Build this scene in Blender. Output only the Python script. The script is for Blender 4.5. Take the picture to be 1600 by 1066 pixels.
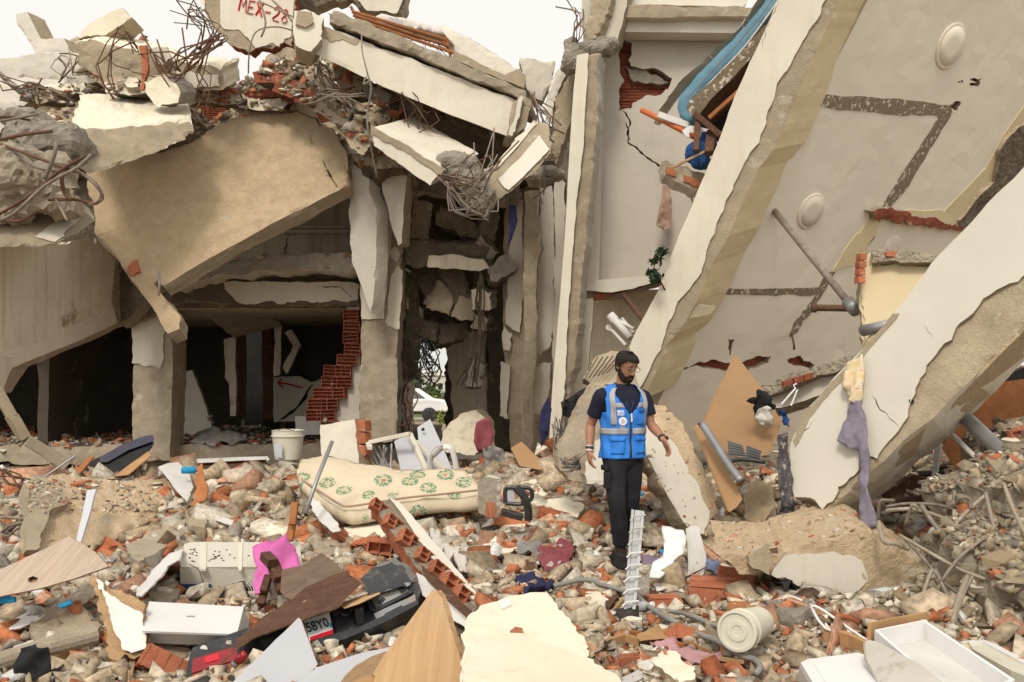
import bpy, bmesh, math, random
import numpy as np
from mathutils import Vector, Matrix, Euler, Quaternion
from mathutils.geometry import delaunay_2d_cdt
for o in list(bpy.data.objects): bpy.data.objects.remove(o)
S = bpy.context.scene
COL = S.collection
R = math.radians
# ------------------------------------------------------------ camera, sky, sun
F, CX, HY, CZ = 1400.0, 800.0, 585.0, 1.55
cd = bpy.data.cameras.new('camera'); cam = bpy.data.objects.new('camera', cd); COL.objects.link(cam)
cd.sensor_width = 36; cd.lens = 36*F/1600; cd.shift_y = (HY-533)/1600
cam.location = (0, 0, CZ); cam.rotation_euler = (R(90), 0, 0); cd.clip_end = 9000; cd.clip_start = .05
S.camera = cam
SUN_EL, SUN_AZ = 48, 194          # azimuth clockwise from +Y: the sun stands behind the camera, to its left
w = bpy.data.worlds.new('World'); S.world = w; w.use_nodes = True
wt = w.node_tree; bg = wt.nodes['Background']
sk = wt.nodes.new('ShaderNodeTexSky'); sk.sky_type = 'NISHITA'; sk.sun_disc = False
sk.sun_elevation = R(SUN_EL); sk.sun_rotation = R(SUN_AZ); sk.air_density = 1.0; sk.dust_density = 6; sk.ozone_density = 1
hs = wt.nodes.new('ShaderNodeHueSaturation'); hs.inputs['Saturation'].default_value = .10
hs.inputs['Value'].default_value = 1.0
gm = wt.nodes.new('ShaderNodeMix'); gm.data_type = 'RGBA'; gm.inputs[0].default_value = .62
gm.inputs[7].default_value = (10.4, 10.0, 9.3, 1)             # even cloud cover in front of the clear sky
wt.links.new(sk.outputs[0], hs.inputs['Color']); wt.links.new(hs.outputs[0], gm.inputs[6])
wt.links.new(gm.outputs[2], bg.inputs['Color']); bg.inputs['Strength'].default_value = .122
sl = bpy.data.lights.new('sun', 'SUN'); sl.energy = 1.9; sl.angle = R(12); sl.color = (1, .92, .80)
so = bpy.data.objects.new('sun', sl); COL.objects.link(so)
sd = Vector((math.sin(R(SUN_AZ))*math.cos(R(SUN_EL)), math.cos(R(SUN_AZ))*math.cos(R(SUN_EL)), math.sin(R(SUN_EL))))
so.rotation_euler = sd.to_track_quat('Z', 'Y').to_euler()
S.view_settings.view_transform = 'Standard'; S.view_settings.look = 'None'
S.view_settings.exposure = 0.1; S.view_settings.gamma = 1; S.view_settings.use_curve_mapping = False
S.cycles.max_bounces = 6; S.cycles.diffuse_bounces = 4; S.cycles.use_denoising = True

# ------------------------------------------------------------ picture point -> place
def P(px, py, Y): return Vector(((px-CX)/F*Y, Y, CZ-(py-HY)/F*Y))
class Plane:
    """a plane through three picture points of known distance"""
    def __init__(s, a, b, c):
        M = np.array([[1, q[0], q[1]] for q in (a, b, c)], float)
        s.k = np.linalg.solve(M, np.array([1/q[2] for q in (a, b, c)]))
    def Y(s, px, py): return 1/(s.k[0]+s.k[1]*px+s.k[2]*py)
    def __call__(s, px, py): return P(px, py, s.Y(px, py))
def flat(Y): return Plane((0, 0, Y), (100, 0, Y), (0, 100, Y))
def tilt(Y, px, py, dx=0, dy=0):      # distance Y at (px,py); changes by dx / dy metres per 100 pixels
    return Plane((px, py, Y), (px+100, py, Y+dx), (px, py+100, Y+dy))
def vec(a, b): return P(*b)-P(*a)

# ------------------------------------------------------------ noise
def _h(i, j, k, s):
    n = (i*73856093) ^ (j*19349663) ^ (k*83492791) ^ (s*2654435761)
    n = (n ^ (n >> 13))*1274126177 & 0x7fffffff
    return ((n ^ (n >> 16)) & 0xffff)/32767.5-1
def vnoise(p, s=0):
    i = np.floor(p).astype(np.int64); f = p-i; f = f*f*(3-2*f)
    r = 0
    for a in (0, 1):
        for b in (0, 1):
            for c in (0, 1):
                wgt = (f[:, 0] if a else 1-f[:, 0])*(f[:, 1] if b else 1-f[:, 1])*(f[:, 2] if c else 1-f[:, 2])
                r = r+wgt*_h(i[:, 0]+a, i[:, 1]+b, i[:, 2]+c, s)
    return r
def fbm(p, s=0, o=4, g=.5):
    r = 0; a = 1; t = 0
    for k in range(o):
        r = r+a*vnoise(p*(2.03**k)+k*7.3, s+k*11); t += a; a *= g
    return r/t

# ------------------------------------------------------------ objects
def tag(o, label=None, cat=None, group=None, kind=None):
    if label: o['label'] = label
    if cat: o['category'] = cat
    if group: o['group'] = group
    if kind: o['kind'] = kind
    return o
def thing(name, label, cat, loc, group=None):
    o = bpy.data.objects.new(name, None); COL.objects.link(o); o.location = loc; o.empty_display_size = .1
    return tag(o, label, cat, group)
def wloc(o):
    v = Vector((0, 0, 0))
    while o: v = v+o.location; o = o.parent
    return v
def obj(name, V, Fc, mats, parent=None, midx=None, smooth=False):
    V = np.asarray(V, float); c = V.mean(0)
    me = bpy.data.meshes.new(name); me.from_pydata((V-c).tolist(), [], Fc if isinstance(Fc, list) else Fc.tolist())
    for m in (mats if isinstance(mats, (list, tuple)) else [mats]): me.materials.append(m)
    if midx is not None: me.polygons.foreach_set('material_index', np.asarray(midx, np.int32))
    if smooth: me.shade_smooth()
    me.update()
    o = bpy.data.objects.new(name, me); COL.objects.link(o)
    o.location = Vector(c)
    if parent: o.parent = parent; o.location = Vector(c)-wloc(parent)
    return o
class MB:
    """collects primitives into one mesh"""
    def __init__(s): s.V = []; s.F = []; s.M = []
    def add(s, V, Fc, mi=0):
        b = len(s.V); s.V += [tuple(v) for v in V]; s.F += [tuple(i+b for i in f) for f in Fc]; s.M += [mi]*len(Fc)
    def box(s, c, size, rot=None, mi=0, taper=1):
        c = Vector(c); h = Vector(size)/2; M = rot if rot is not None else Matrix.Identity(3)
        V = [c+M @ Vector((x*h.x*(taper if z > 0 else 1), y*h.y*(taper if z > 0 else 1), z*h.z)) for z in (-1, 1) for x, y in ((-1, -1), (1, -1), (1, 1), (-1, 1))]
        s.add(V, [(3, 2, 1, 0), (4, 5, 6, 7), (0, 1, 5, 4), (1, 2, 6, 5), (2, 3, 7, 6), (3, 0, 4, 7)], mi)
    def tube(s, pts, r, n=6, mi=0, caps=True, flat=1.0):
        pts = [Vector(p) for p in pts]; rr = r if isinstance(r, (list, tuple)) else [r]*len(pts)
        up = None; V = []
        for i, p in enumerate(pts):
            t = (pts[min(i+1, len(pts)-1)]-pts[max(i-1, 0)])
            t = t.normalized() if t.length > 1e-9 else Vector((0, 0, 1))
            if up is None:
                up = t.orthogonal().normalized()
            up = (up-t*up.dot(t))
            up = up.normalized() if up.length > 1e-6 else t.orthogonal().normalized()
            b = t.cross(up)
            for k in range(n):
                a = 2*math.pi*k/n
                V.append(p+up*math.cos(a)*rr[i]+b*math.sin(a)*rr[i]*flat)
        Fc = [(i*n+k, i*n+(k+1) % n, (i+1)*n+(k+1) % n, (i+1)*n+k) for i in range(len(pts)-1) for k in range(n)]
        if caps: Fc += [tuple(range(n-1, -1, -1)), tuple((len(pts)-1)*n+k for k in range(n))]
        s.add(V, Fc, mi)
    def lathe(s, base, axis, prof, n=24, mi=0, caps=True):
        base = Vector(base); ax = Vector(axis).normalized(); u = ax.orthogonal().normalized(); v = ax.cross(u)
        V = [base+ax*h+(u*math.cos(2*math.pi*k/n)+v*math.sin(2*math.pi*k/n))*r for r, h in prof for k in range(n)]
        Fc = [(i*n+k, i*n+(k+1) % n, (i+1)*n+(k+1) % n, (i+1)*n+k) for i in range(len(prof)-1) for k in range(n)]
        if caps: Fc += [tuple(range(n-1, -1, -1)), tuple((len(prof)-1)*n+k for k in range(n))]
        s.add(V, Fc, mi)
    def build(s, name, mats, parent=None, smooth=False, bevel=0):
        o = obj(name, s.V, s.F, mats, parent, s.M, smooth)
        if bevel:
            m = o.modifiers.new('bevel', 'BEVEL'); m.width = bevel; m.segments = 2; m.limit_method = 'ANGLE'
        return o
def curve_pts(pts, k=6):
    pts = [Vector(p) for p in pts]; out = []
    for i in range(len(pts)-1):
        a, b, c, d = pts[max(i-1, 0)], pts[i], pts[i+1], pts[min(i+2, len(pts)-1)]
        for j in range(k):
            t = j/k
            out.append(.5*((2*b)+(c-a)*t+(2*a-5*b+4*c-d)*t*t+(3*b-a-3*c+d)*t**3))
    out.append(pts[-1]); return out
def tube(name, pts, r, m, parent=None, n=6, k=6, smooth=True):
    b = MB(); b.tube(curve_pts(pts, k) if k > 1 else pts, r, n); return b.build(name, m, parent, smooth)

def inpoly(pts, poly):
    x, y = pts[:, 0], pts[:, 1]; r = np.zeros(len(pts), bool); n = len(poly)
    for i in range(n):
        x1, y1 = poly[i]; x2, y2 = poly[(i+1) % n]
        if y1 == y2: continue
        c = ((y1 > y) != (y2 > y)) & (x < (x2-x1)*(y-y1)/(y2-y1)+x1)
        r ^= c
    return r
def n1(rs, n, rough=.7):
    """1-D fractal noise of n samples, zero at both ends"""
    a = np.zeros(n+1)
    if n < 2: return a
    amp = .6; per = max(min(n/3.0, 9.0), 1.0)
    x = np.arange(n+1)
    while True:
        m = int(n/per)+2; kn = rs.uniform(-1, 1, m+1); a += amp*np.interp(x/per, np.arange(m+1), kn)
        amp *= rough; per /= 2
        if per < 1: break
    win = np.minimum(1, np.minimum(x, n-x)/max(1, n*.12)); return a*win
def jagged(poly, jag, sp, rs):
    out = []; n = len(poly)
    for i in range(n):
        a = np.array(poly[i]); b = np.array(poly[(i+1) % n]); L = np.linalg.norm(b-a)
        if L < 1e-9: continue
        j = jag[i % len(jag)] if isinstance(jag, (list, tuple)) else jag
        k = max(1, int(round(L/(sp*.7 if j > .012 else sp))))
        off = n1(rs, k)*min(j, L*.25); t = (b-a)/L; nr = np.array((-t[1], t[0]))
        al = rs.uniform(-.3, .3, k+1)*(L/k)*(1 if j else 0); al[0] = 0
        for q in range(k):
            out.append(a+t*(L*q/k+al[q])+nr*off[q])
    return out
_seed = [1]
def geo(pts, d, jag=0, sp=.08, rough=.004, chip=0, holes=(), hjag=.01, freq=3., seed=None, push=0, bend=None):
    """extruded plate: outline pts (3-D, coplanar) pushed along d; returns V, F, face class (0 front, 1 rim, 2 back)"""
    if seed is None: _seed[0] += 1; seed = _seed[0]
    rs = np.random.RandomState(seed)
    p = np.array([tuple(q) for q in pts]); c = p.mean(0); d = np.array(d, float)
    nr = np.zeros(3)
    for i in range(len(p)): nr += np.cross(p[i]-c, p[(i+1) % len(p)]-c)
    nr /= np.linalg.norm(nr)
    if nr.dot(d) > 0: nr = -nr
    u = p[1]-p[0]; u -= nr*u.dot(nr); u /= np.linalg.norm(u); v = np.cross(nr, u)
    def to2(q): q = np.array([tuple(k) for k in q])-c; return np.stack([q@u, q@v], 1)
    P2 = to2(p); J = jagged(P2.tolist(), jag, sp, rs)
    loops = [J]+[jagged(to2(h).tolist(), hjag, min(sp, .05), rs) for h in holes]
    if push: c = c+nr*push
    pts2 = []; edges = []
    for lp in loops:
        b = len(pts2); pts2 += [tuple(q) for q in lp]; edges += [(b+i, b+(i+1) % len(lp)) for i in range(len(lp))]
    lo = P2.min(0); hi = P2.max(0)
    gx, gy = np.meshgrid(np.arange(lo[0]+sp/2, hi[0], sp), np.arange(lo[1]+sp/2, hi[1], sp))
    g = np.stack([gx.ravel(), gy.ravel()], 1)
    if len(g):
        g = g+rs.uniform(-.25, .25, g.shape)*sp
        g = g[inpoly(g, J)]
        if len(g) and len(J):
            JA = np.array(J); keep = np.ones(len(g), bool)
            for q in range(0, len(JA)): keep &= ((g-JA[q])**2).sum(1) > (sp*.45)**2
            g = g[keep]
    pts2 += [tuple(q) for q in g]
    vc, _, fc, *_r = delaunay_2d_cdt([Vector(q) for q in pts2], edges, [], 0, 1e-5)
    v2 = np.array([tuple(q) for q in vc]); T = np.array([f for f in fc if len(f) == 3])
    cen = v2[T].mean(1); k = inpoly(cen, loops[0])
    for lp in loops[1:]: k &= ~inpoly(cen, lp)
    T = T[k]
    a, b, e = v2[T[:, 0]], v2[T[:, 1]], v2[T[:, 2]]
    ar = (b[:, 0]-a[:, 0])*(e[:, 1]-a[:, 1])-(b[:, 1]-a[:, 1])*(e[:, 0]-a[:, 0])
    T[ar < 0] = T[ar < 0][:, ::-1]
    used = np.unique(T); mp = -np.ones(len(v2), int); mp[used] = np.arange(len(used)); v2 = v2[used]; T = mp[T]
    N = len(v2); front = c+np.outer(v2[:, 0], u)+np.outer(v2[:, 1], v)
    cnt = {}
    for t in T.tolist():
        for i in range(3): cnt[(t[i], t[(i+1) % 3])] = 1
    bd = [e_ for e_ in cnt if (e_[1], e_[0]) not in cnt]
    L = np.linalg.norm(d); m = max(1, int(round(L/(sp*1.2))))
    V = [front]; bv = sorted(set(i for e_ in bd for i in e_)); bi = {q: i for i, q in enumerate(bv)}
    for q in range(1, m): V.append(front[bv]+d*q/m)
    V.append(front+d); V = np.concatenate(V); base = N+(m-1)*len(bv)
    def idx(q, lay): return q if lay == 0 else (base+q if lay == m else N+(lay-1)*len(bv)+bi[q])
    Fc = T.tolist(); cl = [0]*len(T)
    for (s0, s1) in bd:
        for q in range(m): Fc.append([idx(s1, q), idx(s0, q), idx(s0, q+1), idx(s1, q+1)]); cl.append(1)
    Fc += (T[:, ::-1]+base).tolist(); cl += [2]*len(T)
    if rough or chip:
        nv = np.zeros_like(V)
        for f, q in zip(Fc, cl):
            a = V[f[0]]; n_ = np.cross(V[f[1]]-a, V[f[2]]-a); ln = np.linalg.norm(n_)
            if ln > 1e-12: nv[f] += n_/ln
        nv /= np.maximum(np.linalg.norm(nv, axis=1), 1e-9)[:, None]
        q0 = V+seed*3.1
        V = V+nv*(rough*fbm(q0*freq*2, seed)[:, None])*1.6
        if chip:
            rim = np.array(bv+[base+i for i in bv]); ch = np.maximum(0, fbm(q0[rim]*freq*1.6, seed+5))*chip*1.7
            V[rim] -= nv[rim]*ch[:, None]
    if bend is not None: V = bend(V, c, u, v, nr)
    return V, Fc, cl
def slab(name, px, pl, d, mats, parent=None, smooth=False, holes=(), **kw):
    """plate whose near face has the outline px on plane pl and which is thick by d"""
    pts = [pl(*q) for q in px]; hl = [[pl(*q) for q in h] for h in holes]
    V, Fc, cl = geo(pts, d, holes=hl, **kw)
    if not isinstance(mats, (list, tuple)): mats = [mats]
    cl = [min(c, len(mats)-1) for c in cl]
    return obj(name, V, Fc, list(mats), parent, cl, smooth)
def plate(parent, px, pl, th=.018, mats=None, name='plaster', jag=.03, sp=.07, rough=.002, back=.03, **kw):
    """skin of plaster standing th proud of plane pl"""
    a, b, c = pl(*px[0]), pl(*px[1]), pl(*px[2]); n = (b-a).cross(c-a).normalized()
    if n.dot(a-Vector((0, 0, CZ))) < 0: n = -n
    return slab(name, px, pl, n*(th+back), mats or [M['plaster'], M['render']], parent, jag=jag, sp=sp, rough=rough, push=th, **kw)
def crackpoly(pts, wpx=2.0, seed=3, step=6):
    """polyline in picture points -> thin irregular closed outline (a crack to cut out)"""
    rs = random.Random(seed); L = []
    for i in range(len(pts)-1):
        a, b = pts[i], pts[i+1]; n = max(1, int(math.hypot(b[0]-a[0], b[1]-a[1])/step))
        for k in range(n): L.append((a[0]+(b[0]-a[0])*k/n+rs.uniform(-1.8, 1.8), a[1]+(b[1]-a[1])*k/n+rs.uniform(-1.8, 1.8)))
    L.append(pts[-1]); up = []; dn = []
    for i, q in enumerate(L):
        a = L[max(0, i-1)]; b = L[min(len(L)-1, i+1)]; t = math.hypot(b[0]-a[0], b[1]-a[1]) or 1
        nx, ny = -(b[1]-a[1])/t, (b[0]-a[0])/t; h = wpx*.5*rs.uniform(.5, 1.3)*min(1, .15+min(i, len(L)-1-i)*.5)
        up.append((q[0]+nx*h, q[1]+ny*h)); dn.append((q[0]-nx*h, q[1]-ny*h))
    return up+dn[::-1]

# ------------------------------------------------------------ materials
M = {}
def mat(name, c1, c2=None, scale=3., c3=None, t3=.62, s3=1.2, streak=0, streak_c=(.2, .16, .11), rough=.9, bump=.3, bs=40., vor=0, var=.1, spec=.25, world=False, metal=0, dust=0, detail=6):
    m = bpy.data.materials.new(name); m.use_nodes = True; T = m.node_tree; L = T.links.new; N = T.nodes.new
    b = T.nodes['Principled BSDF']; b.inputs['Roughness'].default_value = rough; b.inputs['Specular IOR Level'].default_value = spec
    b.inputs['Metallic'].default_value = metal
    tc = N('ShaderNodeTexCoord'); oi = N('ShaderNodeObjectInfo')
    ad = N('ShaderNodeVectorMath'); ad.operation = 'ADD'; sc = N('ShaderNodeVectorMath'); sc.operation = 'SCALE'; sc.inputs[3].default_value = 1
    cb = N('ShaderNodeCombineXYZ'); mu = N('ShaderNodeMath'); mu.operation = 'MULTIPLY'; mu.inputs[1].default_value = 37
    L(oi.outputs['Random'], mu.inputs[0]); L(mu.outputs[0], cb.inputs[0]); L(mu.outputs[0], cb.inputs[1])
    L(tc.outputs['Object'], ad.inputs[0]); L(cb.outputs[0], ad.inputs[1]); co = ad.outputs[0]
    def noise(s, d=detail, vec=None, r=.6):
        n = N('ShaderNodeTexNoise'); n.inputs['Scale'].default_value = s; n.inputs['Detail'].default_value = d; n.inputs['Roughness'].default_value = r
        L(vec or co, n.inputs['Vector']); return n.outputs[0]
    def ramp(f, a, c):
        r = N('ShaderNodeMapRange'); r.inputs['From Min'].default_value = a; r.inputs['From Max'].default_value = c; L(f, r.inputs[0]); return r.outputs[0]
    def mix(f, a, c, bt='MIX'):
        x = N('ShaderNodeMix'); x.data_type = 'RGBA'; x.blend_type = bt
        if isinstance(f, float): x.inputs[0].default_value = f
        else: L(f, x.inputs[0])
        for s_, i in ((a, 6), (c, 7)):
            if isinstance(s_, tuple): x.inputs[i].default_value = (*s_, 1)
            else: L(s_, x.inputs[i])
        return x.outputs[2]
    c2 = c2 or tuple(x*.72 for x in c1)
    col = mix(ramp(noise(scale), .32, .68), c1, c2)
    if c3: col = mix(ramp(noise(s3, 8, r=.68), t3, t3+.06), col, c3)
    if streak:
        g = N('ShaderNodeNewGeometry'); mp = N('ShaderNodeMapping'); mp.inputs['Scale'].default_value = (9, 9, .5); L(g.outputs['Position'], mp.inputs[0])
        s_ = ramp(noise(1.0, 5, mp.outputs[0]), .5, .78)
        f = N('ShaderNodeMath'); f.operation = 'MULTIPLY'; L(s_, f.inputs[0]); f.inputs[1].default_value = streak; col = mix(f.outputs[0], col, streak_c)
    if bump >= .7:                             # grains of sand and aggregate
        g1 = mix(ramp(noise(110, 4, r=.8), .3, .7), (.74, .74, .74), (1.2, 1.19, 1.17)); x = N('ShaderNodeMix'); x.data_type = 'RGBA'; x.blend_type = 'MULTIPLY'; x.inputs[0].default_value = 1; L(col, x.inputs[6]); L(g1, x.inputs[7]); col = x.outputs[2]
    if dust:                                   # grime and chips settled in spots of their own
        col = mix(ramp(noise(scale*3.7+5, 8, r=.75), .56, .56+.2/dust), col, (.47, .385, .275))
    hv = N('ShaderNodeHueSaturation'); vv = N('ShaderNodeMapRange'); vv.inputs['To Min'].default_value = 1-var; vv.inputs['To Max'].default_value = 1+var
    L(oi.outputs['Random'], vv.inputs[0]); L(vv.outputs[0], hv.inputs['Value']); L(col, hv.inputs['Color']); L(hv.outputs[0], b.inputs['Base Color'])
    if bump:
        bp = N('ShaderNodeBump'); bp.inputs['Strength'].default_value = bump; bp.inputs['Distance'].default_value = .034 if bump >= .85 else .02
        h = noise(bs, 8, r=.7)
        if vor:
            vt = N('ShaderNodeTexVoronoi'); vt.inputs['Scale'].default_value = vor; L(co, vt.inputs['Vector'])
            a2 = N('ShaderNodeMath'); a2.operation = 'SUBTRACT'; L(h, a2.inputs[0]); L(vt.outputs['Distance'], a2.inputs[1]); h = a2.outputs[0]
        L(h, bp.inputs['Height']); L(bp.outputs[0], b.inputs['Normal'])
    M[name] = m; return m
TAN, TAN2 = (.42, .345, .245), (.32, .26, .18)
mat('render', TAN, TAN2, 4, (.47, .41, .32), .6, 2.0, bump=.75, bs=60)              # sandy undercoat laid bare
mat('sandy', (.59, .455, .295), (.49, .37, .235), 7, (.53, .46, .35), .6, 3.1, bump=1., bs=30, dust=1.0)
mat('concrete', (.40, .335, .25), (.30, .25, .185), 5, (.48, .42, .33), .6, 3, bump=.75, bs=55)
mat('palerock', (.48, .41, .31), (.38, .32, .235), 5, (.42, .38, .31), .6, 3, bump=1.0, bs=40)
mat('greyrock', (.37, .33, .27), (.27, .24, .195), 9, (.42, .38, .31), .58, 6, bump=.9, bs=45, dust=.8)
mat('darkrock', (.18, .145, .10), (.125, .10, .07), 5, (.26, .22, .17), .6, 3, bump=1., bs=22, vor=15)  # dark concrete; the shade of the alley is deepened in this colour
mat('plaster', (.62, .57, .475), (.54, .49, .40), 1.3, (.56, .48, .36), .66, 1.1, streak=.30, streak_c=(.42, .34, .24), bump=.12, bs=30)
mat('plaster_clean', (.62, .58, .50), (.56, .52, .44), .8, (.55, .50, .42), .72, 1.5, streak=.10, streak_c=(.48, .42, .33), bump=.08, bs=25)
mat('plaster_cream', (.72, .655, .52), (.64, .57, .44), 2, (.62, .52, .37), .66, 2.5, bump=.3, bs=24, dust=.6)
mat('plaster_grime', (.66, .59, .46), (.56, .49, .37), 1.6, (.30, .23, .15), .6, 1.4, streak=.55, streak_c=(.25, .19, .12), bump=.2, bs=26)
mat('plaster_grey', (.57, .52, .44), (.50, .455, .38), 1.2, (.33, .28, .22), .68, 2, streak=.2, streak_c=(.3, .25, .18), bump=.12, bs=25)
mat('ceiling', (.71, .645, .535), (.64, .58, .475), .7, (.46, .41, .33), .74, 1.2, bump=.06, bs=18)
mat('yellow', (.62, .52, .335), (.58, .48, .30), 1.0, bump=.08, bs=25)
mat('scar', (.24, .19, .13), (.15, .115, .075), 16, (.62, .56, .46), .54, 16, bump=.8, bs=30)
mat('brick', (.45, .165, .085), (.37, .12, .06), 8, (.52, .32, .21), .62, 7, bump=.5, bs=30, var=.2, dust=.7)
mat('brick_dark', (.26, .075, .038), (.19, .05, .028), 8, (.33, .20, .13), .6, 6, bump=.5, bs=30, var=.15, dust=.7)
mat('mortar', (.40, .34, .26), (.28, .235, .17), 12, bump=1, bs=30, vor=25)
mat('rust', (.15, .075, .042), (.09, .048, .03), 20, (.22, .13, .075), .6, 12, bump=.4, bs=80, rough=.8)
mat('steel', (.27, .235, .19), (.17, .13, .10), 16, (.24, .13, .07), .62, 9, bump=.4, bs=80, rough=.7)
mat('wood', (.44, .265, .125), (.34, .19, .085), 6, (.27, .15, .075), .62, 3, bump=.25, bs=40)
mat('wood_dark', (.115, .055, .032), (.075, .036, .022), 7, (.21, .13, .075), .62, 5, bump=.35, bs=30, dust=.4)
mat('wood_orange', (.37, .15, .055), (.26, .10, .04), 9, bump=.35, bs=40)
mat('chipboard', (.50, .325, .165), (.44, .275, .135), 30, (.34, .21, .11), .68, 2, bump=.15, bs=80)
mat('splinter', (.46, .31, .17), (.33, .20, .10), 18, bump=.8, bs=40)
mat('white_paint', (.74, .735, .72), (.68, .67, .65), 2, (.50, .45, .38), .70, 3, rough=.45, spec=.45, bump=.05, bs=30, var=.03)
mat('white_dull', (.60, .585, .555), (.50, .48, .44), 3, (.40, .35, .28), .64, 3, rough=.6, bump=.1, bs=30)
mat('grey_board', (.47, .475, .50), (.43, .435, .455), 1.5, (.36, .34, .31), .72, 3, rough=.6, bump=.06, bs=30)
mat('cream_metal', (.62, .585, .49), (.56, .525, .44), 3, (.42, .32, .20), .72, 4, rough=.45, spec=.5, bump=.03, bs=30)
mat('black_plastic', (.018, .018, .02), (.03, .03, .032), 5, (.10, .085, .065), .60, 5, rough=.38, spec=.5, bump=.05, bs=60, dust=.25)
mat('black_cloth', (.016, .016, .018), (.03, .028, .028), 8, bump=.3, bs=60)
mat('grey_metal', (.33, .335, .34), (.25, .25, .25), 5, (.3, .25, .19), .62, 5, rough=.4, metal=.5, bump=.1, bs=40)
mat('red_lens', (.30, .012, .02), (.20, .008, .014), 6, rough=.15, spec=.6, bump=0, var=0)
mat('red_lens_bright', (.62, .015, .03), (.5, .012, .02), 6, rough=.15, spec=.6, bump=0, var=0)
mat('amber_lens', (.33, .07, .015), (.22, .045, .01), 6, rough=.2, spec=.6, bump=0, var=0)
mat('blue', (.02, .07, .20), (.015, .05, .15), 4, bump=.2, bs=30)
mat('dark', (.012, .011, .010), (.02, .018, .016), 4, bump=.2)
mat('interior', (.085, .07, .052), (.055, .044, .033), 2, (.2, .17, .13), .6, 1.5, bump=.5, bs=14)  # shade of the open bays put into the wall colour
mat('pink', (.62, .15, .40), (.52, .11, .33), 4, bump=.15, bs=40, rough=.6)
mat('maroon', (.26, .075, .085), (.20, .05, .06), 6, bump=.3, bs=80)
mat('navy', (.028, .03, .085), (.02, .02, .05), 6, bump=.3, bs=80)
mat('lilac', (.22, .17, .22), (.16, .125, .17), 6, bump=.3, bs=80)
mat('blue_cloth', (.20, .24, .36), (.15, .18, .28), 6, bump=.3, bs=80)
mat('rose_cloth', (.50, .29, .29), (.42, .23, .24), 6, bump=.3, bs=80)
mat('beige_cloth', (.42, .285, .21), (.34, .22, .16), 6, bump=.3, bs=80)
mat('white_cloth', (.66, .62, .56), (.55, .51, .45), 6, bump=.3, bs=80, dust=.3)
mat('grey_cloth', (.27, .26, .24), (.2, .19, .175), 6, bump=.3, bs=80)
mat('slate_fabric', (.075, .075, .105), (.055, .055, .08), 8, bump=.3, bs=70)
mat('teal', (.02, .30, .55), (.02, .25, .48), 4, bump=.1)
mat('purple', (.22, .12, .36), (.16, .08, .27), 4, bump=.1)
mat('orange_pipe', (.52, .12, .035), (.45, .10, .03), 4, rough=.4, spec=.5, bump=.05)
mat('green_paint', (.28, .52, .10), (.22, .42, .09), 5, bump=.2)
mat('leaf', (.035, .07, .03), (.02, .04, .018), 9, bump=.2, var=.3)
mat('red_ink', (.52, .04, .03), (.45, .03, .02), 5, bump=0, var=0)
# ============================================================ GROUND
GB = [(4.7, 8.0, .62, 1.1, 1.3), (.95, 7.3, -.13, .55, .6), (5.4, 5.6, .8, 1.4, 1.4), (2.9, 9.0, .55, 1.0, .9), (-4.2, 9.6, .38, 2.0, 1.2), (-1.9, 11.2, .22, 2, 1.2), (.6, 11.6, .35, 1.3, 1.5), (-1.6, 6.2, -.12, 1.3, .9), (-3.2, 5.2, -.12, 1.2, 1.0),
      (1.6, 11.2, .55, .8, 1.2), (-6.5, 12.2, -.25, 2.2, 1.3), (2.2, 5.4, .08, 1.3, .9), (4.3, 9.6, .5, 1.2, 1.2)]
def gh(x, y):
    z = np.zeros_like(x)
    for gx, gy, a, sx, sy in GB: z += a*np.exp(-((x-gx)/sx)**2-((y-gy)/sy)**2)
    p = np.stack([x, y, np.zeros_like(x)], -1).reshape(-1, 3)
    z = z+(.09*fbm(p*1.1, 3, 3)+.06*fbm(p*4, 5, 3)).reshape(x.shape)*np.clip((26-y)/8, .1, 1)
    z -= np.clip((y-24)/60, 0, 1)*2
    return z
def gz(x, y): return float(gh(np.array([float(x)]), np.array([float(y)]))[0])
_yy = np.arange(2.5, 30, .05)
def G(px, py):
    """where the sight line of a picture point meets the ground"""
    x = (px-CX)/F*_yy; z = CZ-(py-HY)/F*_yy; h = gh(x, _yy); k = np.where(z < h)[0]
    i = k[0] if len(k) else len(_yy)-1
    return Vector((x[i], _yy[i], max(z[i], h[i])))
xs = np.concatenate([np.arange(-30, -11, 1.0), np.arange(-11, 9, .075), np.arange(9, 31, 1.0)])
ys = np.concatenate([np.arange(-12, 2.4, .8), np.arange(2.4, 14, .075), np.arange(14, 46, .4)])
X, Y = np.meshgrid(xs, ys); Z = gh(X, Y)
p = np.stack([X, Y, Z], -1).reshape(-1, 3)
p[:, 2] += np.where(np.abs(p[:, 1]-8) < 6.5, .05*np.abs(fbm(p*6, 9, 4)), 0)
nx_, ny_ = len(xs), len(ys)
ii = (np.arange(ny_-1)[:, None]*nx_+np.arange(nx_-1)[None, :]).ravel()
mat('debris', (.31, .245, .17), (.22, .17, .115), 9, (.36, .17, .09), .60, 7, bump=1, bs=22, dust=.5, var=0)  # soil colour darkened to give the shaded gaps between the rubble
o = obj('ground', p, np.stack([ii, ii+1, ii+nx_+1, ii+nx_], 1), M['debris']); tag(o, kind='structure')
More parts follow.
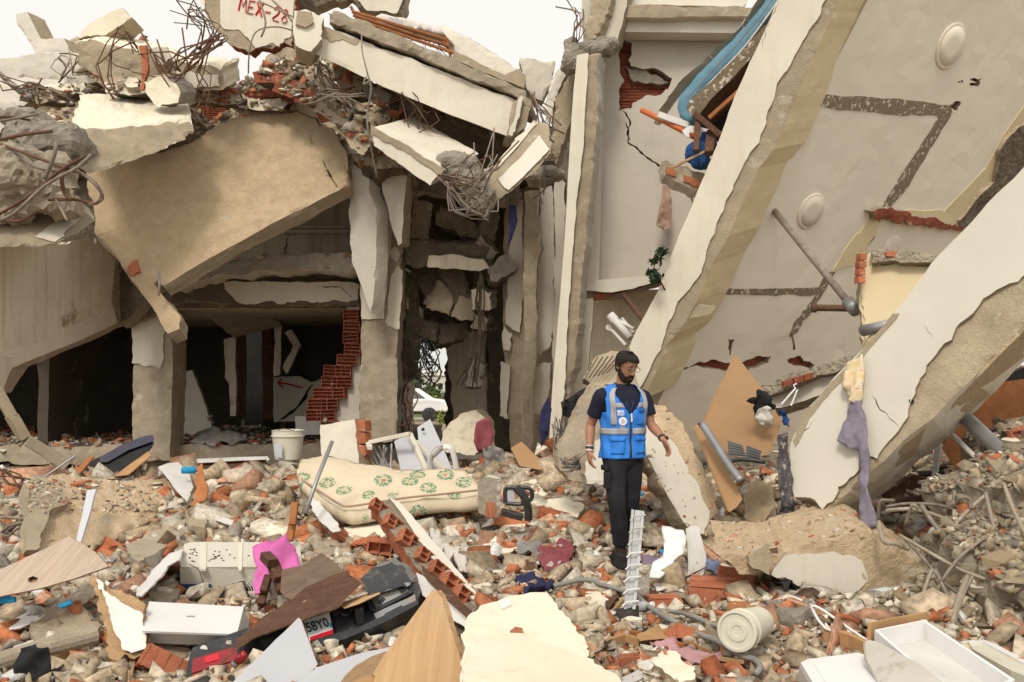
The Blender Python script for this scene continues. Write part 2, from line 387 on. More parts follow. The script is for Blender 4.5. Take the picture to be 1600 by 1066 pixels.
# far land falling to the sea, seen through the gap between the buildings
mat('farland', (.16, .14, .085), (.075, .095, .045), .06, (.30, .27, .22), .56, .09, bump=0, var=0)
xs = np.linspace(-400, 300, 60); ys = np.concatenate([np.linspace(40, 100, 30), np.linspace(110, 1500, 40)])
X, Y = np.meshgrid(xs, ys); Z = -2-np.clip((Y-45)/1450, 0, 1)*17
p = np.stack([X*(.3+Y/900), Y, Z], -1).reshape(-1, 3); p[:, 2] += fbm(p*.02, 3)*np.clip((p[:, 1]-60)/200, 0, 1)*3*(p[:, 1] < 1300)
p[:, 2] = np.where(p[:, 1] < 47, -2.3, p[:, 2])
ii = (np.arange(69)[:, None]*60+np.arange(59)[None, :]).ravel()
tag(obj('terrain', p, np.stack([ii, ii+1, ii+61, ii+60], 1), M['farland']), kind='structure')
sea = mat('sea', (.10, .15, .17), (.09, .135, .155), .01, rough=.35, bump=.2, bs=.05, var=0)
b = MB(); b.add([(-6000, 1400, -19.5), (6000, 1400, -19.5), (6000, 8500, -19.5), (-6000, 8500, -19.5)], [(0, 1, 2, 3)])
tag(b.build('sea', M['sea']), kind='structure')
rs = random.Random(8)
mat('far_wall', (.60, .56, .50), (.5, .46, .4), .5, bump=0, var=.2); mat('far_roof', (.40, .16, .09), (.3, .12, .07), .5, bump=0, var=.2)
for k, (px, py, Yd, wd, hh) in enumerate([(648, 619, 330, 12, 5), (668, 628, 240, 13, 5), (682, 622, 280, 12, 6), (636, 612, 600, 26, 8), (660, 610, 700, 30, 8), (680, 609, 800, 30, 9), (690, 634, 190, 8, 5), (655, 614, 450, 16, 7)]):
    q = P(px, py, Yd); q.z = -2-(Yd-45)/1450*17
    t = thing('house', ['white house far off in the gap', 'small house in the valley seen through the gap', 'pale house in the gap'][k % 3]+', '+['lowest', 'beside the bush', 'furthest right', 'left under the sea line', 'mid row', 'against the sea', 'just above the car', 'behind the cables'][k], 'house', q, 'houses in the valley seen through the gap')
    b = MB(); b.box(q+Vector((0, 0, hh/2)), (wd, wd*.8, hh)); b.build('wall', M['far_wall'], t)
    b = MB(); b.box(q+Vector((0, 0, hh*1.12)), (wd*1.1, wd*.9, hh*.24), taper=.55); b.build('roof', M['far_roof' if k % 2 else 'far_wall'], t)
    for j in range(3):
        b = MB(); b.box(q+Vector(((j-1)*wd*.3, -wd*.4-.05, hh*.55)), (wd*.12, .1, hh*.25)); b.build('window', M['dark'], t)
def leafy(name, c, rad, n, size, m, parent, seed=1, flatz=1.0):
    r = np.random.RandomState(seed); V = []; Fc = []
    cl = r.normal(size=(max(4, n//60), 3))*np.array([rad, rad, rad*flatz])*.45
    for i in range(n):
        q = cl[r.randint(len(cl))]+r.normal(size=3)*rad*.2; a = r.normal(size=3); a /= np.linalg.norm(a); e = np.cross(a, r.normal(size=3)); e /= np.linalg.norm(e)
        s = size*r.uniform(.6, 1.4); q = q+np.array(c); k = len(V); V += [q-a*s, q+e*s*.45, q+a*s, q-e*s*.45]; Fc.append([k, k+1, k+2, k+3])
    return obj(name, V, Fc, m, parent)
mat('far_leaf', (.10, .14, .05), (.06, .09, .03), .5, bump=0); mat('far_leaf2', (.22, .26, .05), (.14, .19, .04), .5, bump=0)
for k, (px, py, Yd, rad, mm) in enumerate([(684, 668, 34, .55, 'far_leaf2'), (690, 650, 45, 1.0, 'far_leaf2'), (662, 634, 120, 3.2, 'far_leaf'), (678, 622, 180, 3.2, 'far_leaf'), (672, 640, 90, 2.6, 'far_leaf'), (650, 626, 160, 3.2, 'far_leaf')]):
    q = P(px, py, Yd)
    t = thing('bush', ['small yellow green bush beside the parked car in the gap', 'yellow green bush behind the parked car in the gap', 'dark round tree in the middle of the gap', 'dark tree below the houses in the gap', 'olive tree right behind the yellow green bushes', 'dark tree at the cable end in the gap'][k], 'bush', q-Vector((0, 0, rad)))
    leafy('foliage', q, rad, 500, rad*.14, M[mm], t, k)
    b = MB(); b.tube([q-Vector((0, 0, rad*1.6)), q+Vector((.05*rad, 0, rad*.2))], [rad*.09, rad*.05], 6); b.build('trunk', M['wood_dark'], t)
# parked car seen through the gap
q = P(628, 700, 40); q.z = gz(q.x, 40)
t = thing('parked_car', 'white car parked beyond the gap between the ruined buildings', 'car', q)
b = MB()
prof = [(-2.1, .45), (-2.05, .85), (-1.2, .98), (-.7, 1.42), (.7, 1.45), (1.35, 1.0), (2.05, .9), (2.15, .45)]
V = [(q.x+x, q.y+s*.8*(1 if z < 1.2 else .82), q.z+z) for s in (-1, 1) for x, z in prof]
b.add(V, [tuple(range(7, -1, -1)), tuple(range(8, 16))]+[(i, (i+1) % 8, (i+1) % 8+8, i+8) for i in range(8)]); b.build('body', M['white_paint'], t, bevel=.05)
b = MB()
for s in (-1, 1): b.add([(q.x+x, q.y+s*(.81 if z < 1.1 else .70), q.z+z) for x, z in ((-1.05, 1.0), (-.66, 1.36), (.66, 1.38), (1.15, 1.02))], [(0, 1, 2, 3) if s < 0 else (3, 2, 1, 0)])
b.add([(q.x-1.16, q.y+s*.62, q.z+1.03) for s in (-1, 1)]+[(q.x-.75, q.y+s*.58, q.z+1.38) for s in (1, -1)], [(0, 1, 2, 3)]); b.build('window', M['black_plastic'], t)
for x in (-1.3, 1.3):
    for s in (-1, 1):
        b = MB(); b.lathe((q.x+x, q.y+s*.72, q.z+.32), (0, s, 0), [(.32, 0), (.32, .16), (.2, .18)], 18); b.build('wheel', M['black_plastic'], t)

# ============================================================ LEFT BUILDING, still standing on its columns
def back(y, x=0, z=0): return Vector((x, y, z))
LB = thing('ruined_building', 'gutted ground floor bays with bare columns under the collapsed storeys', 'building', (-5, 15, .35))
def wbox(name, x0, x1, y0, y1, z0, z1, m, parent, **kw):
    pts = [Vector((x0, y0, z1)), Vector((x1, y0, z1)), Vector((x1, y0, z0)), Vector((x0, y0, z0))]
    kw.setdefault('sp', .3)
    V, Fc, cl = geo(pts, (0, y1-y0, 0), **kw); return obj(name, V, Fc, m, parent, [min(c, len(m)-1) for c in cl] if isinstance(m, list) else None)
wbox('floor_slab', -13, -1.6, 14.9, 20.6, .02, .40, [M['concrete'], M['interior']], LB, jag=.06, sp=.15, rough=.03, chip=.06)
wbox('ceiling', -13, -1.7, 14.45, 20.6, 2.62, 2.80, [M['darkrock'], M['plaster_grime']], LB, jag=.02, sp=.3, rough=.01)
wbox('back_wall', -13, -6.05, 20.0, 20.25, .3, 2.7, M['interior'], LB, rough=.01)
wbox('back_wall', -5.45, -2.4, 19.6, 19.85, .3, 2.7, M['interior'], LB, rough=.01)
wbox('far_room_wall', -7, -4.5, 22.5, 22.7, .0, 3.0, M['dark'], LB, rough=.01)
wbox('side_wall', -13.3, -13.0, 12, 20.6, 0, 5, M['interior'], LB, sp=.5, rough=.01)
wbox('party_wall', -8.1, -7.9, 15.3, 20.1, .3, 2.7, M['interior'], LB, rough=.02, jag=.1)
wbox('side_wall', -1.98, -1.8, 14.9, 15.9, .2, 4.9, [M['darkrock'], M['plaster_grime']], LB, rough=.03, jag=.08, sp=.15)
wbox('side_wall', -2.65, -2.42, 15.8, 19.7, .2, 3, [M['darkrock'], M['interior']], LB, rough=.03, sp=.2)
# columns
f = tilt(14.5, 237, 560)
c1 = slab('column', [(207, 430), (268, 430), (270, 560), (266, 720), (206, 720), (208, 560)], flat(14.5), back(.6), [M['concrete'], M['render']], LB, jag=.015, sp=.06, rough=.012, chip=.05)
plate(c1, [(207, 455), (262, 455), (262, 480), (257, 500), (258, 520), (256, 535), (257, 560), (251, 576), (240, 572), (228, 573), (218, 568), (207, 568), (208, 530), (205, 500)], flat(14.5), .022, [M['plaster_grey'], M['render']], jag=.03)
b = MB(); b.box(P(278, 580, 15.2), (.17, .1, 2.3)); b.build('door_post', M['plaster_grime'], LB)
c2 = slab('column', [(592, 236), (634, 243), (636, 300), (626, 400), (628, 470), (622, 500), (620, 690), (562, 690), (564, 480), (572, 430), (585, 330)], flat(14), back(.62), [M['concrete'], M['render']], LB, jag=[.01, .03, .05, .04, .03, .015, .01, .01, .02, .05, .05], sp=.05, rough=.014, chip=.07)
for hx in ([(563, 440), (575, 428), (588, 300), (592, 240), (612, 240), (618, 330), (612, 380), (606, 430), (602, 470), (601, 499), (566, 499)], [(604, 499), (606, 470), (612, 430), (622, 415), (630, 424), (628, 470), (624, 515), (606, 510), (602, 503)], [(618, 245), (635, 245), (638, 300), (634, 360), (626, 380), (622, 330)], [(604, 395), (618, 385), (626, 398), (620, 410)]):
    plate(c2, hx, flat(14), .03, [M['plaster'], M['render']], jag=.02)
# lintel, slab edge above
lb = slab('lintel_beam', [(170, 425), (200, 436), (350, 440), (560, 440), (562, 478), (400, 478), (285, 472), (195, 512), (178, 490)], flat(14.3), back(.35), [M['darkrock'], M['render']], LB, jag=.03, sp=.07, rough=.02, chip=.06)
plate(lb, [(350, 441), (400, 440), (470, 441), (540, 441), (561, 445), (560, 468), (545, 473), (520, 469), (500, 474), (470, 470), (440, 476), (425, 470), (400, 476), (375, 474), (362, 462), (352, 452)], flat(14.3), .025, [M['plaster'], M['render']], jag=.03, holes=[crackpoly([(500, 447), (530, 449), (548, 462), (556, 470)], 1.8, 5), crackpoly([(403, 442), (414, 447), (410, 462)], 1.2, 7)])
s = slab('floor_slab', [(245, 447), (300, 425), (350, 408), (400, 402), (470, 399), (548, 397), (560, 400), (560, 420), (548, 425), (470, 421), (400, 424), (330, 436), (270, 452)], flat(13.7), back(3.0), [M['greyrock'], M['plaster']], LB, jag=.05, sp=.07, rough=.02, chip=.08)
slab('upper_wall', [(230, 330), (360, 290), (545, 240), (548, 425), (230, 445)], flat(15.6), back(.2), [M['plaster_grime'], M['render']], LB, jag=.02, sp=.15, rough=.004, holes=[crackpoly([(446, 358), (452, 368), (444, 390), (448, 404)], 3, 4)])
b = MB(); b.box(P(500, 362, 15.5), (1.7, .08, .06)); b.box(P(500, 355, 15.5), (1.7, .05, .04)); b.build('cornice', M['plaster_grime'], LB)
# inner door frames, broken partition, panels
for (pts, y, m) in (([(284, 582), (300, 578), (308, 600), (330, 660), (332, 682), (284, 682)], 17.2, 'plaster_grey'), ([(427, 590), (470, 588), (485, 597), (510, 590), (514, 655), (428, 660)], 18.6, 'plaster_grey'), ([(350, 530), (368, 528), (368, 650), (360, 650), (358, 600), (351, 590)], 17.5, 'plaster_grime'), ([(428, 505), (440, 508), (438, 585), (428, 588)], 18, 'plaster_grime'), ([(370, 503), (425, 503), (425, 655), (410, 655), (408, 515), (382, 515), (382, 655), (370, 655)], 18.8, 'wood_dark'), ([(445, 520), (455, 515), (470, 540), (448, 585), (442, 575), (458, 542)], 18, 'plaster_grime')):
    slab('partition', pts, flat(y), back(.12), [M[m], M['render']], LB, jag=.03, sp=.1, rough=.006, holes=[crackpoly([(488, 600), (478, 618), (470, 630), (455, 645), (436, 656)], 5, 6)] if y == 18.6 else ())
b = MB(); b.tube(curve_pts([P(434, 598, 18.55), P(450, 600, 18.55), P(472, 606, 18.55)], 4), .018, 5); b.tube([P(440, 592, 18.55), P(434, 598, 18.55), P(442, 606, 18.55)], .018, 5); b.build('red_arrow_mark', M['red_ink'], LB)
slab('fallen_slab_inside', [(300, 480), (400, 482), (440, 508), (365, 528), (350, 515)], Plane((300, 480, 15.6), (440, 508, 17.5), (350, 515, 17)), back(.1, 0, .12), [M['plaster_grime'], M['render']], LB, jag=.05, sp=.12, rough=.01)
# jamb of hollow bricks right of the opening, each brick its own
jw = slab('broken_jamb', [(540, 478), (562, 478), (563, 690), (530, 690), (512, 640), (520, 625), (535, 618), (545, 590), (555, 540)], flat(14.4), back(.3), [M['plaster_grey'], M['render']], LB, jag=.04, sp=.06, rough=.006)
def brick_geo(w_=.30, h=.19, d=.14, nx=3, ny=2, t=.012, seed=0, jit=.003, grooves=True):
    """hollow clay block with open cells along d: returns MB"""
    r = random.Random(seed); b = MB()
    def J(v): return tuple(c+r.uniform(-jit, jit) for c in v)
    cols = [-w_/2+w_*i/nx for i in range(nx+1)]; rows = [-h/2+h*i/ny for i in range(ny+1)]
    for x in cols: b.box((x, 0, 0), (t, d, h+t))
    for z in rows: b.box((0, 0, z), (w_-t*.5, d-.002, t))
    if grooves:
        for k in range(5):
            z = -h/2+h*(k+.5)/5
            b.box((-w_/2-t*.5, 0, z), (.008, d-.004, h/5*.6)); b.box((w_/2+t*.5, 0, z), (.008, d-.004, h/5*.6))
    for k in range(4): b.box((-w_/2+w_*(k+.5)/4, 0, h/2+t*.5), (w_/4*.6, d-.004, .008))
    b.box((0, d*.1, 0), (w_-t, t, h-t))
    b.V = [J(v) for v in b.V]; return b
_bm = brick_geo(.30, .17, .14, 1, 3, .014, 1)
bk = None; rs = random.Random(4)
zt = P(0, 483, 14.4).z
for k in range(12):
    z = zt-.09-k*.178
    py = 585-(z-1.55)*1400/14.4
    xr = np.interp(py, [480, 540, 590, 618, 640, 690], [553, 548, 538, 526, 512, 520])
    for j in range(2 if 4 < k < 10 else 1):
        q = P(xr-j*20+rs.uniform(-4, 4), py, 14.35)
        if bk is None: bk = _bm.build('brick', M['brick_dark'], LB)
        else: o = bk.copy(); COL.objects.link(o); o.parent = LB; bk2 = o
        o = bk if k == 0 and j == 0 else bk2
        o.location = q-wloc(LB); o.rotation_euler = (rs.uniform(-.05, .05), rs.uniform(-.06, .06), rs.uniform(-.2, .2))
        o.scale = (rs.uniform(.75, 1.05), 1, .97)
# ---- white bent post in front of the middle column
pp = slab('bent_white_post', [(543, 228), (573, 231), (577, 300), (590, 330), (588, 400), (586, 440), (583, 468), (579, 489), (566, 450), (552, 415), (546, 380), (544, 300)], flat(13.3), back(.22, .14), [M['plaster_clean'], M['plaster']], None, jag=.012, sp=.05, rough=.006, chip=.03)
tag(pp, 'narrow white post broken off at its foot before the middle column', 'post')

# ============================================================ LEFT: big tilted beam, fallen slab, blocks
PE = tilt(10.6, 0, 450, dx=1.3)
e = slab('fallen_wall_beam', [(-60, 395), (0, 387), (60, 380), (150, 371), (168, 392), (182, 408), (176, 445), (178, 480), (182, 506), (120, 534), (60, 558), (18, 575), (0, 604), (-60, 640)], PE, back(.5, -.1), [M['plaster_grime'], M['render']], None, jag=[.02, .02, .03, .05, .05, .04, .04, .01, .005, .005, .01, .02, .1, .1], sp=.08, rough=.012, chip=.05)
tag(e, 'long stained beige beam slanting down at the left edge over the dark bay', 'beam')
plate(e, [(-60, 600), (0, 552), (40, 540), (60, 533), (100, 517), (130, 497), (160, 487), (176, 486), (181, 505), (120, 533), (60, 557), (18, 574), (0, 602), (-40, 628)], PE, .02, [M['plaster_cream'], M['plaster']], jag=[.06, .05, .05, .05, .05, .05, .03, .01, 0, 0, 0, 0, .05, .05])
plate(e, [(-40, 552), (20, 556), (14, 580), (4, 606), (-40, 660)], tilt(10.45, 0, 450, dx=1.3), .02, [M['plaster_grime'], M['plaster']], name='render_flake')
o = slab('beam_stub', [(168, 395), (225, 425), (232, 470), (200, 500), (180, 510), (176, 440)], tilt(13.6, 200, 450, dx=.4), back(.4), [M['darkrock'], M['render']], None, jag=.05, sp=.08, rough=.03, chip=.08)
tag(o, 'dark broken stub of beam between the slanting beam and the first column', 'beam')
PD = Plane((150, 330, 11.9), (262, 520, 11.5), (540, 270, 13.0))
d = slab('fallen_floor_slab', [(135, 262), (230, 205), (300, 222), (345, 196), (385, 176), (410, 162), (440, 154), (465, 158), (488, 170), (503, 192), (522, 203), (540, 235), (545, 290), (440, 342), (340, 397), (255, 447), (247, 437), (240, 443), (281, 494), (280, 514), (263, 521), (215, 447), (152, 368), (148, 318), (140, 300)], PD,
         Vector((.02, .22, -.12)), [M['sandy'], M['render'], M['plaster_grime']], None, jag=[.1, .05, .08, .06, .05, .04, .05, .05, .06, .05, .05, .04, .01, .01, .01, .03, .02, .01, .02, .02, .01, .02, .03, .03, .05], sp=.055, rough=.035, chip=.045, freq=1.6, holes=[crackpoly([(462, 168), (478, 183), (495, 186), (505, 200)], 3, 8), crackpoly([(490, 205), (487, 225), (500, 245), (510, 262), (520, 280), (527, 292)], 1.5, 9)])
tag(d, 'huge sand coloured floor slab hanging face out over the left bays', 'concrete slab')
o = slab('brick_patch', [(203, 410), (214, 405), (219, 425), (206, 432), (198, 424)], Plane((150, 330, 11.85), (262, 520, 11.45), (540, 270, 12.95)), back(.05), M['brick'], d, jag=.03, sp=.03, rough=.01)
tube('bar', [P(248, 425, 11.6), P(249, 445, 11.5), P(248, 462, 11.5)], .018, M['steel'], d)
# little rubble lying on the ledge below the slab comes with the rubble section
# ---- block K, upper left
PK = Plane((20, 190, 10.2), (300, 210, 11.6), (140, 272, 10.4))
k = slab('fallen_beam', [(118, 205), (228, 196), (300, 186), (303, 208), (290, 218), (222, 245), (140, 273), (120, 262), (112, 240)], PK, vec((228, 196, 11.2), (222, 143, 12.6)), [M['render'], M['plaster_cream']], None, jag=[.03, .01, .01, .04, .04, .03, .05, .08, .08], sp=.06, rough=.02, chip=.06)
tag(k, 'thick concrete beam with cream painted top lying at upper left', 'beam')
def cluster(name, label, cat, blobs, m, seed=0, jag=.3, sub=3, group=None):
    """one broken lump made of merged rough masses: blobs = (px,py,Y,rx,ry,rz)"""
    bm = bmesh.new(); r = random.Random(seed)
    for (px, py, Yd, rx, ry, rz) in blobs:
        q = P(px, py, Yd); pts = []
        for i in range(26):
            v = Vector((r.gauss(0, 1), r.gauss(0, 1), r.gauss(0, 1))).normalized()*r.uniform(.8, 1.1)
            v = Vector((max(-.75, min(.75, v.x)), max(-.75, min(.75, v.y)), max(-.7, min(.7, v.z))))*1.3
            pts.append(bm.verts.new(q+Vector((v.x*rx, v.y*ry, v.z*rz))))
        res = bmesh.ops.convex_hull(bm, input=pts)
        bmesh.ops.delete(bm, geom=list({g for g in res['geom_interior']+res['geom_unused'] if isinstance(g, bmesh.types.BMVert)}), context='VERTS')
    bmesh.ops.triangulate(bm, faces=bm.faces[:])
    me = bpy.data.meshes.new(name); bm.to_mesh(me); bm.free()
    o = bpy.data.objects.new(name, me); COL.objects.link(o)
    rm = o.modifiers.new('r', 'REMESH'); rm.mode = 'VOXEL'; rm.voxel_size = max(.022, sum(b_[3]+b_[5] for b_ in blobs)/len(blobs)/9)
    dg = bpy.context.evaluated_depsgraph_get(); ev = o.evaluated_get(dg); m2 = bpy.data.meshes.new_from_object(ev)
    n = len(m2.vertices); V = np.zeros(n*3); m2.vertices.foreach_get('co', V); V = V.reshape(-1, 3); nv = np.zeros(n*3); m2.vertex_normals.foreach_get('vector', nv); nv = nv.reshape(-1, 3)
    sz = sum(b_[3]+b_[5] for b_ in blobs)/len(blobs)
    V = V+nv*(jag*sz*.42*(fbm(V*2.6/sz, seed+3, 5, .6)+1.3*(.5-np.abs(fbm(V*6/sz, seed+8, 4, .6))*2)*.5))[:, None]
    Fc = [list(q.vertices) for q in m2.polygons]
    bpy.data.objects.remove(o); oo = obj(name, V, Fc, m)
    return tag(oo, label, cat, group)
cluster('broken_beam_end', 'ragged grey broken end of the cream topped beam', 'concrete', [(70, 218, 10.35, .42, .3, .22), (105, 235, 10.4, .25, .3, .22), (45, 190, 10.5, .25, .35, .12)], M['greyrock'], 2)
cluster('concrete_mass', 'shattered grey concrete mass full of rebar at left edge', 'concrete', [(20, 280, 9.9, .4, .4, .38), (70, 300, 10.0, .3, .3, .25), (-10, 330, 10, .5, .4, .3), (95, 270, 10.1, .18, .2, .2)], M['palerock'], 5, jag=.6)
PL_ = Plane((0, 345, 9.9), (150, 345, 10.5), (85, 382, 9.9))
o = slab('beam_fragment', [(-60, 350), (0, 344), (60, 322), (118, 318), (150, 344), (118, 366), (86, 382), (0, 386), (-60, 390)], PL_, vec((118, 318, 10.3), (108, 300, 11)), [M['render'], M['plaster_cream']], None, jag=.03, sp=.06, rough=.012, chip=.05)
tag(o, 'beige beam fragment resting on the slanting beam at left edge', 'beam')
plate(o, [(55, 372), (95, 345), (125, 340), (118, 352), (86, 380)], PL_, .015, [M['plaster'], M['render']])
for (nm, lab, pts, Yd, dd, mm, jg) in [
    ('parapet', 'white parapet piece against the sky at far upper left', [(-40, 96), (0, 93), (70, 83), (105, 84), (138, 100), (110, 126), (60, 122), (0, 125), (-40, 130)], 13.5, back(.3, 0, .12), ('plaster_clean', 'plaster'), .03),
    ('parapet_post', 'leaning white corner post standing up against the sky', [(25, 22), (42, 18), (64, 60), (100, 60), (112, 82), (55, 85), (27, 40)], 13.9, back(.35, .1), ('plaster_clean', 'render'), .01),
    ('concrete_slab', 'oval cream slab tipped on top of the heap at upper left', [(122, 60), (140, 36), (170, 20), (192, 12), (206, 26), (196, 34), (165, 55), (130, 58)], 12.6, back(.3, .05, -.08), ('plaster_cream', 'render'), .02),
    ('wall_strip', 'white wall strip sloping under the parapet', [(-40, 150), (0, 122), (60, 124), (135, 118), (150, 128), (90, 150), (0, 172), (-40, 180)], 12.4, back(.3), ('plaster_clean', 'render'), .04),
    ('concrete_slab', 'white slab edge below the wall strip at left edge', [(-40, 190), (0, 170), (30, 163), (28, 185), (0, 208), (-40, 222)], 11.8, back(.4, .1), ('plaster_clean', 'greyrock'), .04)]:
    o = slab(nm, pts, flat(Yd), dd, [M[mm[0]], M[mm[1]]], None, jag=jg, sp=.07, rough=.012, chip=.04); tag(o, lab, nm.replace('_', ' '))
PR = flat(12.2)
o = slab('fallen_beam', [(115, 68), (140, 62), (220, 78), (345, 110), (350, 100), (352, 138), (345, 141), (300, 140), (270, 132), (265, 112), (215, 120), (150, 118), (128, 105)], PR, vec((220, 78, 12.2), (250, 68, 13)), [M['render'], M['plaster_cream']], None, jag=.05, sp=.06, rough=.025, chip=.07)
tag(o, 'ochre stained broken beam on top of the left heap', 'beam')
plate(o, [(275, 112), (343, 118), (344, 136), (305, 138), (280, 130)], PR, .02, [M['plaster'], M['render']])
plate(o, [(232, 78), (262, 74), (268, 92), (255, 102), (240, 95)], flat(12.1), .02, [M['plaster'], M['render']])
o = slab('roof_tile_piece', [(216, 72), (228, 70), (232, 100), (224, 140), (217, 140), (222, 105)], flat(11.9), back(.06), M['brick'], None, jag=.02, sp=.04, rough=.01); tag(o, 'upright strip of red brick in the left heap rebar', 'brick piece')
o = slab('concrete_slab', [(225, 128), (262, 120), (280, 140), (278, 160), (250, 168), (232, 150)], flat(11.7), back(.3, .1, .1), [M['plaster_cream'], M['greyrock']], None, jag=.05, sp=.06, rough=.02); tag(o, 'cream slab chip standing between block and rebar at upper left', 'concrete slab')
# walls of bricks seen dark behind the slab tops
def brickwall(name, label, x0, x1, z0, z1, y, m, rows, keep=lambda u, v, r: True, seed=1, bw=.25, tilt_=0):
    t = thing(name, label, 'wall', ((x0+x1)/2, y, z0)); r = random.Random(seed); bh = (z1-z0)/rows; proto = None
    g = MB(); g.box((0, 0, 0), (bw-.014, .12, bh-.014)); 
    for i in range(4): g.box((0, -.064, -bh/2+bh*(i+.5)/4), (bw-.03, .01, bh/4*.5))
    mb = MB(); mb.box(((x0+x1)/2, y+.09, (z0+z1)/2), (x1-x0, .1, z1-z0)); mb.build('mortar_backing', M['darkrock'], t)
    for j in range(rows):
        n = int((x1-x0)/bw)
        for i in range(n):
            if not keep((i+.5)/n, (j+.5)/rows, r): continue
            q = Vector((x0+(i+.5)*bw+(bw/2 if j % 2 else 0), y+r.uniform(-.012, .012), z0+(j+.5)*bh))
            if q.x > x1-bw*.3: continue
            if proto is None: o = g.build('brick', M[m], t); proto = o
            else: o = proto.copy(); COL.objects.link(o); o.parent = t
            o.location = q-wloc(t); o.rotation_euler = (r.uniform(-.03, .03), r.uniform(-.03, .03), r.uniform(-.03, .03))
    return t
q0, q1 = P(285, 190, 13.4), P(560, 118, 13.4)
brickwall('brick_wall', 'dark broken red brick wall behind the top of the hanging slab', q0.x, q1.x-.2, q0.z, q1.z-.05, 13.9, 'brick_dark', 5, lambda u, v, r: r.random() < .8, 3)
# MEX wall panel
PM = flat(13)
mx = slab('wall_piece', [(300, -60), (470, -60), (462, 0), (458, 40), (456, 72), (440, 66), (425, 78), (405, 74), (390, 82), (362, 72), (345, 55), (335, 45), (318, 20)], PM, back(.25, .02), [M['render'], M['brick_dark']], None, jag=.04, sp=.06, rough=.02, chip=.06)
tag(mx, 'cream wall panel with red sprayed writing hanging at the top', 'wall')
plate(mx, [(346, -60), (468, -60), (460, 0), (456, 58), (445, 62), (437, 74), (428, 68), (400, 76), (388, 60), (372, 47), (350, 46), (345, 40)], PM, .025, [M['plaster'], M['render']], jag=[0, 0, .01, .03, .03, .03, .03, .03, .03, .03, .02, .01])
plate(mx, [(300, -60), (322, -60), (321, 20), (312, 0)], PM, .02, [M['plaster_clean'], M['render']])
# the writing, sprayed strokes lying on the plaster
LET = {'M': [[(0, 0), (.12, 1), (.5, .35), (.85, 1), (1, 0)]], 'E': [[(.9, 1), (.1, .95), (0, 0), (.85, .05)], [(.05, .5), (.7, .52)]], 'X': [[(0, 1), (.9, 0)], [(.9, 1), (0, 0)]], '-': [[(0, .45), (.8, .5)]],
       '2': [[(0, .8), (.35, 1), (.8, .8), (.7, .5), (0, .05), (.9, 0)]], '8': [[(.75, .85), (.4, 1), (.1, .75), (.45, .5), (.8, .25), (.4, 0), (.05, .25), (.45, .5), (.75, .85)]]}
def write(text, org, ux, uy, w_, adv, r, m, parent, plane, name='letter'):
    for i, ch in enumerate(text):
        if ch not in LET: continue
        b = MB(); ox = org[0]+ux[0]*adv*i; oy = org[1]+ux[1]*adv*i
        for st in LET[ch]:
            pts = [plane(ox+ux[0]*w_*x+uy[0]*y, oy+ux[1]*w_*x+uy[1]*y) for x, y in st]
            b.tube(curve_pts(pts, 4) if ch in '28' else pts, r, 6, flat=.3)
        b.build(name, m, parent)
PMw = flat(12.965)
write('MEX-28', (373, 17), (.97, .26), (3, -21), 11, 13.6, .017, M['red_ink'], mx, PMw)
o = slab('wall_fragment', [(455, -60), (650, -60), (635, 0), (628, 24), (600, 20), (560, 12), (545, -6), (500, 8), (470, 20)], flat(13.4), back(.3), [M['darkrock'], M['render']], None, jag=.06, sp=.08, rough=.03, chip=.06); tag(o, 'broken wall head with exposed brick at the top between slab and sky', 'wall')
plate(o, [(566, -60), (640, -60), (630, 0), (620, 22), (600, 18), (575, 18), (560, 2)], flat(13.4), .025, [M['plaster'], M['render']])
# ---- roof beam F
PF = Plane((500, 60, 12.0), (810, 190, 12.4), (490, 90, 11.95))
fb = slab('roof_beam', [(505, 40), (600, 76), (700, 115), (818, 160), (800, 216), (700, 178), (600, 136), (488, 82)], PF, back(.5, .05, .1), [M['plaster'], M['render']], None, jag=[.02, .02, .02, .01, .006, .006, .006, .01], sp=.07, rough=.006, chip=.025)
tag(fb, 'long cream roof beam sloping down to the right against the sky', 'beam')
plate(fb, [(506, 42), (560, 64), (558, 70), (535, 62), (520, 66), (506, 60)], PF, .012, [M['render'], M['render']], name='bare_patch', jag=.04)
plate(fb, [(460, 18), (478, 16), (506, 30), (503, 62), (486, 82), (462, 72), (458, 45)], Plane((500, 60, 11.8), (810, 190, 12.2), (490, 90, 11.75)), .02, [M['plaster'], M['render']], name='beam_head', back=.4)
plate(fb, [(464, 18), (487, 20), (490, 36), (478, 44), (462, 40)], Plane((500, 60, 11.77), (810, 190, 12.2), (490, 90, 11.74)), .03, [M['render'], M['render']], name='bare_patch', jag=.05)
plate(fb, [(802, 160), (815, 150), (833, 158), (826, 175), (822, 198), (800, 216), (793, 212)], Plane((500, 60, 11.9), (810, 190, 12.3), (490, 90, 11.85)), .02, [M['render'], M['render']], name='broken_end', back=.35, jag=.03)
plate(fb, [(812, 152), (818, 153), (800, 214), (794, 212)], Plane((500, 60, 11.85), (810, 190, 12.22), (490, 90, 11.8)), .03, [M['plaster_clean'], M['plaster_clean']], name='white_edge')
fr = slab('roof_slab', [(510, 18), (528, 15), (600, 45), (700, 88), (822, 142), (818, 156), (700, 108), (600, 68), (512, 34)], Plane((500, 60, 11.9), (810, 190, 12.3), (490, 90, 11.85)), back(1.5, .2, .05), [M['concrete'], M['concrete']], None, jag=.03, sp=.07, rough=.02, chip=.05)
tag(fr, 'grey roof slab edge lying along the top of the roof beam', 'roof slab')
o = slab('roof_slab', [(682, 38), (700, 42), (760, 76), (812, 112), (806, 126), (790, 120), (708, 80), (690, 70)], flat(13.2), back(.8, .2, .1), [M['plaster_clean'], M['render']], None, jag=.02, sp=.06, rough=.01, chip=.03); tag(o, 'white faced slab highest against the sky above the roof beam', 'roof slab')
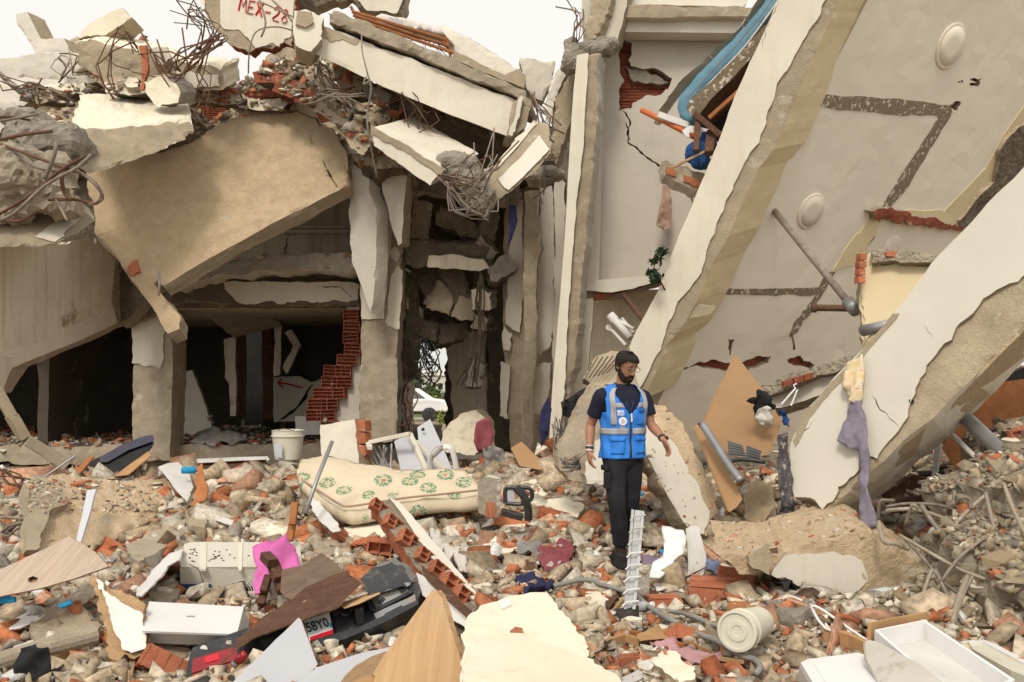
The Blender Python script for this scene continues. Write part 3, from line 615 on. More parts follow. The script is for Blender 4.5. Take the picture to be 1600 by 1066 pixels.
plate(o, [(706, 78), (790, 118), (812, 108), (822, 122), (818, 138), (712, 96)], flat(12.9), .02, [M['render'], M['render']], name='underside_step', back=.4, jag=.03)
o = slab('foam_mat', [(585, 28), (596, 22), (650, 32), (690, 46), (694, 54), (640, 44), (590, 36)], flat(12.5), back(.7, .1, .1), M['white_cloth'], None, jag=.01, sp=.05, rough=.02, smooth=True); tag(o, 'white foam mat lying on the roof above the wooden rods', 'mat')
b = MB(); b.box(P(618, 33, 12.45), (.2, .02, .06), Matrix.Rotation(-.25, 3, 'Y').inverted()); b.build('printed_label', M['grey_metal'], o)
t = thing('rod_frame', 'orange wooden rod frame lying on the roof beam', 'wooden frame', P(630, 60, 12.4)); rs = random.Random(3)
for i, (a, c) in enumerate([((550, 18), (698, 62)), ((556, 30), (706, 82)), ((552, 24), (700, 72)), ((698, 60), (706, 98)), ((690, 62), (708, 84)), ((560, 26), (696, 58)), ((548, 10), (558, 30))]):
    b = MB(); b.tube([P(*a, 12.3+.05*i), P(*c, 12.35+.05*i)], .022, 6); b.build('rod', M['wood_orange'], t)
b = MB()
for i in range(46):
    u = rs.random(); a = P(560+140*u, 28+44*u+rs.uniform(-5, 8), 12.4+rs.random()*.3); b.tube([a, a+Vector((rs.uniform(-.18, .18), rs.uniform(-.1, .1), rs.uniform(-.16, .06)))], .006, 4)
tag(b.build('straw_slats', M['wood_dark'], t), kind='stuff')
# ---- M and N beams below
PMb = Plane((583, 195, 11.4), (672, 262, 10.8), (670, 290, 10.8))
mb_ = slab('fallen_beam', [(580, 200), (676, 258), (690, 268), (672, 290), (640, 268), (584, 228)], PMb, vec((676, 258, 10.85), (735, 232, 12.4)), [M['plaster'], M['plaster']], None, jag=[.012, .03, .05, .01, .01, .02], sp=.06, rough=.006, chip=.03)
tag(mb_, 'cream beam lying under the roof beam above the alley', 'beam')
plate(mb_, [(580, 196), (630, 224), (678, 254), (696, 266), (690, 274), (640, 240), (582, 210)], PMb, .02, [M['render'], M['render']], name='bare_edge', jag=.02)
cluster('broken_beam_end', 'grey broken knuckle of the cream beam wrapped in rebar', 'concrete', [(720, 262, 11, .25, .22, .18), (742, 292, 10.9, .18, .2, .18), (750, 315, 10.9, .2, .2, .16), (700, 250, 11.2, .15, .2, .12)], M['greyrock'], 12)
PN = Plane((760, 300, 10.9), (850, 190, 11.6), (860, 240, 11.3))
nb = slab('fallen_beam', [(735, 282), (770, 262), (815, 210), (832, 190), (855, 196), (862, 226), (858, 242), (830, 272), (795, 302), (765, 322), (742, 316), (738, 300)], PN, back(.35, .02, .12), [M['render'], M['plaster']], None, jag=.03, sp=.06, rough=.012, chip=.05)
tag(nb, 'tan and white beam piece rising right from the rebar knuckle', 'beam')
plate(nb, [(778, 282), (812, 250), (842, 214), (858, 236), (828, 268), (795, 300), (788, 296)], PN, .03, [M['plaster_clean'], M['render']], jag=.012)
plate(nb, [(770, 262), (815, 212), (832, 192), (838, 196), (800, 240), (774, 268)], PN, .02, [M['plaster'], M['render']], jag=.012)
# shaft of bent rebar near N; post behind M
o = slab('leaning_post', [(592, 240), (634, 255), (636, 272), (628, 380), (622, 384), (598, 300)], flat(13.4), back(.3, .08), [M['plaster_grey'], M['render']], None, jag=.02, sp=.08, rough=.008); tag(o, 'grey plastered post leaning between the middle column and the cream beam', 'post')
# beige walls at the head of the alley
for (nm, lab, pts, Yd, dd, mm) in [
    ('wall_fragment', 'beige wall block against the sky above the alley', [(812, 90), (830, 92), (868, 96), (862, 130), (848, 158), (830, 150), (818, 130)], 13.2, back(.3), ('plaster_grey', 'render')),
    ('wall_fragment', 'white tilted wall strip beside the tall corner column', [(848, 160), (862, 120), (885, 84), (893, 95), (888, 112), (876, 135), (866, 160), (862, 190), (852, 185)], 12.4, back(.25, .1), ('plaster_clean', 'render')),
    ('wall_fragment', 'tan bare underside of the tilted wall strip', [(864, 188), (868, 155), (888, 116), (903, 112), (902, 150), (896, 182), (880, 225), (868, 258), (860, 240)], 12.3, back(.25, .06), ('render', 'render')),
    ('wall_fragment', 'narrow cream wall piece below the tan underside', [(866, 240), (892, 232), (892, 280), (880, 282), (868, 270)], 12.8, back(.25, .06), ('plaster', 'render'))]:
    o = slab(nm, pts, flat(Yd), dd, [M[mm[0]], M[mm[1]]], None, jag=.03, sp=.06, rough=.012, chip=.05); tag(o, lab, 'wall')
cluster('rebar_joint', 'grey crumbled column head bristling with rebar by the sky', 'concrete', [(895, 95, 11.9, .16, .2, .2), (925, 80, 11.9, .28, .25, .1), (948, 72, 12, .2, .2, .1), (893, 75, 12, .1, .15, .15)], M['greyrock'], 15)
cluster('rebar_joint', 'grey crumbled joint halfway down the alley wall', 'concrete', [(842, 278, 12.6, .22, .2, .12), (862, 272, 12.5, .18, .2, .12)], M['greyrock'], 16)
# ---- unseen slab added above the alley to block the sky and keep it dark
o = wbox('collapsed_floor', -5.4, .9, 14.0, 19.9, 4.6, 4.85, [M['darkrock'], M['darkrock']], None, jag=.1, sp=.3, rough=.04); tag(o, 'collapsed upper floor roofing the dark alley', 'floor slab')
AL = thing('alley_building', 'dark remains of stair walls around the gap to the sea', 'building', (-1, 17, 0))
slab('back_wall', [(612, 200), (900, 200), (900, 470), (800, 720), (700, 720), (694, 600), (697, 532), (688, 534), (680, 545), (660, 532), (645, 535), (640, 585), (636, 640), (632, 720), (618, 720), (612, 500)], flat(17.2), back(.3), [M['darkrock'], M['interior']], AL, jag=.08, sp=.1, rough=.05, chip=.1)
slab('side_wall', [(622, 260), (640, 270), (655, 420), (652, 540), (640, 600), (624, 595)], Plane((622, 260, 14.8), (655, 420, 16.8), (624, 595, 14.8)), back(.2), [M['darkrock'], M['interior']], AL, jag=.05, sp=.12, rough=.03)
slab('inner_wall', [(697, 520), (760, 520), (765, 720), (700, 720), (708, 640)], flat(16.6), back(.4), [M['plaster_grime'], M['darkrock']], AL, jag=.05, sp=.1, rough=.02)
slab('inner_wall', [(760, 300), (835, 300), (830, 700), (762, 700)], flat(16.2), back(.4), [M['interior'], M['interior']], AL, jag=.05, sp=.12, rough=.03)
# hanging blocks inside the alley
alley = [(700, 400, 14.2, 75, 22, 3, 'darkrock', 'thick beam stub crossing the upper alley'), (655, 365, 14.6, 16, 55, 8, 'render', 'upright tan fragment at the alley left'), (720, 352, 14.4, 45, 14, 28, 'darkrock', 'thin slab tipping down under the rebar knuckle'),
         (672, 440, 14.8, 18, 36, -20, 'darkrock', 'narrow block hanging in the alley left'), (690, 465, 14.6, 24, 24, 30, 'render', 'blocky fragment in the hanging heap'), (712, 445, 14.5, 16, 34, -25, 'darkrock', 'long block slipping left of the alley centre'), (725, 480, 14.4, 18, 20, 10, 'render', 'small block at the tip of the hanging heap'),
         (752, 470, 14.2, 17, 16, 2, 'plaster_grime', 'square pale block stuck in the right alley wall'), (750, 505, 14.3, 13, 12, 15, 'render', 'small pale block below the square one'), (755, 395, 14.3, 20, 18, 40, 'greyrock', 'tilted grey lump under the knuckle'), (783, 420, 14.2, 22, 15, -30, 'greyrock', 'grey lump near the blue cloth'),
         (745, 575, 14.6, 16, 14, 20, 'greyrock', 'rounded lump hanging low in the alley'), (740, 595, 14.6, 12, 10, 0, 'greyrock', 'lowest rounded lump in the alley'), (640, 480, 14.8, 14, 60, -3, 'darkrock', 'dark upright slab left of the alley'), (662, 515, 14.9, 22, 16, 10, 'darkrock', 'dark block over the gap'), (765, 350, 14.4, 14, 45, 12, 'darkrock', 'dark upright strip below the bare beam'), (700, 520, 15, 30, 14, -10, 'darkrock', 'dark block right over the gap'), (640, 560, 14.9, 18, 40, 4, 'darkrock', 'dark slab above the left of the gap')]
rs = random.Random(5)
for (px, py, Yd, hw, hh, ang, mm, lab) in alley:
    a = R(ang); ca, sa = math.cos(a), math.sin(a)
    pts = [(px+x*ca-y*sa, py+x*sa+y*ca) for x, y in ((-hw, -hh), (hw*.9, -hh*.85), (hw, hh*.8), (0, hh), (-hw*.9, hh*.9))]
    o = slab('broken_block', pts, tilt(Yd, px, py, rs.uniform(-.5, .5), rs.uniform(-.4, .4)), back(.35, rs.uniform(-.1, .1), rs.uniform(-.1, .1)), [M[mm], M['darkrock']], None, jag=.05, sp=.06, rough=.03, chip=.08); tag(o, lab, 'concrete block')
plate(bpy.data.objects['broken_block'], [(670, 400), (700, 398), (755, 405), (765, 420), (750, 424), (668, 418)], flat(14.1), .02, [M['plaster_grime'], M['render']])
# narrow walls right of the alley
RW = thing('ruined_house', 'tall white plastered walls of the right hand ruin with bare tan corners', 'building', (1.5, 13, 0))
slab('wall', [(790, 300), (900, 270), (915, 700), (800, 720), (786, 500)], flat(14.6), back(.3), [M['render'], M['render']], RW, jag=.03, sp=.1, rough=.015)
for (pts, Yd, mm) in [([(800, 320), (818, 312), (817, 420), (815, 500), (812, 520), (800, 515), (790, 505)], 14.55, 'plaster'), ([(786, 510), (800, 522), (796, 548), (786, 545)], 14.5, 'plaster'), ([(782, 565), (796, 570), (794, 655), (780, 650)], 14.5, 'plaster'), ([(843, 295), (862, 290), (866, 400), (868, 480), (860, 540), (845, 555), (838, 545), (840, 420), (848, 385), (842, 350)], 14.1, 'plaster_clean'), ([(866, 285), (884, 282), (884, 420), (876, 560), (864, 590), (866, 500)], 14.05, 'plaster_clean'), ([(832, 572), (862, 566), (858, 610), (848, 652), (834, 645)], 14.0, 'plaster')]:
    plate(RW, pts, flat(Yd), .03, [M[mm], M['render']], jag=.04)
slab('column', [(820, 300), (840, 298), (843, 350), (846, 385), (838, 420), (838, 545), (830, 640), (832, 700), (816, 700), (819, 500)], flat(13.6), back(.35), [M['render'], M['plaster_grime']], RW, jag=.02, sp=.06, rough=.015, chip=.04)
# tall corner: white left face, bare corner, right wall
PI_ = Plane((918, 85, 11.6), (892, 400, 11.4), (862, 400, 12.3))
slab('corner_column', [(858, 700), (864, 590), (880, 400), (892, 200), (901, 85), (938, 82), (932, 200), (913, 400), (905, 480), (900, 560), (888, 600), (884, 700)], tilt(11.5, 900, 400, 0, -.02), back(.5, .12), [M['render'], M['plaster_grey']], RW, jag=[.01]*5+[.06, .02, .02, .03, .03, .03, .03], sp=.06, rough=.015, chip=.03)
plate(RW, [(856, 712), (864, 590), (880, 400), (892, 200), (901, 88), (919, 84), (913, 200), (894, 400), (884, 560), (878, 640), (872, 712)], tilt(11.45, 900, 400, 0, -.02), .03, [M['plaster'], M['render']], jag=[.005]*5+[.02, .03, .03, .03, .03, 0], sp=.08)
# right room wall J
PJ = flat(12.7)
holes = [[(968, 66), (975, 62), (988, 68), (987, 86), (982, 94), (988, 104), (1003, 108), (1020, 106), (1050, 122), (1044, 140), (1025, 150), (1008, 150), (990, 160), (986, 170), (966, 173), (967, 140), (975, 128), (968, 112), (966, 84)],
         crackpoly([(972, 172), (985, 188), (980, 222), (1005, 240), (1020, 252), (1040, 266), (1055, 285), (1070, 300), (1088, 320)], 3.2, 11), crackpoly([(975, 185), (983, 205), (980, 225)], 1.5, 13)]
slab('wall', [(915, 60), (960, 40), (1240, 40), (1240, 440), (1120, 450), (1036, 439), (990, 452), (958, 458), (930, 456), (908, 454)], PJ, back(.22), [M['plaster_grey'], M['render']], RW, holes=holes, jag=[.02, 0, 0, 0, .02, .02, .03, .03, .02, .01], sp=.12, rough=.004, hjag=.03)
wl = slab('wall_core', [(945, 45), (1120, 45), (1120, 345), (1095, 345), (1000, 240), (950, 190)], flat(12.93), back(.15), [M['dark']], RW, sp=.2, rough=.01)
rs = random.Random(6); _g = MB(); _g.box((0, 0, 0), (.27, .12, .17))
for i in range(4): _g.box((0, -.064, -.064+i*.043), (.25, .012, .022))
pb = None
for j in range(6):
    for i in range(4):
        px = 956+i*30+(15 if j % 2 else 0); py = 72+j*19.5
        if not (965 < px+12 < 1062): continue
        o = _g.build('brick', M['brick_dark'], RW) if pb is None else pb.copy()
        if pb is None: pb = o
        else: COL.objects.link(o); o.parent = RW
        o.location = P(px, py, 12.86)-wloc(RW); o.rotation_euler = (0, rs.uniform(-.03, .03), rs.uniform(-.06, .06))
slab('beam', [(978, 104), (1000, 110), (1020, 118), (1050, 128), (1030, 132), (990, 128)], flat(12.75), back(.1), M['greyrock'], RW, jag=.03, sp=.05, rough=.02)
# lighter reveal bands framing the recessed wall
slab('reveal', [(935, 90), (945, 88), (936, 440), (912, 454), (922, 300)], flat(12.5), back(.15), [M['plaster'], M['plaster']], RW, sp=.15, rough=.003)
slab('reveal', [(912, 454), (932, 438), (1040, 428), (1040, 438), (990, 451), (958, 457), (930, 455)], flat(12.4), back(.28), [M['plaster_clean'], M['render']], RW, sp=.1, rough=.003, jag=[0, 0, 0, .03, .03, .02, 0])
o = slab('brick', [(928, 457), (954, 455), (955, 465), (930, 468)], flat(12.5), back(.2), M['brick'], RW, jag=.01, sp=.05, rough=.01)
slab('ledge', [(908, 455), (958, 459), (1036, 441), (1034, 446), (960, 468), (912, 464)], flat(12.55), back(.2), M['render'], RW, jag=.02, sp=.05, rough=.02)
slab('wall', [(898, 456), (1240, 446), (1240, 640), (895, 660)], flat(13.2), back(.2), [M['plaster_grime'], M['render']], RW, sp=.3, rough=.004)
slab('pilaster', [(904, 470), (926, 466), (918, 600), (896, 660), (894, 600)], flat(12.3), back(.25, .03), [M['plaster'], M['render']], RW, sp=.08, rough=.006, jag=.03)
# upper storey parts
ub = slab('upper_beam', [(975, 8), (1180, 12), (1182, 26), (975, 27)], flat(12.2), back(.35), [M['render'], M['plaster']], RW, jag=.02, sp=.07, rough=.015, chip=.03)
slab('upper_wall', [(972, 27), (1240, 27), (1240, 52), (972, 50)], flat(12.35), back(.3), [M['plaster_clean'], M['plaster']], RW, sp=.15, rough=.003)
slab('upper_wall', [(985, -60), (1170, -60), (1168, 4), (1160, 12), (1060, 9), (984, 8)], flat(12.45), back(.2), [M['plaster_clean'], M['render']], RW, sp=.15, jag=[0, .02, .05, .02, .02, 0], rough=.003)
slab('upper_column', [(908, -60), (990, -60), (980, 0), (965, 62), (938, 66), (912, 66), (908, 30)], flat(12.1), back(.35, .1), [M['plaster'], M['render']], RW, jag=.03, sp=.07, rough=.006)
o = slab('upper_corner', [(930, -60), (962, -60), (955, 0), (945, 30), (932, 60), (910, 68), (912, 40), (925, 10)], flat(11.95), back(.2, .1), [M['render'], M['render']], RW, jag=.04, sp=.06, rough=.02, chip=.05)
# ============================================================ RIGHT: tilted slab with its edge beams
PC = Plane((1030, 626, 10.3), (1356, 0, 9.3), (1345, 540, 12.0))
cT = thing('fallen_ceiling', 'huge tilted floor slab showing its painted ceiling and two round lamps', 'concrete slab', P(1250, 300, 10.5))
pc_pts = [(1000, 690), (1030, 626), (1356, 0), (1395, -75), (1800, -75), (1780, 200), (1560, 430), (1400, 600), (1270, 690), (1090, 700)]
H_ = [[(1484, 170), (1490, 160), (1502, 160), (1496, 172)], [(1516, 121), (1534, 123), (1530, 128), (1517, 126)], [(1516, 130), (1532, 130), (1528, 136), (1515, 134)], [(1497, 127), (1505, 125), (1504, 131)],
      [(1138, 530), (1148, 531), (1144, 542), (1142, 556), (1138, 545)],
      [(1062, 580), (1090, 566), (1120, 564), (1150, 570), (1178, 560), (1205, 556), (1200, 568), (1160, 584), (1128, 578), (1085, 572)],
      [(1228, 562), (1250, 556), (1275, 570), (1268, 577), (1240, 572)]]
n_back = None
a_, b_, c_ = PC(1030, 626), PC(1356, 0), PC(1345, 540); nC = (b_-a_).cross(c_-a_).normalized()
if nC.dot(a_-Vector((0, 0, CZ))) < 0: nC = -nC
slab('ceiling', pc_pts, PC, nC*.28, [M['ceiling'], M['render'], M['concrete']], cT, holes=H_, jag=[.02, 0, 0, 0, 0, 0, .05, .05, .05, .05], sp=.16, rough=.006, hjag=.03)
slab('slab_core', [(1000, 690), (1356, 10), (1700, 10), (1345, 545), (1270, 660)], Plane(*[(px, py, PC.Y(px, py)+.10) for px, py in ((1030, 626), (1356, 0), (1345, 540))]), nC*.1, M['brick_dark'], cT, sp=.4, rough=.03)
def scar(px, nm='partition_scar', m='scar', th=.006, **kw):
    return plate(cT, px, PC, th, [M[m], M[m]], name=nm, back=.004, jag=kw.pop('jag', .02), sp=.08, rough=.004, **kw)
scar([(1284, 147), (1400, 154), (1484, 164), (1492, 160), (1468, 183), (1380, 178), (1276, 165)])
scar([(1468, 180), (1484, 168), (1488, 176), (1455, 230), (1420, 290), (1388, 327), (1374, 327), (1410, 270), (1440, 225)])
scar([(1127, 450), (1200, 451), (1292, 450), (1275, 461), (1200, 461), (1128, 459)])
scar([(1360, 338), (1375, 345), (1366, 372), (1340, 404), (1335, 395), (1352, 370)], jag=.03)
scar([(1292, 425), (1306, 424), (1290, 452), (1262, 495), (1245, 520), (1234, 527), (1240, 505), (1268, 470)], jag=.03)
plate(cT, [(1366, 335), (1375, 350), (1350, 395), (1330, 415), (1300, 425), (1330, 375)], PC, .01, [M['yellow'], M['yellow']], name='yellow_paint', back=.004, jag=.03)
plate(cT, [(1600, 165), (1640, 150), (1640, 250), (1500, 352), (1470, 335), (1540, 262), (1568, 210)], PC, .01, [M['yellow'], M['yellow']], name='yellow_paint', back=.004, jag=[.0, 0, 0, .02, .01, .0, .0])
plate(cT, [(1370, 330), (1470, 328), (1500, 345), (1480, 356), (1430, 345), (1372, 342)], PC, .012, [M['yellow'], M['yellow']], name='yellow_paint', back=.004)
slab('broken_rib', [(1358, 330), (1372, 326), (1420, 333), (1470, 348), (1505, 356), (1500, 362), (1450, 354), (1420, 352), (1395, 344), (1370, 344)], Plane(*[(px, py, PC.Y(px, py)-.12) for px, py in ((1030, 626), (1356, 0), (1345, 540))]), nC*.15, [M['brick_dark'], M['mortar']], cT, jag=.05, sp=.05, rough=.03)
slab('bare_strip', [(1610, 185), (1640, 190), (1640, 260), (1545, 330), (1505, 362), (1500, 345), (1528, 310), (1555, 285), (1562, 235), (1580, 210)], Plane(*[(px, py, PC.Y(px, py)-.1) for px, py in ((1030, 626), (1356, 0), (1345, 540))]), nC*.1, [M['darkrock'], M['render']], cT, jag=.04, sp=.07, rough=.03)
plate(cT, [(1233, 172), (1240, 168), (1247, 176), (1256, 178), (1262, 184), (1254, 187), (1234, 183)], Plane(*[(px, py, PC.Y(px, py)-.05) for px, py in ((1030, 626), (1356, 0), (1345, 540))]), .01, [M['green_paint'], M['green_paint']], name='green_paint', back=.004, jag=.01)
for (px, py, rr, lab) in ((1485, 72, .255, 'upper round ceiling lamp on the tilted slab'), (1267, 330, .21, 'lower round ceiling lamp on the tilted slab'), (1392, 388, .17, 'ceiling lamp half hidden behind the cream wall piece')):
    q = PC(px, py); L = thing('ceiling_lamp', lab, 'lamp', q, None)
    b = MB(); b.lathe(q, -nC, [(rr, 0), (rr*1.0, .015), (rr*.93, .022)], 40); b.build('lamp_ring', M['ceiling'], L, smooth=False)
    b = MB(); b.lathe(q, -nC, [(rr*.86, .01), (rr*.86, .026), (rr*.4, .030), (.01, .032)], 40); b.build('diffuser', M['ceiling'], L, smooth=True)
t = thing('drain_pipe', 'dark metal pipe with elbow hanging out of the tilted ceiling', 'pipe', PC(1210, 330))
a, c, e = PC(1210, 330), P(1333, 482, 8.9), P(1275, 481, 9.1)
b = MB(); b.tube([a, c], .036, 14); b.build('pipe', M['steel'], t, smooth=True)
b = MB(); b.tube([c, e], .034, 14, caps=False); b.build('branch_pipe', M['rust'], t, smooth=True)
b = MB(); b.tube([P(1325, 472, 8.95), P(1338, 486, 8.82)], .066, 16); b.build('elbow_collar', M['grey_metal'], t, smooth=True)
b = MB(); b.tube([P(1276, 481, 9.09), P(1268, 481, 9.1)], .05, 14); b.build('pipe_end', M['rust'], t)
tube('hook', [PC(1237, 522), P(1240, 535, 10.6), P(1241, 546, 10.6)], .014, M['rust'], cT)
# beam A
PA = Plane((1000, 610, 9.9), (1290, 0, 9.0), (1190, 0, 9.15))
dA = vec((1313, 0, 8.98), (1357, 0, 9.38))
rA = [(1395, -175), (1313, 0), (1286, 56), (1249, 143), (1211, 233), (1185, 263), (1154, 330), (1140, 368), (1113, 412), (1090, 469), (1060, 520), (1041, 540), (1024, 585), (1011, 611), (1004, 625)]
lA = [(1000, 600), (985, 560), (982, 540), (993, 518), (1028, 454), (1054, 386), (1091, 296), (1121, 225), (1148, 150), (1185, 70), (1215, 0), (1290, -175)]
bA = slab('slab_edge_beam', rA+lA, PA, dA, [M['render'], M['yellow'], M['concrete']], None, jag=[.006]*(len(rA)-1)+[.03]*2+[.05]*2+[.01]*9+[0], sp=.06, rough=.007, chip=.012)
tag(bA, 'long white and bare tan edge beam of the tilted slab behind the man', 'beam')
plate(bA, [(1372, -175), (1290, 0), (1253, 67), (1236, 100), (1219, 124), (1205, 165), (1193, 203), (1178, 232), (1163, 255), (1140, 305), (1125, 338), (1110, 375), (1090, 435), (1070, 460), (1056, 480), (1040, 522), (1026, 555), (1008, 593), (1000, 606), (986, 566), (984, 542), (993, 520), (1028, 455), (1054, 387), (1091, 297), (1121, 226), (1148, 151), (1185, 71), (1215, 1), (1290, -175)], PA, .025, [M['plaster'], M['render']],
      jag=[.04]*17+[.02]*3+[.008]*8+[0], sp=.09, holes=[crackpoly([(1218, 2), (1196, 48), (1190, 78)], .9, 21), crackpoly([(1188, 265), (1165, 300), (1150, 302)], .8, 22)])
# beam A's underside patch of bare concrete
plate(bA, [(1120, 478), (1110, 490), (1075, 500), (1082, 484), (1095, 475)], Plane((1000, 610, 9.93), (1290, 0, 9.05), (1190, 0, 9.2)), .0, [M['render'], M['render']], name='bare_patch')
# mattress, bed base and things stuck on top of the slab
t = thing('mattress', 'blue quilted mattress jammed between tilted slab and broken wall board', 'mattress', P(1120, 130, 9.6))
mat('blue_quilt', (.13, .25, .32), (.09, .19, .26), 5, bump=.5, bs=14)
PMt = Plane((1060, 180, 10.1), (1210, 0, 9.7), (1090, 190, 10.0))
slab('body', [(1058, 168), (1062, 150), (1090, 118), (1140, 66), (1185, 18), (1215, -30), (1240, -30), (1205, 20), (1165, 75), (1120, 120), (1095, 150), (1090, 172), (1086, 188), (1072, 190), (1062, 184)], PMt, back(.55, .3, -.05), M['blue_quilt'], t, sp=.06, rough=.015, jag=.005, smooth=True)
b = MB(); b.tube(curve_pts([P(1238, -30, 9.55), P(1203, 20, 9.6), P(1163, 74, 9.7), P(1118, 121, 9.85), P(1093, 150, 9.95), P(1088, 186, 9.95)], 5), .012, 6); b.build('piping', M['white_cloth'], t, smooth=True)
b = MB(); b.tube([P(1225, -30, 9.55), P(1196, 15, 9.6), P(1150, 72, 9.75), P(1100, 125, 9.95), P(1072, 155, 10.0)], .007, 5); b.build('quilt_seam', M['grey_cloth'], t)
for i, u in enumerate((.35, .7)):
    x0, y0 = 1070+u*130, 150-u*150
    b = MB(); b.tube([P(x0-8, y0-12, 10.0-.4*u), P(x0+12, y0+10, 9.95-.4*u)], .005, 5); b.build('quilt_seam', M['grey_cloth'], t)
o = slab('broken_board', [(1024, 184), (1030, 172), (1060, 130), (1110, 84), (1160, 38), (1195, -20), (1210, -20), (1195, 10), (1160, 50), (1110, 96), (1070, 135), (1048, 162), (1034, 186)], Plane((1030, 180, 10.3), (1195, 0, 9.9), (1060, 160, 10.3)), back(.25, .03), [M['render'], M['plaster']], None, jag=.02, sp=.05, rough=.015); tag(o, 'long rough wall board above the blue mattress', 'board')
o = slab('bed_base', [(1072, 170), (1078, 156), (1110, 128), (1150, 90), (1195, 40), (1206, 38), (1190, 72), (1150, 116), (1108, 158), (1092, 180), (1080, 182)], Plane((1080, 170, 9.85), (1195, 40, 9.5), (1090, 180, 9.85)), back(.5, .35), [M['scar'], M['wood_dark']], None, jag=.008, sp=.06, rough=.01); tag(o, 'pale worn bed base lying against the blue mattress', 'bed base')
for (a, c, r, mm, lab) in (((1086, 178), (1127, 212), .05, 'wood_dark', 'dark short bed leg under the bed base'), ((1108, 185), (1158, 140), .035, 'wood_orange', 'reddish wooden rail under the bed base'), ((1090, 190), (1088, 236), .04, 'wood_dark', 'dark upright timber over the blue bundle'), ((1112, 206), (1108, 240), .06, 'wood_dark', 'thick dark timber beside the blue bundle'), ((1050, 262), (1108, 234), .02, 'splinter', 'thin pale splinter across the blue bundle')):
    b = MB(); q0_, q1_ = P(*a, 9.8), P(*c, 9.65); dv = q1_-q0_; rot = dv.to_track_quat('Z', 'Y').to_matrix(); b.box((q0_+q1_)/2, (r*1.6, r*1.2, dv.length), rot); tag(b.build('timber', M[mm], None, bevel=.004), lab, 'timber')
o = slab('dark_bedding', [(1100, 178), (1150, 118), (1172, 92), (1166, 110), (1140, 170), (1128, 210), (1112, 205)], flat(10.2), back(.4, .1), M['black_cloth'], None, jag=.02, sp=.06, rough=.02); tag(o, 'dark bedding crushed in the shade under the bed base', 'bedding')
o = cluster('cloth_bundle', 'blue cloth bundle on the ledge beside the long edge beam', 'cloth', [(1090, 240, 9.95, .14, .12, .12), (1105, 228, 9.95, .1, .12, .16), (1100, 256, 9.95, .16, .12, .06)], M['blue'], 31, jag=.2)
o = slab('shelf_slab', [(1034, 252), (1042, 250), (1090, 268), (1108, 274), (1095, 292), (1090, 300), (1060, 286), (1036, 270)], flat(10.0), back(.5, .05, .02), [M['render'], M['plaster_clean']], None, jag=.03, sp=.04, rough=.015); tag(o, 'small broken ledge with brick core where the blue bundle lies', 'ledge')
for i, (px, py) in enumerate(((1048, 268), (1076, 280), (1086, 285))): slab('brick', [(px-7, py-7), (px+8, py-2), (px+8, py+8), (px-7, py+3)], flat(9.98), back(.1), M['brick'], o, jag=.008, sp=.03, rough=.006)
b = MB(); b.tube([P(1002, 172, 10.2), P(1035, 188, 10.1), P(1085, 214, 9.9)], .032, 12); tag(b.build('pipe', M['orange_pipe'], None, smooth=True), 'bright orange pipe poking out below the broken board', 'pipe')
b = MB(); b.box(P(1052, 188, 10.0), (.36, .05, .07), Matrix.Rotation(R(20), 3, 'Y')); tag(b.build('strip', M['white_dull'], None, bevel=.005), 'pale metal strip lying over the orange pipe', 'strip')
o = slab('paper_sheet', [(1066, 204), (1078, 196), (1108, 202), (1104, 216), (1072, 214)], flat(9.9), back(.03), M['white_paint'], None, jag=.01, sp=.05); tag(o, 'white sheet beneath the mattress end', 'sheet')
# ---- cloth helper
def cloth(name, label, cat, px, pl, m, amp=.03, freq=6, th=.012, dirv=(1, 0), seed=1, sp=.03, jag=.01, group=None, parent=None):
    """hanging or lying cloth; folds run along picture direction dirv"""
    amp *= 1.5; freq *= 1.35; pts = [pl(*q) for q in px]
    a, b_, c = pts[0], pts[1], pts[2]; n = (b_-a).cross(c-a).normalized()
    if n.dot(a-Vector((0, 0, CZ))) < 0: n = -n
    V, Fc, cl = geo(pts, n*th, jag=jag, sp=sp, rough=0, seed=seed)
    ux = np.array(pl(px[0][0]+dirv[0]*30, px[0][1]+dirv[1]*30)-pl(*px[0])); ux /= np.linalg.norm(ux)
    s = V@ux; q = np.stack([s*freq, V@np.array([.3, .1, .9])*freq*.25+seed, s*0+seed*3.], 1)
    f = np.abs(fbm(q, seed, 3))*2-.4+.5*fbm(V*freq*.6, seed+2, 2)
    V = V-np.array(n)*(amp*f)[:, None]
    o = obj(name, V, Fc, m, parent, None, True); return tag(o, label, cat, group) if label else o
cloth('hanging_cloth', 'small brown cloth hanging on the white wall crack', 'cloth', [(1036, 278), (1043, 277), (1047, 300), (1050, 330), (1048, 358), (1040, 360), (1030, 355), (1026, 350), (1032, 318)], flat(12.4), M['beige_cloth'], .05, 9, dirv=(1, 0), sp=.03)
q = P(1028, 432, 9.6); t = thing('plant', 'dark green plastic sprig sticking out behind the long edge beam', 'plant', q)
leafy('leaves', q, .16, 260, .03, M['leaf'], t, 5, 1.5); b = MB(); b.tube([P(1040, 455, 9.7), q], .01, 5); b.build('stem', M['wood_dark'], t)
t = thing('pipe_bundle', 'white plumbing pipes sticking out from behind the edge beam', 'pipe', P(970, 515, 10.8))
for (a, c, r) in (((955, 494), (985, 528), .045), ((962, 498), (990, 514), .02), ((972, 498), (990, 520), .02)):
    b = MB(); b.tube([P(*a, 10.8), P(*c, 10.6)], r, 12); b.build('pipe', M['white_dull'], t, smooth=True)
b = MB(); b.lathe(P(953, 492, 10.8), vec((953, 492, 10.8), (985, 528, 10.7)), [(.055, 0), (.055, .1)], 14); b.build('socket', M['white_dull'], t)
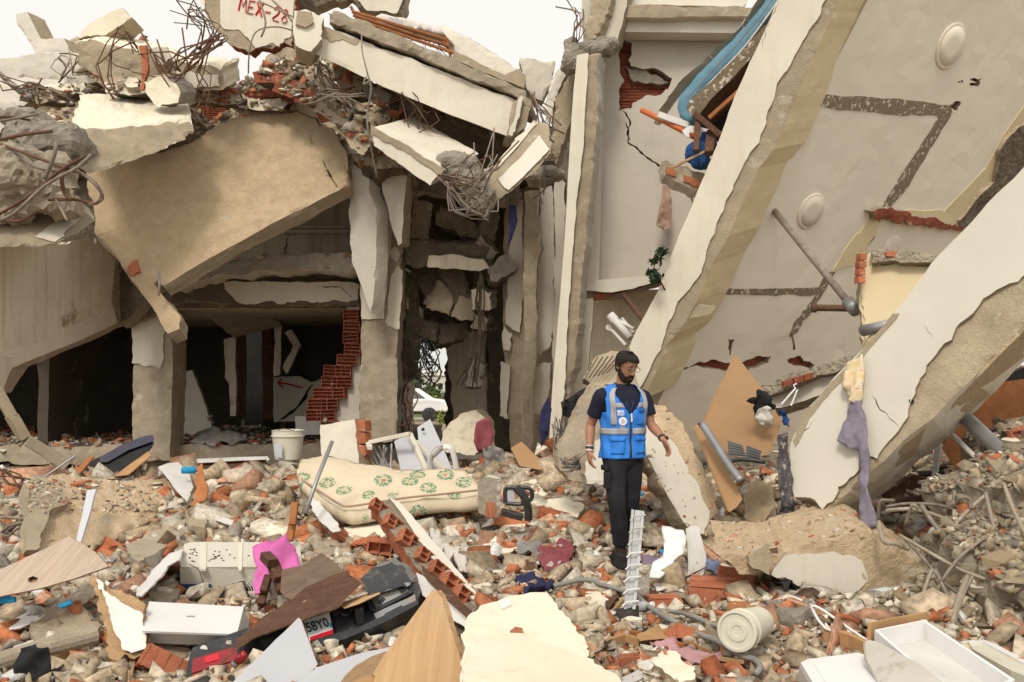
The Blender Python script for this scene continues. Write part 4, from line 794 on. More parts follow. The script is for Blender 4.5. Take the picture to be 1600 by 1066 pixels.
b = MB(); b.tube([P(953, 514, 10.9), P(958, 518, 10.8), P(978, 540, 10.6)], .02, 8); b.lathe(P(951, 512, 10.9), (0, -1, 0), [(.04, 0), (.04, .05)], 10); b.build('tap', M['white_dull'], t)
b = MB(); b.tube([P(974, 461, 12), P(1006, 500, 11)], .035, 10); tag(b.build('pipe', M['rust'], None, smooth=True), 'brown pipe slanting down behind the long edge beam', 'pipe')
# ---- cream wall piece O
PO = Plane((1345, 400, 8.6), (1470, 405, 8.3), (1350, 560, 8.4))
o = slab('wall_fragment', [(1345, 402), (1360, 394), (1400, 398), (1470, 406), (1455, 440), (1400, 500), (1352, 548), (1346, 540), (1347, 495), (1343, 450), (1352, 420)], PO, vec((1360, 394, 8.6), (1356, 388, 8.9)), [M['yellow'], M['render']], None, jag=.03, sp=.05, rough=.004, chip=.02); tag(o, 'cream painted wall piece with brick core behind the big white beam', 'wall')
o['label'] = 'cream painted wall piece with brick core behind the big white beam'
plate(o, [(1360, 392), (1400, 394), (1472, 402), (1462, 414), (1400, 408), (1362, 412)], Plane((1345, 400, 8.5), (1470, 405, 8.2), (1350, 560, 8.3)), .02, [M['mortar'], M['mortar']], name='broken_edge', back=.15)
for i, (px, py) in enumerate(((1350, 400), (1349, 412), (1348, 424), (1347, 436), (1390, 398), (1410, 400))):
    slab('brick', [(px-5, py-5), (px+(5 if i < 4 else 14), py-4), (px+(5 if i < 4 else 14), py+(6 if i < 4 else 3)), (px-5, py+6 if i < 4 else py+2)], flat(8.35), back(.12), M['brick'], o, jag=.008, sp=.03, rough=.006)
plate(o, [(1350, 418), (1400, 412), (1460, 418), (1440, 448), (1400, 488), (1354, 535), (1352, 500), (1346, 452)], PO, .02, [M['plaster_cream'] if 0 else M['yellow'], M['render']], name='paint')
b = MB(); b.tube([P(1349, 517, 8.3), P(1392, 508, 8.0)], .055, 10); tag(b.build('pipe', M['grey_metal'], None, smooth=True), 'grey pipe stub across the foot of the cream wall piece', 'pipe')
# sloping wall strip left of beam B (brick core seen in its edge)
PS = Plane((1190, 605, 8.6), (1345, 565, 8.2), (1210, 640, 8.5))
o = slab('wall_strip', [(1190, 608), (1230, 593), (1290, 575), (1345, 556), (1350, 575), (1310, 600), (1290, 612), (1250, 628), (1205, 640)], PS, back(.25, .05, -.1), [M['plaster_grey'], M['mortar']], None, jag=.02, sp=.05, rough=.008); tag(o, 'low sloping wall strip between wooden board and big white beam', 'wall')
plate(o, [(1186, 604), (1230, 588), (1290, 570), (1345, 552), (1348, 562), (1290, 586), (1240, 604), (1200, 620)], Plane((1190, 605, 8.5), (1345, 565, 8.1), (1210, 640, 8.4)), .02, [M['mortar'], M['mortar']], name='broken_edge', back=.2)
for px, py in ((1232, 599), (1248, 594), (1264, 589), (1322, 573), (1335, 568)): slab('brick', [(px-7, py-3), (px+7, py-7), (px+7, py+2), (px-7, py+6)], flat(8.25), back(.08), M['brick' if px > 1300 else 'brick_dark'], o, jag=.006, sp=.03, rough=.006)
# ---- beam B
PB = Plane((1240, 760, 7.0), (1600, 300, 6.3), (1600, 500, 6.1))
dB = Vector((.36, .5, -.17))
lB = [(1245, 778), (1236, 740), (1240, 690), (1262, 650), (1290, 610), (1350, 548), (1400, 490), (1470, 400), (1500, 370), (1545, 320), (1600, 266), (1760, 110)]
rB = [(1800, 320), (1600, 510), (1526, 585), (1463, 649), (1410, 690), (1380, 722), (1330, 762), (1289, 798), (1276, 784), (1258, 778)]
bB = slab('slab_edge_beam', lB+rB, PB, dB, [M['render'], M['plaster'], M['concrete']], None, jag=[.03]*3+[.012]*8+[0]+[.006]*6+[.03]*4, sp=.05, rough=.014, chip=.03)
tag(bB, 'thick white beam with broken bare lower edge sloping up to the right', 'beam')
plate(bB, [(1245, 778), (1236, 740), (1240, 690), (1262, 650), (1290, 610), (1350, 548), (1400, 490), (1470, 400), (1500, 370), (1545, 320), (1600, 266), (1760, 110), (1800, 300), (1599, 435), (1570, 450), (1538, 469), (1523, 491), (1496, 514), (1489, 533), (1470, 548), (1459, 563), (1440, 593), (1433, 608), (1425, 630), (1421, 653), (1399, 683), (1373, 718), (1350, 715), (1345, 735), (1330, 748), (1318, 760), (1312, 762), (1308, 778), (1288, 797), (1276, 782), (1258, 778)], PB, .03, [M['plaster_clean'], M['render']],
      jag=[.03]*3+[.012]*8+[0, 0]+[.03]*23, sp=.07, holes=[crackpoly([(1412, 673), (1398, 658), (1378, 640), (1365, 620)], 1.3, 31), crackpoly([(1245, 690), (1262, 672), (1280, 655)], 1.2, 32), crackpoly([(1445, 510), (1460, 530)], .8, 33)])
plate(bB, [(1256, 652), (1272, 632), (1290, 612), (1350, 550), (1398, 492), (1408, 492), (1352, 560), (1296, 622), (1268, 655), (1246, 700), (1242, 690)], PB, .035, [M['render'], M['render']], name='chipped_edge', jag=.015)
# flaking on the soffit
Pso = Plane(*[tuple((lambda v: (CX+F*v.x/v.y, HY-(v.z-CZ)*F/v.y, v.y))(q)) for q in (PB(1526, 585), PB(1410, 690), PB(1410, 690)+dB)])
plate(bB, [(1600, 512), (1526, 588), (1464, 652), (1412, 692), (1384, 724), (1400, 728), (1440, 700), (1500, 655), (1525, 632), (1545, 615), (1530, 605), (1560, 585), (1600, 555)], Pso, .012, [M['sandy'], M['sandy']], name='bare_underside', back=.01, jag=.04, sp=.08)
# brown marks on the face: dent
b = MB(); b.lathe(PB(1421, 627)+Vector((0, -.032, 0)), (0, 1, 0), [(.001, -.002), (.02, 0), (.001, .002)], 8); b.build('bullet_dent', M['dark'], bB)
# ---- beam C
PCc = Plane((1225, 865, 6.0), (1347, 830, 6.05), (1347, 930, 6.0))
bC = slab('fallen_beam', [(1120, 866), (1165, 870), (1180, 866), (1225, 862), (1290, 842), (1347, 829), (1400, 856), (1447, 884), (1450, 920), (1410, 930), (1365, 934), (1320, 936), (1234, 910), (1204, 900), (1150, 890)], PCc, Vector((.15, .85, .09)), [M['sandy'], M['sandy'], M['concrete']], None, jag=[.02, .03, .03, .02, .02, .03, .05, .06, .05, .04, .04, .02, .02, .03, .03], sp=.04, rough=.022, chip=.05)
tag(bC, 'sand coloured concrete beam lying on the rubble below the big white beam', 'beam')
plate(bC, [(1204, 898), (1224, 868), (1260, 864), (1300, 861), (1325, 866), (1345, 876), (1350, 890), (1355, 906), (1340, 922), (1325, 932), (1234, 908)], PCc, .02, [M['plaster_grey'], M['render']], jag=.025)
plate(bC, [(1168, 868), (1200, 850), (1204, 880), (1200, 898), (1175, 888)], Plane((1225, 865, 5.95), (1347, 830, 6.0), (1347, 930, 5.95)), .02, [M['render'], M['render']], name='flake')
cluster('broken_beam_end', 'grey shattered end of the lying sand coloured beam', 'concrete', [(1395, 885, 6.3, .22, .25, .17), (1425, 900, 6.25, .15, .25, .13), (1375, 905, 6.25, .14, .2, .11)], M['render'], 41, jag=.35)
# ---- leaning slabs round the man
o = slab('leaning_slab', [(1000, 640), (1012, 628), (1040, 634), (1062, 655), (1082, 690), (1100, 735), (1118, 765), (1125, 800), (1112, 812), (1104, 838), (1085, 832), (1068, 818), (1040, 770), (1016, 722), (1000, 700)], Plane((1010, 640, 8.6), (1115, 810, 7.9), (1010, 700, 8.4)), back(.3, -.05, -.08), [M['sandy'], M['render']], None, jag=.03, sp=.05, rough=.02, chip=.04); tag(o, 'leaning concrete slab right behind the man with its upper face chipped', 'concrete slab')
plate(o, [(1002, 648), (1014, 640), (1030, 668), (1062, 710), (1088, 752), (1110, 800), (1100, 836), (1084, 832), (1068, 817), (1040, 769), (1016, 721), (1001, 698)], Plane((1010, 640, 8.6), (1115, 810, 7.9), (1010, 700, 8.4)), .02, [M['plaster_grey'], M['render']], jag=[.02, .03, .03, .03, .03, .03, .02, .01, .01, .01, .01, .01])
o = slab('leaning_slab', [(872, 700), (905, 640), (930, 600), (955, 605), (960, 660), (958, 700), (940, 740), (925, 760), (890, 752), (875, 735)], Plane((872, 700, 8.9), (955, 605, 9.1), (925, 760, 8.7)), back(.2, -.04), [M['concrete'], M['render']], None, jag=.04, sp=.06, rough=.012, chip=.04); tag(o, 'grimy leaning slab behind the left arm of the man', 'concrete slab')
o = slab('leaning_slab', [(915, 735), (930, 690), (960, 665), (1000, 680), (1002, 740), (1000, 780), (950, 762), (918, 756)], Plane((900, 735, 8.4), (1000, 680, 8.6), (1000, 790, 8.1)), back(.2, -.04), [M['plaster_grey'], M['render']], None, jag=.04, sp=.06, rough=.012, chip=.04); tag(o, 'pale slab leaning behind the legs of the man', 'concrete slab')
o = slab('broken_tile_panel', [(912, 592), (930, 558), (955, 548), (985, 552), (990, 585), (960, 600), (930, 604)], Plane((912, 592, 9.8), (985, 552, 10.2), (930, 604, 9.7)), back(.1, 0, -.05), [M['render'], M['darkrock']], None, jag=.04, sp=.05, rough=.015); tag(o, 'dusty torn panel of slats behind the head of the man', 'panel')
for i in range(6):
    b = MB(); b.tube([P(913+i*7, 593-i*2, 9.7), P(934+i*8, 558-i*.5, 9.95)], .008, 4); b.build('slat', M['darkrock'], o)
o = slab('white_column_stub', [(702, 660), (722, 645), (745, 640), (760, 660), (762, 700), (738, 712), (690, 705), (682, 697)], Plane((702, 660, 13.4), (745, 640, 13.6), (690, 705, 12.8)), back(.4, .1), [M['plaster_grime'], M['render']], None, jag=.04, sp=.06, rough=.015, chip=.05); tag(o, 'tilted column stub at the foot of the alley', 'column')
# wooden board triangle, planks beside it
mat('plywood', (.36, .215, .105), (.30, .175, .082), 1.6, (.29, .16, .07), .66, 2.2, bump=.08, bs=60, rough=.7)
o = slab('wooden_board', [(1150, 555), (1190, 606), (1222, 660), (1203, 708), (1168, 722), (1120, 700), (1101, 660), (1118, 622)], Plane((1150, 555, 8.2), (1222, 660, 7.7), (1101, 660, 8.0)), back(.03, -.01), [M['plywood'], M['wood']], None, jag=.006, sp=.1, rough=.003); tag(o, 'large brown wooden board standing on its corner in the debris', 'board')
o = slab('wooden_board', [(1086, 668), (1100, 660), (1160, 780), (1152, 792), (1140, 800)], Plane((1086, 668, 7.95), (1160, 780, 7.2), (1140, 800, 7.2)), back(.03, -.01), [M['plywood'], M['wood']], None, jag=.006, sp=.1, rough=.003); tag(o, 'narrow brown board sloping down from the large wooden board', 'board')
for pts, r, mm, lab in (([(1098, 664), (1115, 690), (1135, 722), (1158, 752)], .035, 'grey_metal', 'grey hose pipe running down beside the narrow brown board'), ([(1092, 662), (1130, 712), (1150, 735)], .012, 'black_plastic', 'black cable looped over the narrow brown board'), ([(1140, 722), (1160, 718), (1195, 722)], .018, 'black_plastic', 'black cable end below the large wooden board')):
    tag(tube('hose', [P(x, y, 7.7-.006*(y-660)) for x, y in pts], r, M[mm], None, 10), lab, 'hose')
for (pts, lab, mm) in (([(1138, 688), (1160, 696), (1166, 714), (1140, 712)], 'grey vent grille lying left under the large board', 'grey_metal'), ([(1168, 696), (1190, 705), (1186, 722), (1166, 718)], 'grey vent grille lying right under the large board', 'grey_metal')):
    o = slab('vent_grille', pts, flat(7.5), back(.03), M[mm], None, sp=.05); tag(o, lab, 'grille')
    for k in range(5):
        u = (k+.5)/5; b = MB(); b.tube([P(pts[0][0]*(1-u)+pts[3][0]*u, pts[0][1]*(1-u)+pts[3][1]*u, 7.48), P(pts[1][0]*(1-u)+pts[2][0]*u, pts[1][1]*(1-u)+pts[2][1]*u, 7.48)], .004, 4); b.build('bar', M['black_plastic'], o)
# big rubble mass at right: rough concrete mound with rebar
cluster('concrete_mass', 'big rough mass of broken concrete and rebar at the right edge', 'concrete', [(1590, 800, 6.2, .48, .5, .45), (1605, 950, 5.5, .42, .5, .42), (1530, 880, 6.0, .28, .4, .3), (1530, 960, 5.6, .22, .35, .28), (1620, 720, 6.7, .45, .5, .28), (1475, 950, 5.8, .16, .3, .18), (1570, 870, 5.8, .35, .4, .35), (1520, 790, 6.4, .25, .3, .2)], M['palerock'], 44, jag=.5)
o = slab('plaster_block', [(1560, 975), (1600, 955), (1700, 950), (1700, 1060), (1600, 1035), (1570, 1010)], flat(5.2), back(.3), [M['plaster_grey'], M['render']], None, jag=.04, sp=.05, rough=.012); tag(o, 'grey plaster face on the block at the right edge', 'wall')
PBk = Plane((1380, 790, 7.6), (1560, 600, 8.4), (1500, 760, 7.4))
o = slab('dark_hollow_board', [(1380, 740), (1470, 670), (1560, 590), (1640, 560), (1640, 680), (1540, 700), (1460, 790), (1390, 790)], flat(9.0), back(.1), [M['dark'], M['wood_dark']], None, jag=.02, sp=.2); tag(o, 'dark board closing the hollow under the big white beam', 'board')  # near-black sheet filling the hollow behind the planks
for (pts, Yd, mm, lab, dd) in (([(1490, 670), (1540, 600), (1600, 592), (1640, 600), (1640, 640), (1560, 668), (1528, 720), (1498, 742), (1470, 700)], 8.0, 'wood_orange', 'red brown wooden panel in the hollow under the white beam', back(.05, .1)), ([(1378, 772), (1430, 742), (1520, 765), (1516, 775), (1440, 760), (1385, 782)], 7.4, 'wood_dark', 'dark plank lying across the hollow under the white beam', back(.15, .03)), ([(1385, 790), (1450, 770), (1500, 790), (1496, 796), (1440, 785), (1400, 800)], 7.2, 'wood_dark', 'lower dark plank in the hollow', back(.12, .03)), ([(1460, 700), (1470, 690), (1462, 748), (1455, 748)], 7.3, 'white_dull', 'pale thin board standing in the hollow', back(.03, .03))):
    o = slab('fallen_board', pts, flat(Yd), dd, M[mm], None, jag=.01, sp=.08, rough=.004); tag(o, lab, 'board')
b = MB(); b.tube([P(1510, 655, 6.8), P(1572, 712, 6.3)], .055, 14, caps=False); tag(b.build('pipe', M['grey_metal'], None, smooth=True), 'grey plastic pipe lying in the rubble right of the white beam', 'pipe')
b = MB(); b.tube([P(1488, 680, 6.9), P(1556, 745, 6.4)], .02, 10); tag(b.build('pipe', M['white_dull'], None, smooth=True), 'thin pale pipe below the grey plastic pipe', 'pipe')
# ---- hanging clothes on beam B
mat('floral', (.62, .56, .44), (.58, .42, .18), 14, (.48, .13, .14), .60, 9, bump=.2, bs=60, var=0)
mat('purple_print', (.17, .15, .185), (.22, .20, .245), 22, (.26, .24, .28), .60, 20, bump=.3, bs=70, var=0)
mat('dark_print', (.05, .045, .055), (.11, .10, .10), 30, (.33, .28, .24), .56, 20, bump=.3, bs=70, var=0)
PBc = Plane((1240, 760, 6.9), (1600, 300, 6.2), (1600, 500, 6.0))
t = thing('towel', 'floral cloth and dark purple towel hanging over the big white beam', 'towel', P(1340, 600, 6.7))
cloth('floral_cloth', None, None, [(1322, 570), (1346, 552), (1350, 570), (1348, 600), (1346, 622), (1338, 632), (1326, 625), (1316, 600)], PBc, M['floral'], .035, 14, parent=t)
cloth('purple_towel', None, None, [(1330, 628), (1345, 626), (1352, 660), (1358, 700), (1356, 760), (1366, 800), (1370, 824), (1345, 828), (1342, 760), (1340, 705), (1325, 700), (1310, 690), (1318, 660)], PBc, M['purple_print'], .04, 10, parent=t, seed=4)
t2 = cloth('scarf', 'long dark scarf with flower print hanging from the debris by the white beam', 'scarf', [(1217, 680), (1232, 676), (1234, 720), (1240, 760), (1243, 800), (1240, 822), (1222, 834), (1216, 826), (1218, 790), (1214, 750), (1219, 710)], flat(6.95), M['dark_print'], .04, 11, seed=6)
# flower marks on the scarf
rs = random.Random(3); mat('print_red', (.45, .05, .10), bump=0); mat('print_yellow', (.60, .42, .10), bump=0); mat('print_white', (.55, .52, .47), bump=0)
for (px, py, hgt, m, lab) in ((1196, 632, 1, 'black_cloth', 'black plastic bag snagged on the corner of the large board'), (1198, 655, 1, 'white_cloth', 'crumpled white bag hanging under the black bag'), (1228, 655, 1, 'blue', 'bright blue cloth scrap beside the white bag')):
    if m == 'black_cloth': pts = [(1162, 626), (1178, 620), (1186, 608), (1198, 612), (1206, 622), (1210, 640), (1200, 650), (1192, 640), (1180, 652), (1178, 635)]
    elif m == 'white_cloth': pts = [(1186, 640), (1198, 634), (1206, 646), (1204, 664), (1190, 664), (1182, 655)]
    else: pts = [(1216, 640), (1226, 642), (1234, 656), (1230, 668), (1222, 662)]
    cloth('bag' if m != 'blue' else 'cloth_scrap', lab, 'bag' if m != 'blue' else 'cloth', pts, flat(7.55), M[m], .06, 16, seed=len(pts), sp=.025, jag=.02)
t = thing('clothes_hanger', 'white clothes hanger on the low sloping wall strip', 'hanger', P(1232, 625, 7.8))
b = MB(); b.tube([P(1221, 632, 7.8), P(1243, 607, 7.8), P(1246, 609, 7.8), P(1236, 634, 7.8)], .008, 5); b.build('frame', M['white_paint'], t)
b = MB(); b.tube(curve_pts([P(1243, 607, 7.8), P(1240, 602, 7.8), P(1245, 600, 7.8)], 3), .006, 5); b.build('hook', M['white_paint'], t)
cloth('black_scarf', 'black fabric strip hanging off the lying concrete beam', 'cloth', [(1188, 846), (1205, 842), (1214, 848), (1206, 856), (1208, 880), (1212, 895), (1204, 897), (1198, 870), (1190, 860)], flat(6.6), M['black_cloth'], .04, 12, seed=9)
# ============================================================ OBJECTS IN THE RUBBLE
def liep(px, k=.97):
    A = np.array([[1, x, y] for x, y in px], float); b = np.array([1/(G(x, min(y, 1066)).y*k) for x, y in px])
    A2 = np.vstack([A, [0, .02, 0], [0, 0, 0]]); b2 = np.append(b, [0, 0])
    s, *_ = np.linalg.lstsq(A2, b2, rcond=None); p = Plane((0, 0, 1), (100, 0, 1), (0, 100, 1)); p.k = s; return p
def lie(name, label, cat, px, m, th=.05, k=.97, group=None, kind=None, d=None, **kw):
    pl = liep(px, k); o = slab(name, px, pl, d or Vector((0, .02, -th)), m, None, **kw); return tag(o, label, cat, group, kind)
def up3(a, b, c): return Plane(a, b, c)
# printed / grained sheet materials
def grain_mat(name, c1, c2, sx, sy, ang=0, rough=.55):
    m = mat(name, c1, c2, 1, rough=rough, bump=.05, bs=60, var=.03); T = m.node_tree; L = T.links.new; N = T.nodes.new
    tc = N('ShaderNodeTexCoord'); mp = N('ShaderNodeMapping'); mp.inputs['Rotation'].default_value = (0, ang, 0); mp.inputs['Scale'].default_value = (sx, 1, sy); L(tc.outputs['Object'], mp.inputs[0])
    n = N('ShaderNodeTexNoise'); n.inputs['Scale'].default_value = 1; n.inputs['Detail'].default_value = 8; n.inputs['Roughness'].default_value = .65; n.inputs['Distortion'].default_value = .6; L(mp.outputs[0], n.inputs[0])
    r = N('ShaderNodeMapRange'); r.inputs[1].default_value = .35; r.inputs[2].default_value = .65; L(n.outputs[0], r.inputs[0])
    x = N('ShaderNodeMix'); x.data_type = 'RGBA'; x.inputs[6].default_value = (*c1, 1); x.inputs[7].default_value = (*c2, 1); L(r.outputs[0], x.inputs[0])
    n2 = N('ShaderNodeTexNoise'); n2.inputs['Scale'].default_value = 5; n2.inputs['Detail'].default_value = 8; L(tc.outputs['Object'], n2.inputs[0]); r2 = N('ShaderNodeMapRange'); r2.inputs[1].default_value = .6; r2.inputs[2].default_value = .8; r2.inputs[4].default_value = .5; L(n2.outputs[0], r2.inputs[0])
    y = N('ShaderNodeMix'); y.data_type = 'RGBA'; y.inputs[7].default_value = (.33, .27, .2, 1); L(r2.outputs[0], y.inputs[0]); L(x.outputs[2], y.inputs[6]); L(y.outputs[2], T.nodes['Principled BSDF'].inputs['Base Color'])
grain_mat('laminate', (.48, .38, .29), (.36, .275, .21), 34, 3, R(8)); grain_mat('brown_laminate', (.19, .13, .09), (.12, .08, .055), 5, 60, R(4)); grain_mat('pine', (.47, .30, .155), (.39, .235, .115), 30, 2.2, R(-22))
# ---- car buried in the rubble, seen from behind
CP = up3((300, 1030, 4.75), (560, 960, 5.15), (420, 1060, 4.7))
car = thing('crushed_car', 'rear end of a black car crushed under boards with its number plate showing', 'car', CP(470, 1040))
dC = Vector((.02, .5, -.08))
slab('body', [(292, 1040), (300, 1012), (375, 986), (420, 976), (470, 962), (540, 944), (570, 935), (600, 915), (640, 908), (652, 925), (655, 958), (600, 985), (520, 1012), (460, 1050), (420, 1090), (290, 1090)], CP, dC, M['black_plastic'], car, sp=.06, rough=.006, jag=.003)
def cp(px, th, m, name, par=None, **kw): return plate(par or car, px, CP, th, [M[m], M[m]], name=name, jag=kw.pop('jag', .001), back=kw.pop('back', .02), rough=.0, sp=.08, **kw)
tl = cp([(298, 1034), (302, 1016), (374, 990), (376, 1034), (372, 1066), (298, 1080)], .02, 'black_plastic', 'tail_light')
cp([(302, 1036), (370, 1016), (373, 1036), (300, 1058)], .03, 'red_lens', 'red_lens', tl); cp([(320, 1034), (342, 1027), (343, 1037), (322, 1043)], .034, 'red_lens_bright', 'reflector', tl); cp([(301, 1060), (372, 1038), (372, 1052), (301, 1080)], .028, 'amber_lens', 'amber_lens', tl)
b = MB(); b.lathe(CP(322, 1011)+Vector((0, -.035, 0)), (0, -1, 0), [(.02, 0), (.02, .004)], 16); b.build('badge_ring', M['white_paint'], tl)
mat('chrome', (.42, .41, .38), (.32, .31, .28), 5, rough=.25, metal=.8, bump=.05, var=0)
sk_ = cp([(572, 942), (578, 936), (634, 911), (641, 916), (645, 930), (586, 961), (577, 957)], .025, 'black_plastic', 'lamp_socket')
cp([(579, 941), (632, 918), (639, 929), (587, 955)], .029, 'chrome', 'reflector_bowl', sk_); cp([(590, 948), (597, 938), (602, 942), (595, 951)], .033, 'black_plastic', 'bulb_hole', sk_); cp([(622, 926), (630, 921), (634, 929), (627, 934)], .033, 'black_plastic', 'bulb_hole', sk_)
cp([(584, 963), (648, 932), (650, 945), (590, 974)], .02, 'grey_metal', 'torn_metal', jag=.01); cp([(600, 964), (628, 950), (629, 958), (604, 970)], .024, 'black_plastic', 'pocket')
np_ = cp([(474, 972), (514, 962), (521, 996), (484, 1008)], .03, 'white_paint', 'number_plate')
cp([(484, 1002), (520, 990), (521, 996), (485, 1008)], .032, 'red_lens_bright', 'red_band', np_); cp([(515, 980), (518, 979), (519, 986), (516, 987)], .032, 'teal', 'blue_mark', np_)
mat('plate_ink', (.03, .08, .09), bump=0, var=0)
def text_on(body, q, right, up, size, m, parent, name, depth=.0015, sx=1.0):
    c = bpy.data.curves.new(name, 'FONT'); c.body = body; c.size = size; c.extrude = depth; c.align_x = 'CENTER'; c.align_y = 'CENTER'; c.offset = size*.012
    o = bpy.data.objects.new(name, c); COL.objects.link(o); o.data.materials.append(m)
    r = right.normalized(); u = (up-r*up.dot(r)).normalized(); n = r.cross(u); o.rotation_euler = Matrix((r*sx, u, n)).transposed().to_euler() if sx == 1 else Matrix((r, u, n)).transposed().to_euler()
    bpy.context.view_layer.update(); me = bpy.data.meshes.new_from_object(o.evaluated_get(bpy.context.evaluated_depsgraph_get())); o2 = bpy.data.objects.new(name, me); COL.objects.link(o2); o2.rotation_euler = o.rotation_euler; bpy.data.objects.remove(o); o = o2
    o.scale = (sx, 1, 1); o.location = Vector(q)-(wloc(parent) if parent else Vector((0, 0, 0))); o.parent = parent; return o
nC2 = (CP(560, 960)-CP(300, 1030)).cross(CP(420, 1060)-CP(300, 1030)).normalized(); nC2 = -nC2 if nC2.y > 0 else nC2
text_on('58Y0', CP(496, 984)+nC2*.034, CP(514, 966)-CP(476, 977), CP(476, 972)-CP(486, 1006), .098, M['plate_ink'], np_, 'plate_number', sx=.62)
text_on('TRANSPORTE', CP(492, 969)+nC2*.034, CP(514, 966)-CP(476, 977), CP(476, 972)-CP(486, 1006), .022, M['plate_ink'], np_, 'plate_small_text', sx=.8)
b = MB(); b.box(CP(562, 968)+nC2*.03, (.05, .06, .10), Matrix.Rotation(R(-8), 3, 'Y')); b.build('latch', M['black_plastic'], car, bevel=.012)
cp([(521, 962), (548, 953), (556, 986), (527, 996)], .012, 'black_plastic', 'trim_panel'); cp([(487, 1018), (560, 998), (650, 955), (652, 962), (600, 990), (540, 1016), (491, 1030)], .09, 'black_plastic', 'bumper', back=.1)
b = MB(); b.tube(curve_pts([CP(x, y)+nC2*.025 for x, y in ((522, 966), (530, 962), (540, 966), (548, 958))], 5), .012, 6); b.build('torn_foam', M['black_plastic'], car)
slab('crumpled_boot_lid', [(560, 905), (580, 890), (612, 880), (632, 890), (645, 912), (620, 918), (580, 932)], up3((560, 905, 5.4), (632, 885, 5.5), (600, 925, 5.25)), Vector((0, .3, -.05)), [M['black_plastic'], M['grey_metal']], car, sp=.04, rough=.03, jag=.02)
# dead can by the tail light
t = thing('tin_can', 'crushed red and white drink can beside the red tail light', 'can', CP(378, 1050)+nC2*.08)
b = MB(); b.lathe(CP(372, 1056)+nC2*.1, Vector((.5, -.1, .6)), [(.015, 0), (.02, .005), (.022, .06), (.016, .07)], 16); b.build('can_body', M['red_lens'], t, smooth=True)
b = MB(); b.lathe(CP(367, 1060)+nC2*.1, Vector((.5, -.1, .6)), [(.021, 0), (.023, .015)], 16); b.build('can_band', M['grey_metal'], t, smooth=True)
# ---- boards over the car
def board(name, label, px, pl, m, d=None, cat='board', **kw):
    kw.setdefault('jag', .004); kw.setdefault('sp', .07); kw.setdefault('rough', .003)
    o = slab(name, px, pl, d if d is not None else Vector((0, .025, -.01)), m, None, **kw); return tag(o, label, cat)
board('broken_board', 'dark brown torn board arching over the number plate', [(346, 1036), (379, 992), (410, 965), (454, 934), (480, 918), (499, 909), (520, 898), (543, 892), (548, 900), (564, 911), (545, 930), (530, 947), (475, 968), (430, 984), (392, 999), (365, 1018)], up3((346, 1036, 4.45), (564, 911, 5.3), (480, 930, 5.35)), [M['wood_dark'], M['splinter']], jag=.015, sp=.04, rough=.01)
board('broken_board', 'brown wood grain board between pink cloth and dark torn board', [(442, 890), (470, 884), (502, 864), (525, 880), (541, 897), (515, 905), (480, 925), (454, 938), (438, 925)], up3((442, 890, 5.7), (502, 864, 6.1), (454, 935, 5.35)), [M['brown_laminate'], M['splinter']], jag=.008)
board('broken_board', 'tan splinter board sticking out above the lamp socket', [(530, 946), (545, 938), (592, 921), (594, 928), (560, 944), (538, 951)], up3((530, 946, 5.2), (594, 924, 5.3), (560, 940, 5.1)), [M['chipboard'], M['splinter']], jag=.008)
board('white_board', 'pale lavender board leaning in front of the number plate', [(360, 1070), (395, 1035), (430, 1000), (466, 965), (470, 968), (478, 990), (496, 1038), (480, 1058), (470, 1075)], up3((365, 1066, 4.3), (468, 966, 4.75), (495, 1038, 4.5)), [M['grey_board'], M['chipboard']])
board('grey_board', 'grey white cabinet side lying at the bottom edge beside the wooden cabinet', [(440, 1085), (496, 1043), (560, 1022), (614, 1010), (602, 1030), (588, 1052), (560, 1085)], up3((440, 1080, 4.2), (614, 1010, 4.6), (588, 1060, 4.15)), [M['grey_board'], M['chipboard']], d=Vector((0, .02, -.05)))
t = thing('wooden_cabinet', 'light wooden cabinet carcass corner standing at the bottom edge', 'cabinet', P(650, 1060, 4.1))
slab('side_panel', [(586, 1056), (682, 924), (690, 934), (738, 1090), (580, 1090)], up3((586, 1056, 3.95), (686, 928, 4.5), (732, 1066, 3.95)), Vector((.02, .03, 0)), [M['pine'], M['splinter']], t, jag=.003, sp=.1, rough=.001)
slab('edge_panel', [(582, 1054), (600, 1024), (676, 921), (684, 926), (590, 1060)], up3((582, 1054, 3.98), (680, 922, 4.52), (590, 1062, 3.96)), Vector((-.01, .03, -.02)), [M['pine'], M['splinter']], t, jag=.002, sp=.1, rough=.001)
slab('bottom_panel', [(520, 1085), (560, 1062), (590, 1052), (596, 1090)], up3((520, 1085, 3.98), (590, 1052, 4.0), (590, 1085, 3.9)), Vector((0, .4, -.02)), [M['wood'], M['splinter']], t, sp=.1, rough=.001)
# ---- white flat box, AC unit, sheets
t = thing('white_box', 'white flat cabinet box lying face up left of the tail light', 'box', P(300, 965, 5.3))
PW = up3((233, 940, 5.5), (381, 948, 5.45), (370, 990, 4.95))
slab('lid', [(233, 940), (381, 948), (370, 991), (222, 986)], PW, Vector((0, .006, -.012)), [M['white_paint']], t, sp=.1, rough=.0005)
slab('body', [(235, 943), (379, 951), (368, 989), (224, 984)], Plane(*[(x, y, PW.Y(x, y)*1.008) for x, y in ((233, 940), (381, 948), (370, 990))]), Vector((.02, .08, -.1)), [M['white_dull'], M['white_dull']], t, sp=.1, rough=.001)
b = MB(); b.box(PW(298, 964)+Vector((0, 0, .002)), (.045, .012, .006)); b.build('slot', M['grey_metal'], t)
PA1 = up3((286, 849, 6.9), (470, 848, 6.95), (281, 886, 6.5)); PA2 = up3((281, 887, 6.5), (470, 887, 6.55), (283, 940, 6.55))
ac = thing('air_conditioner', 'cream metal air conditioner outdoor unit lying upside down under the pink cloth', 'air conditioner', P(370, 935, 6.7))
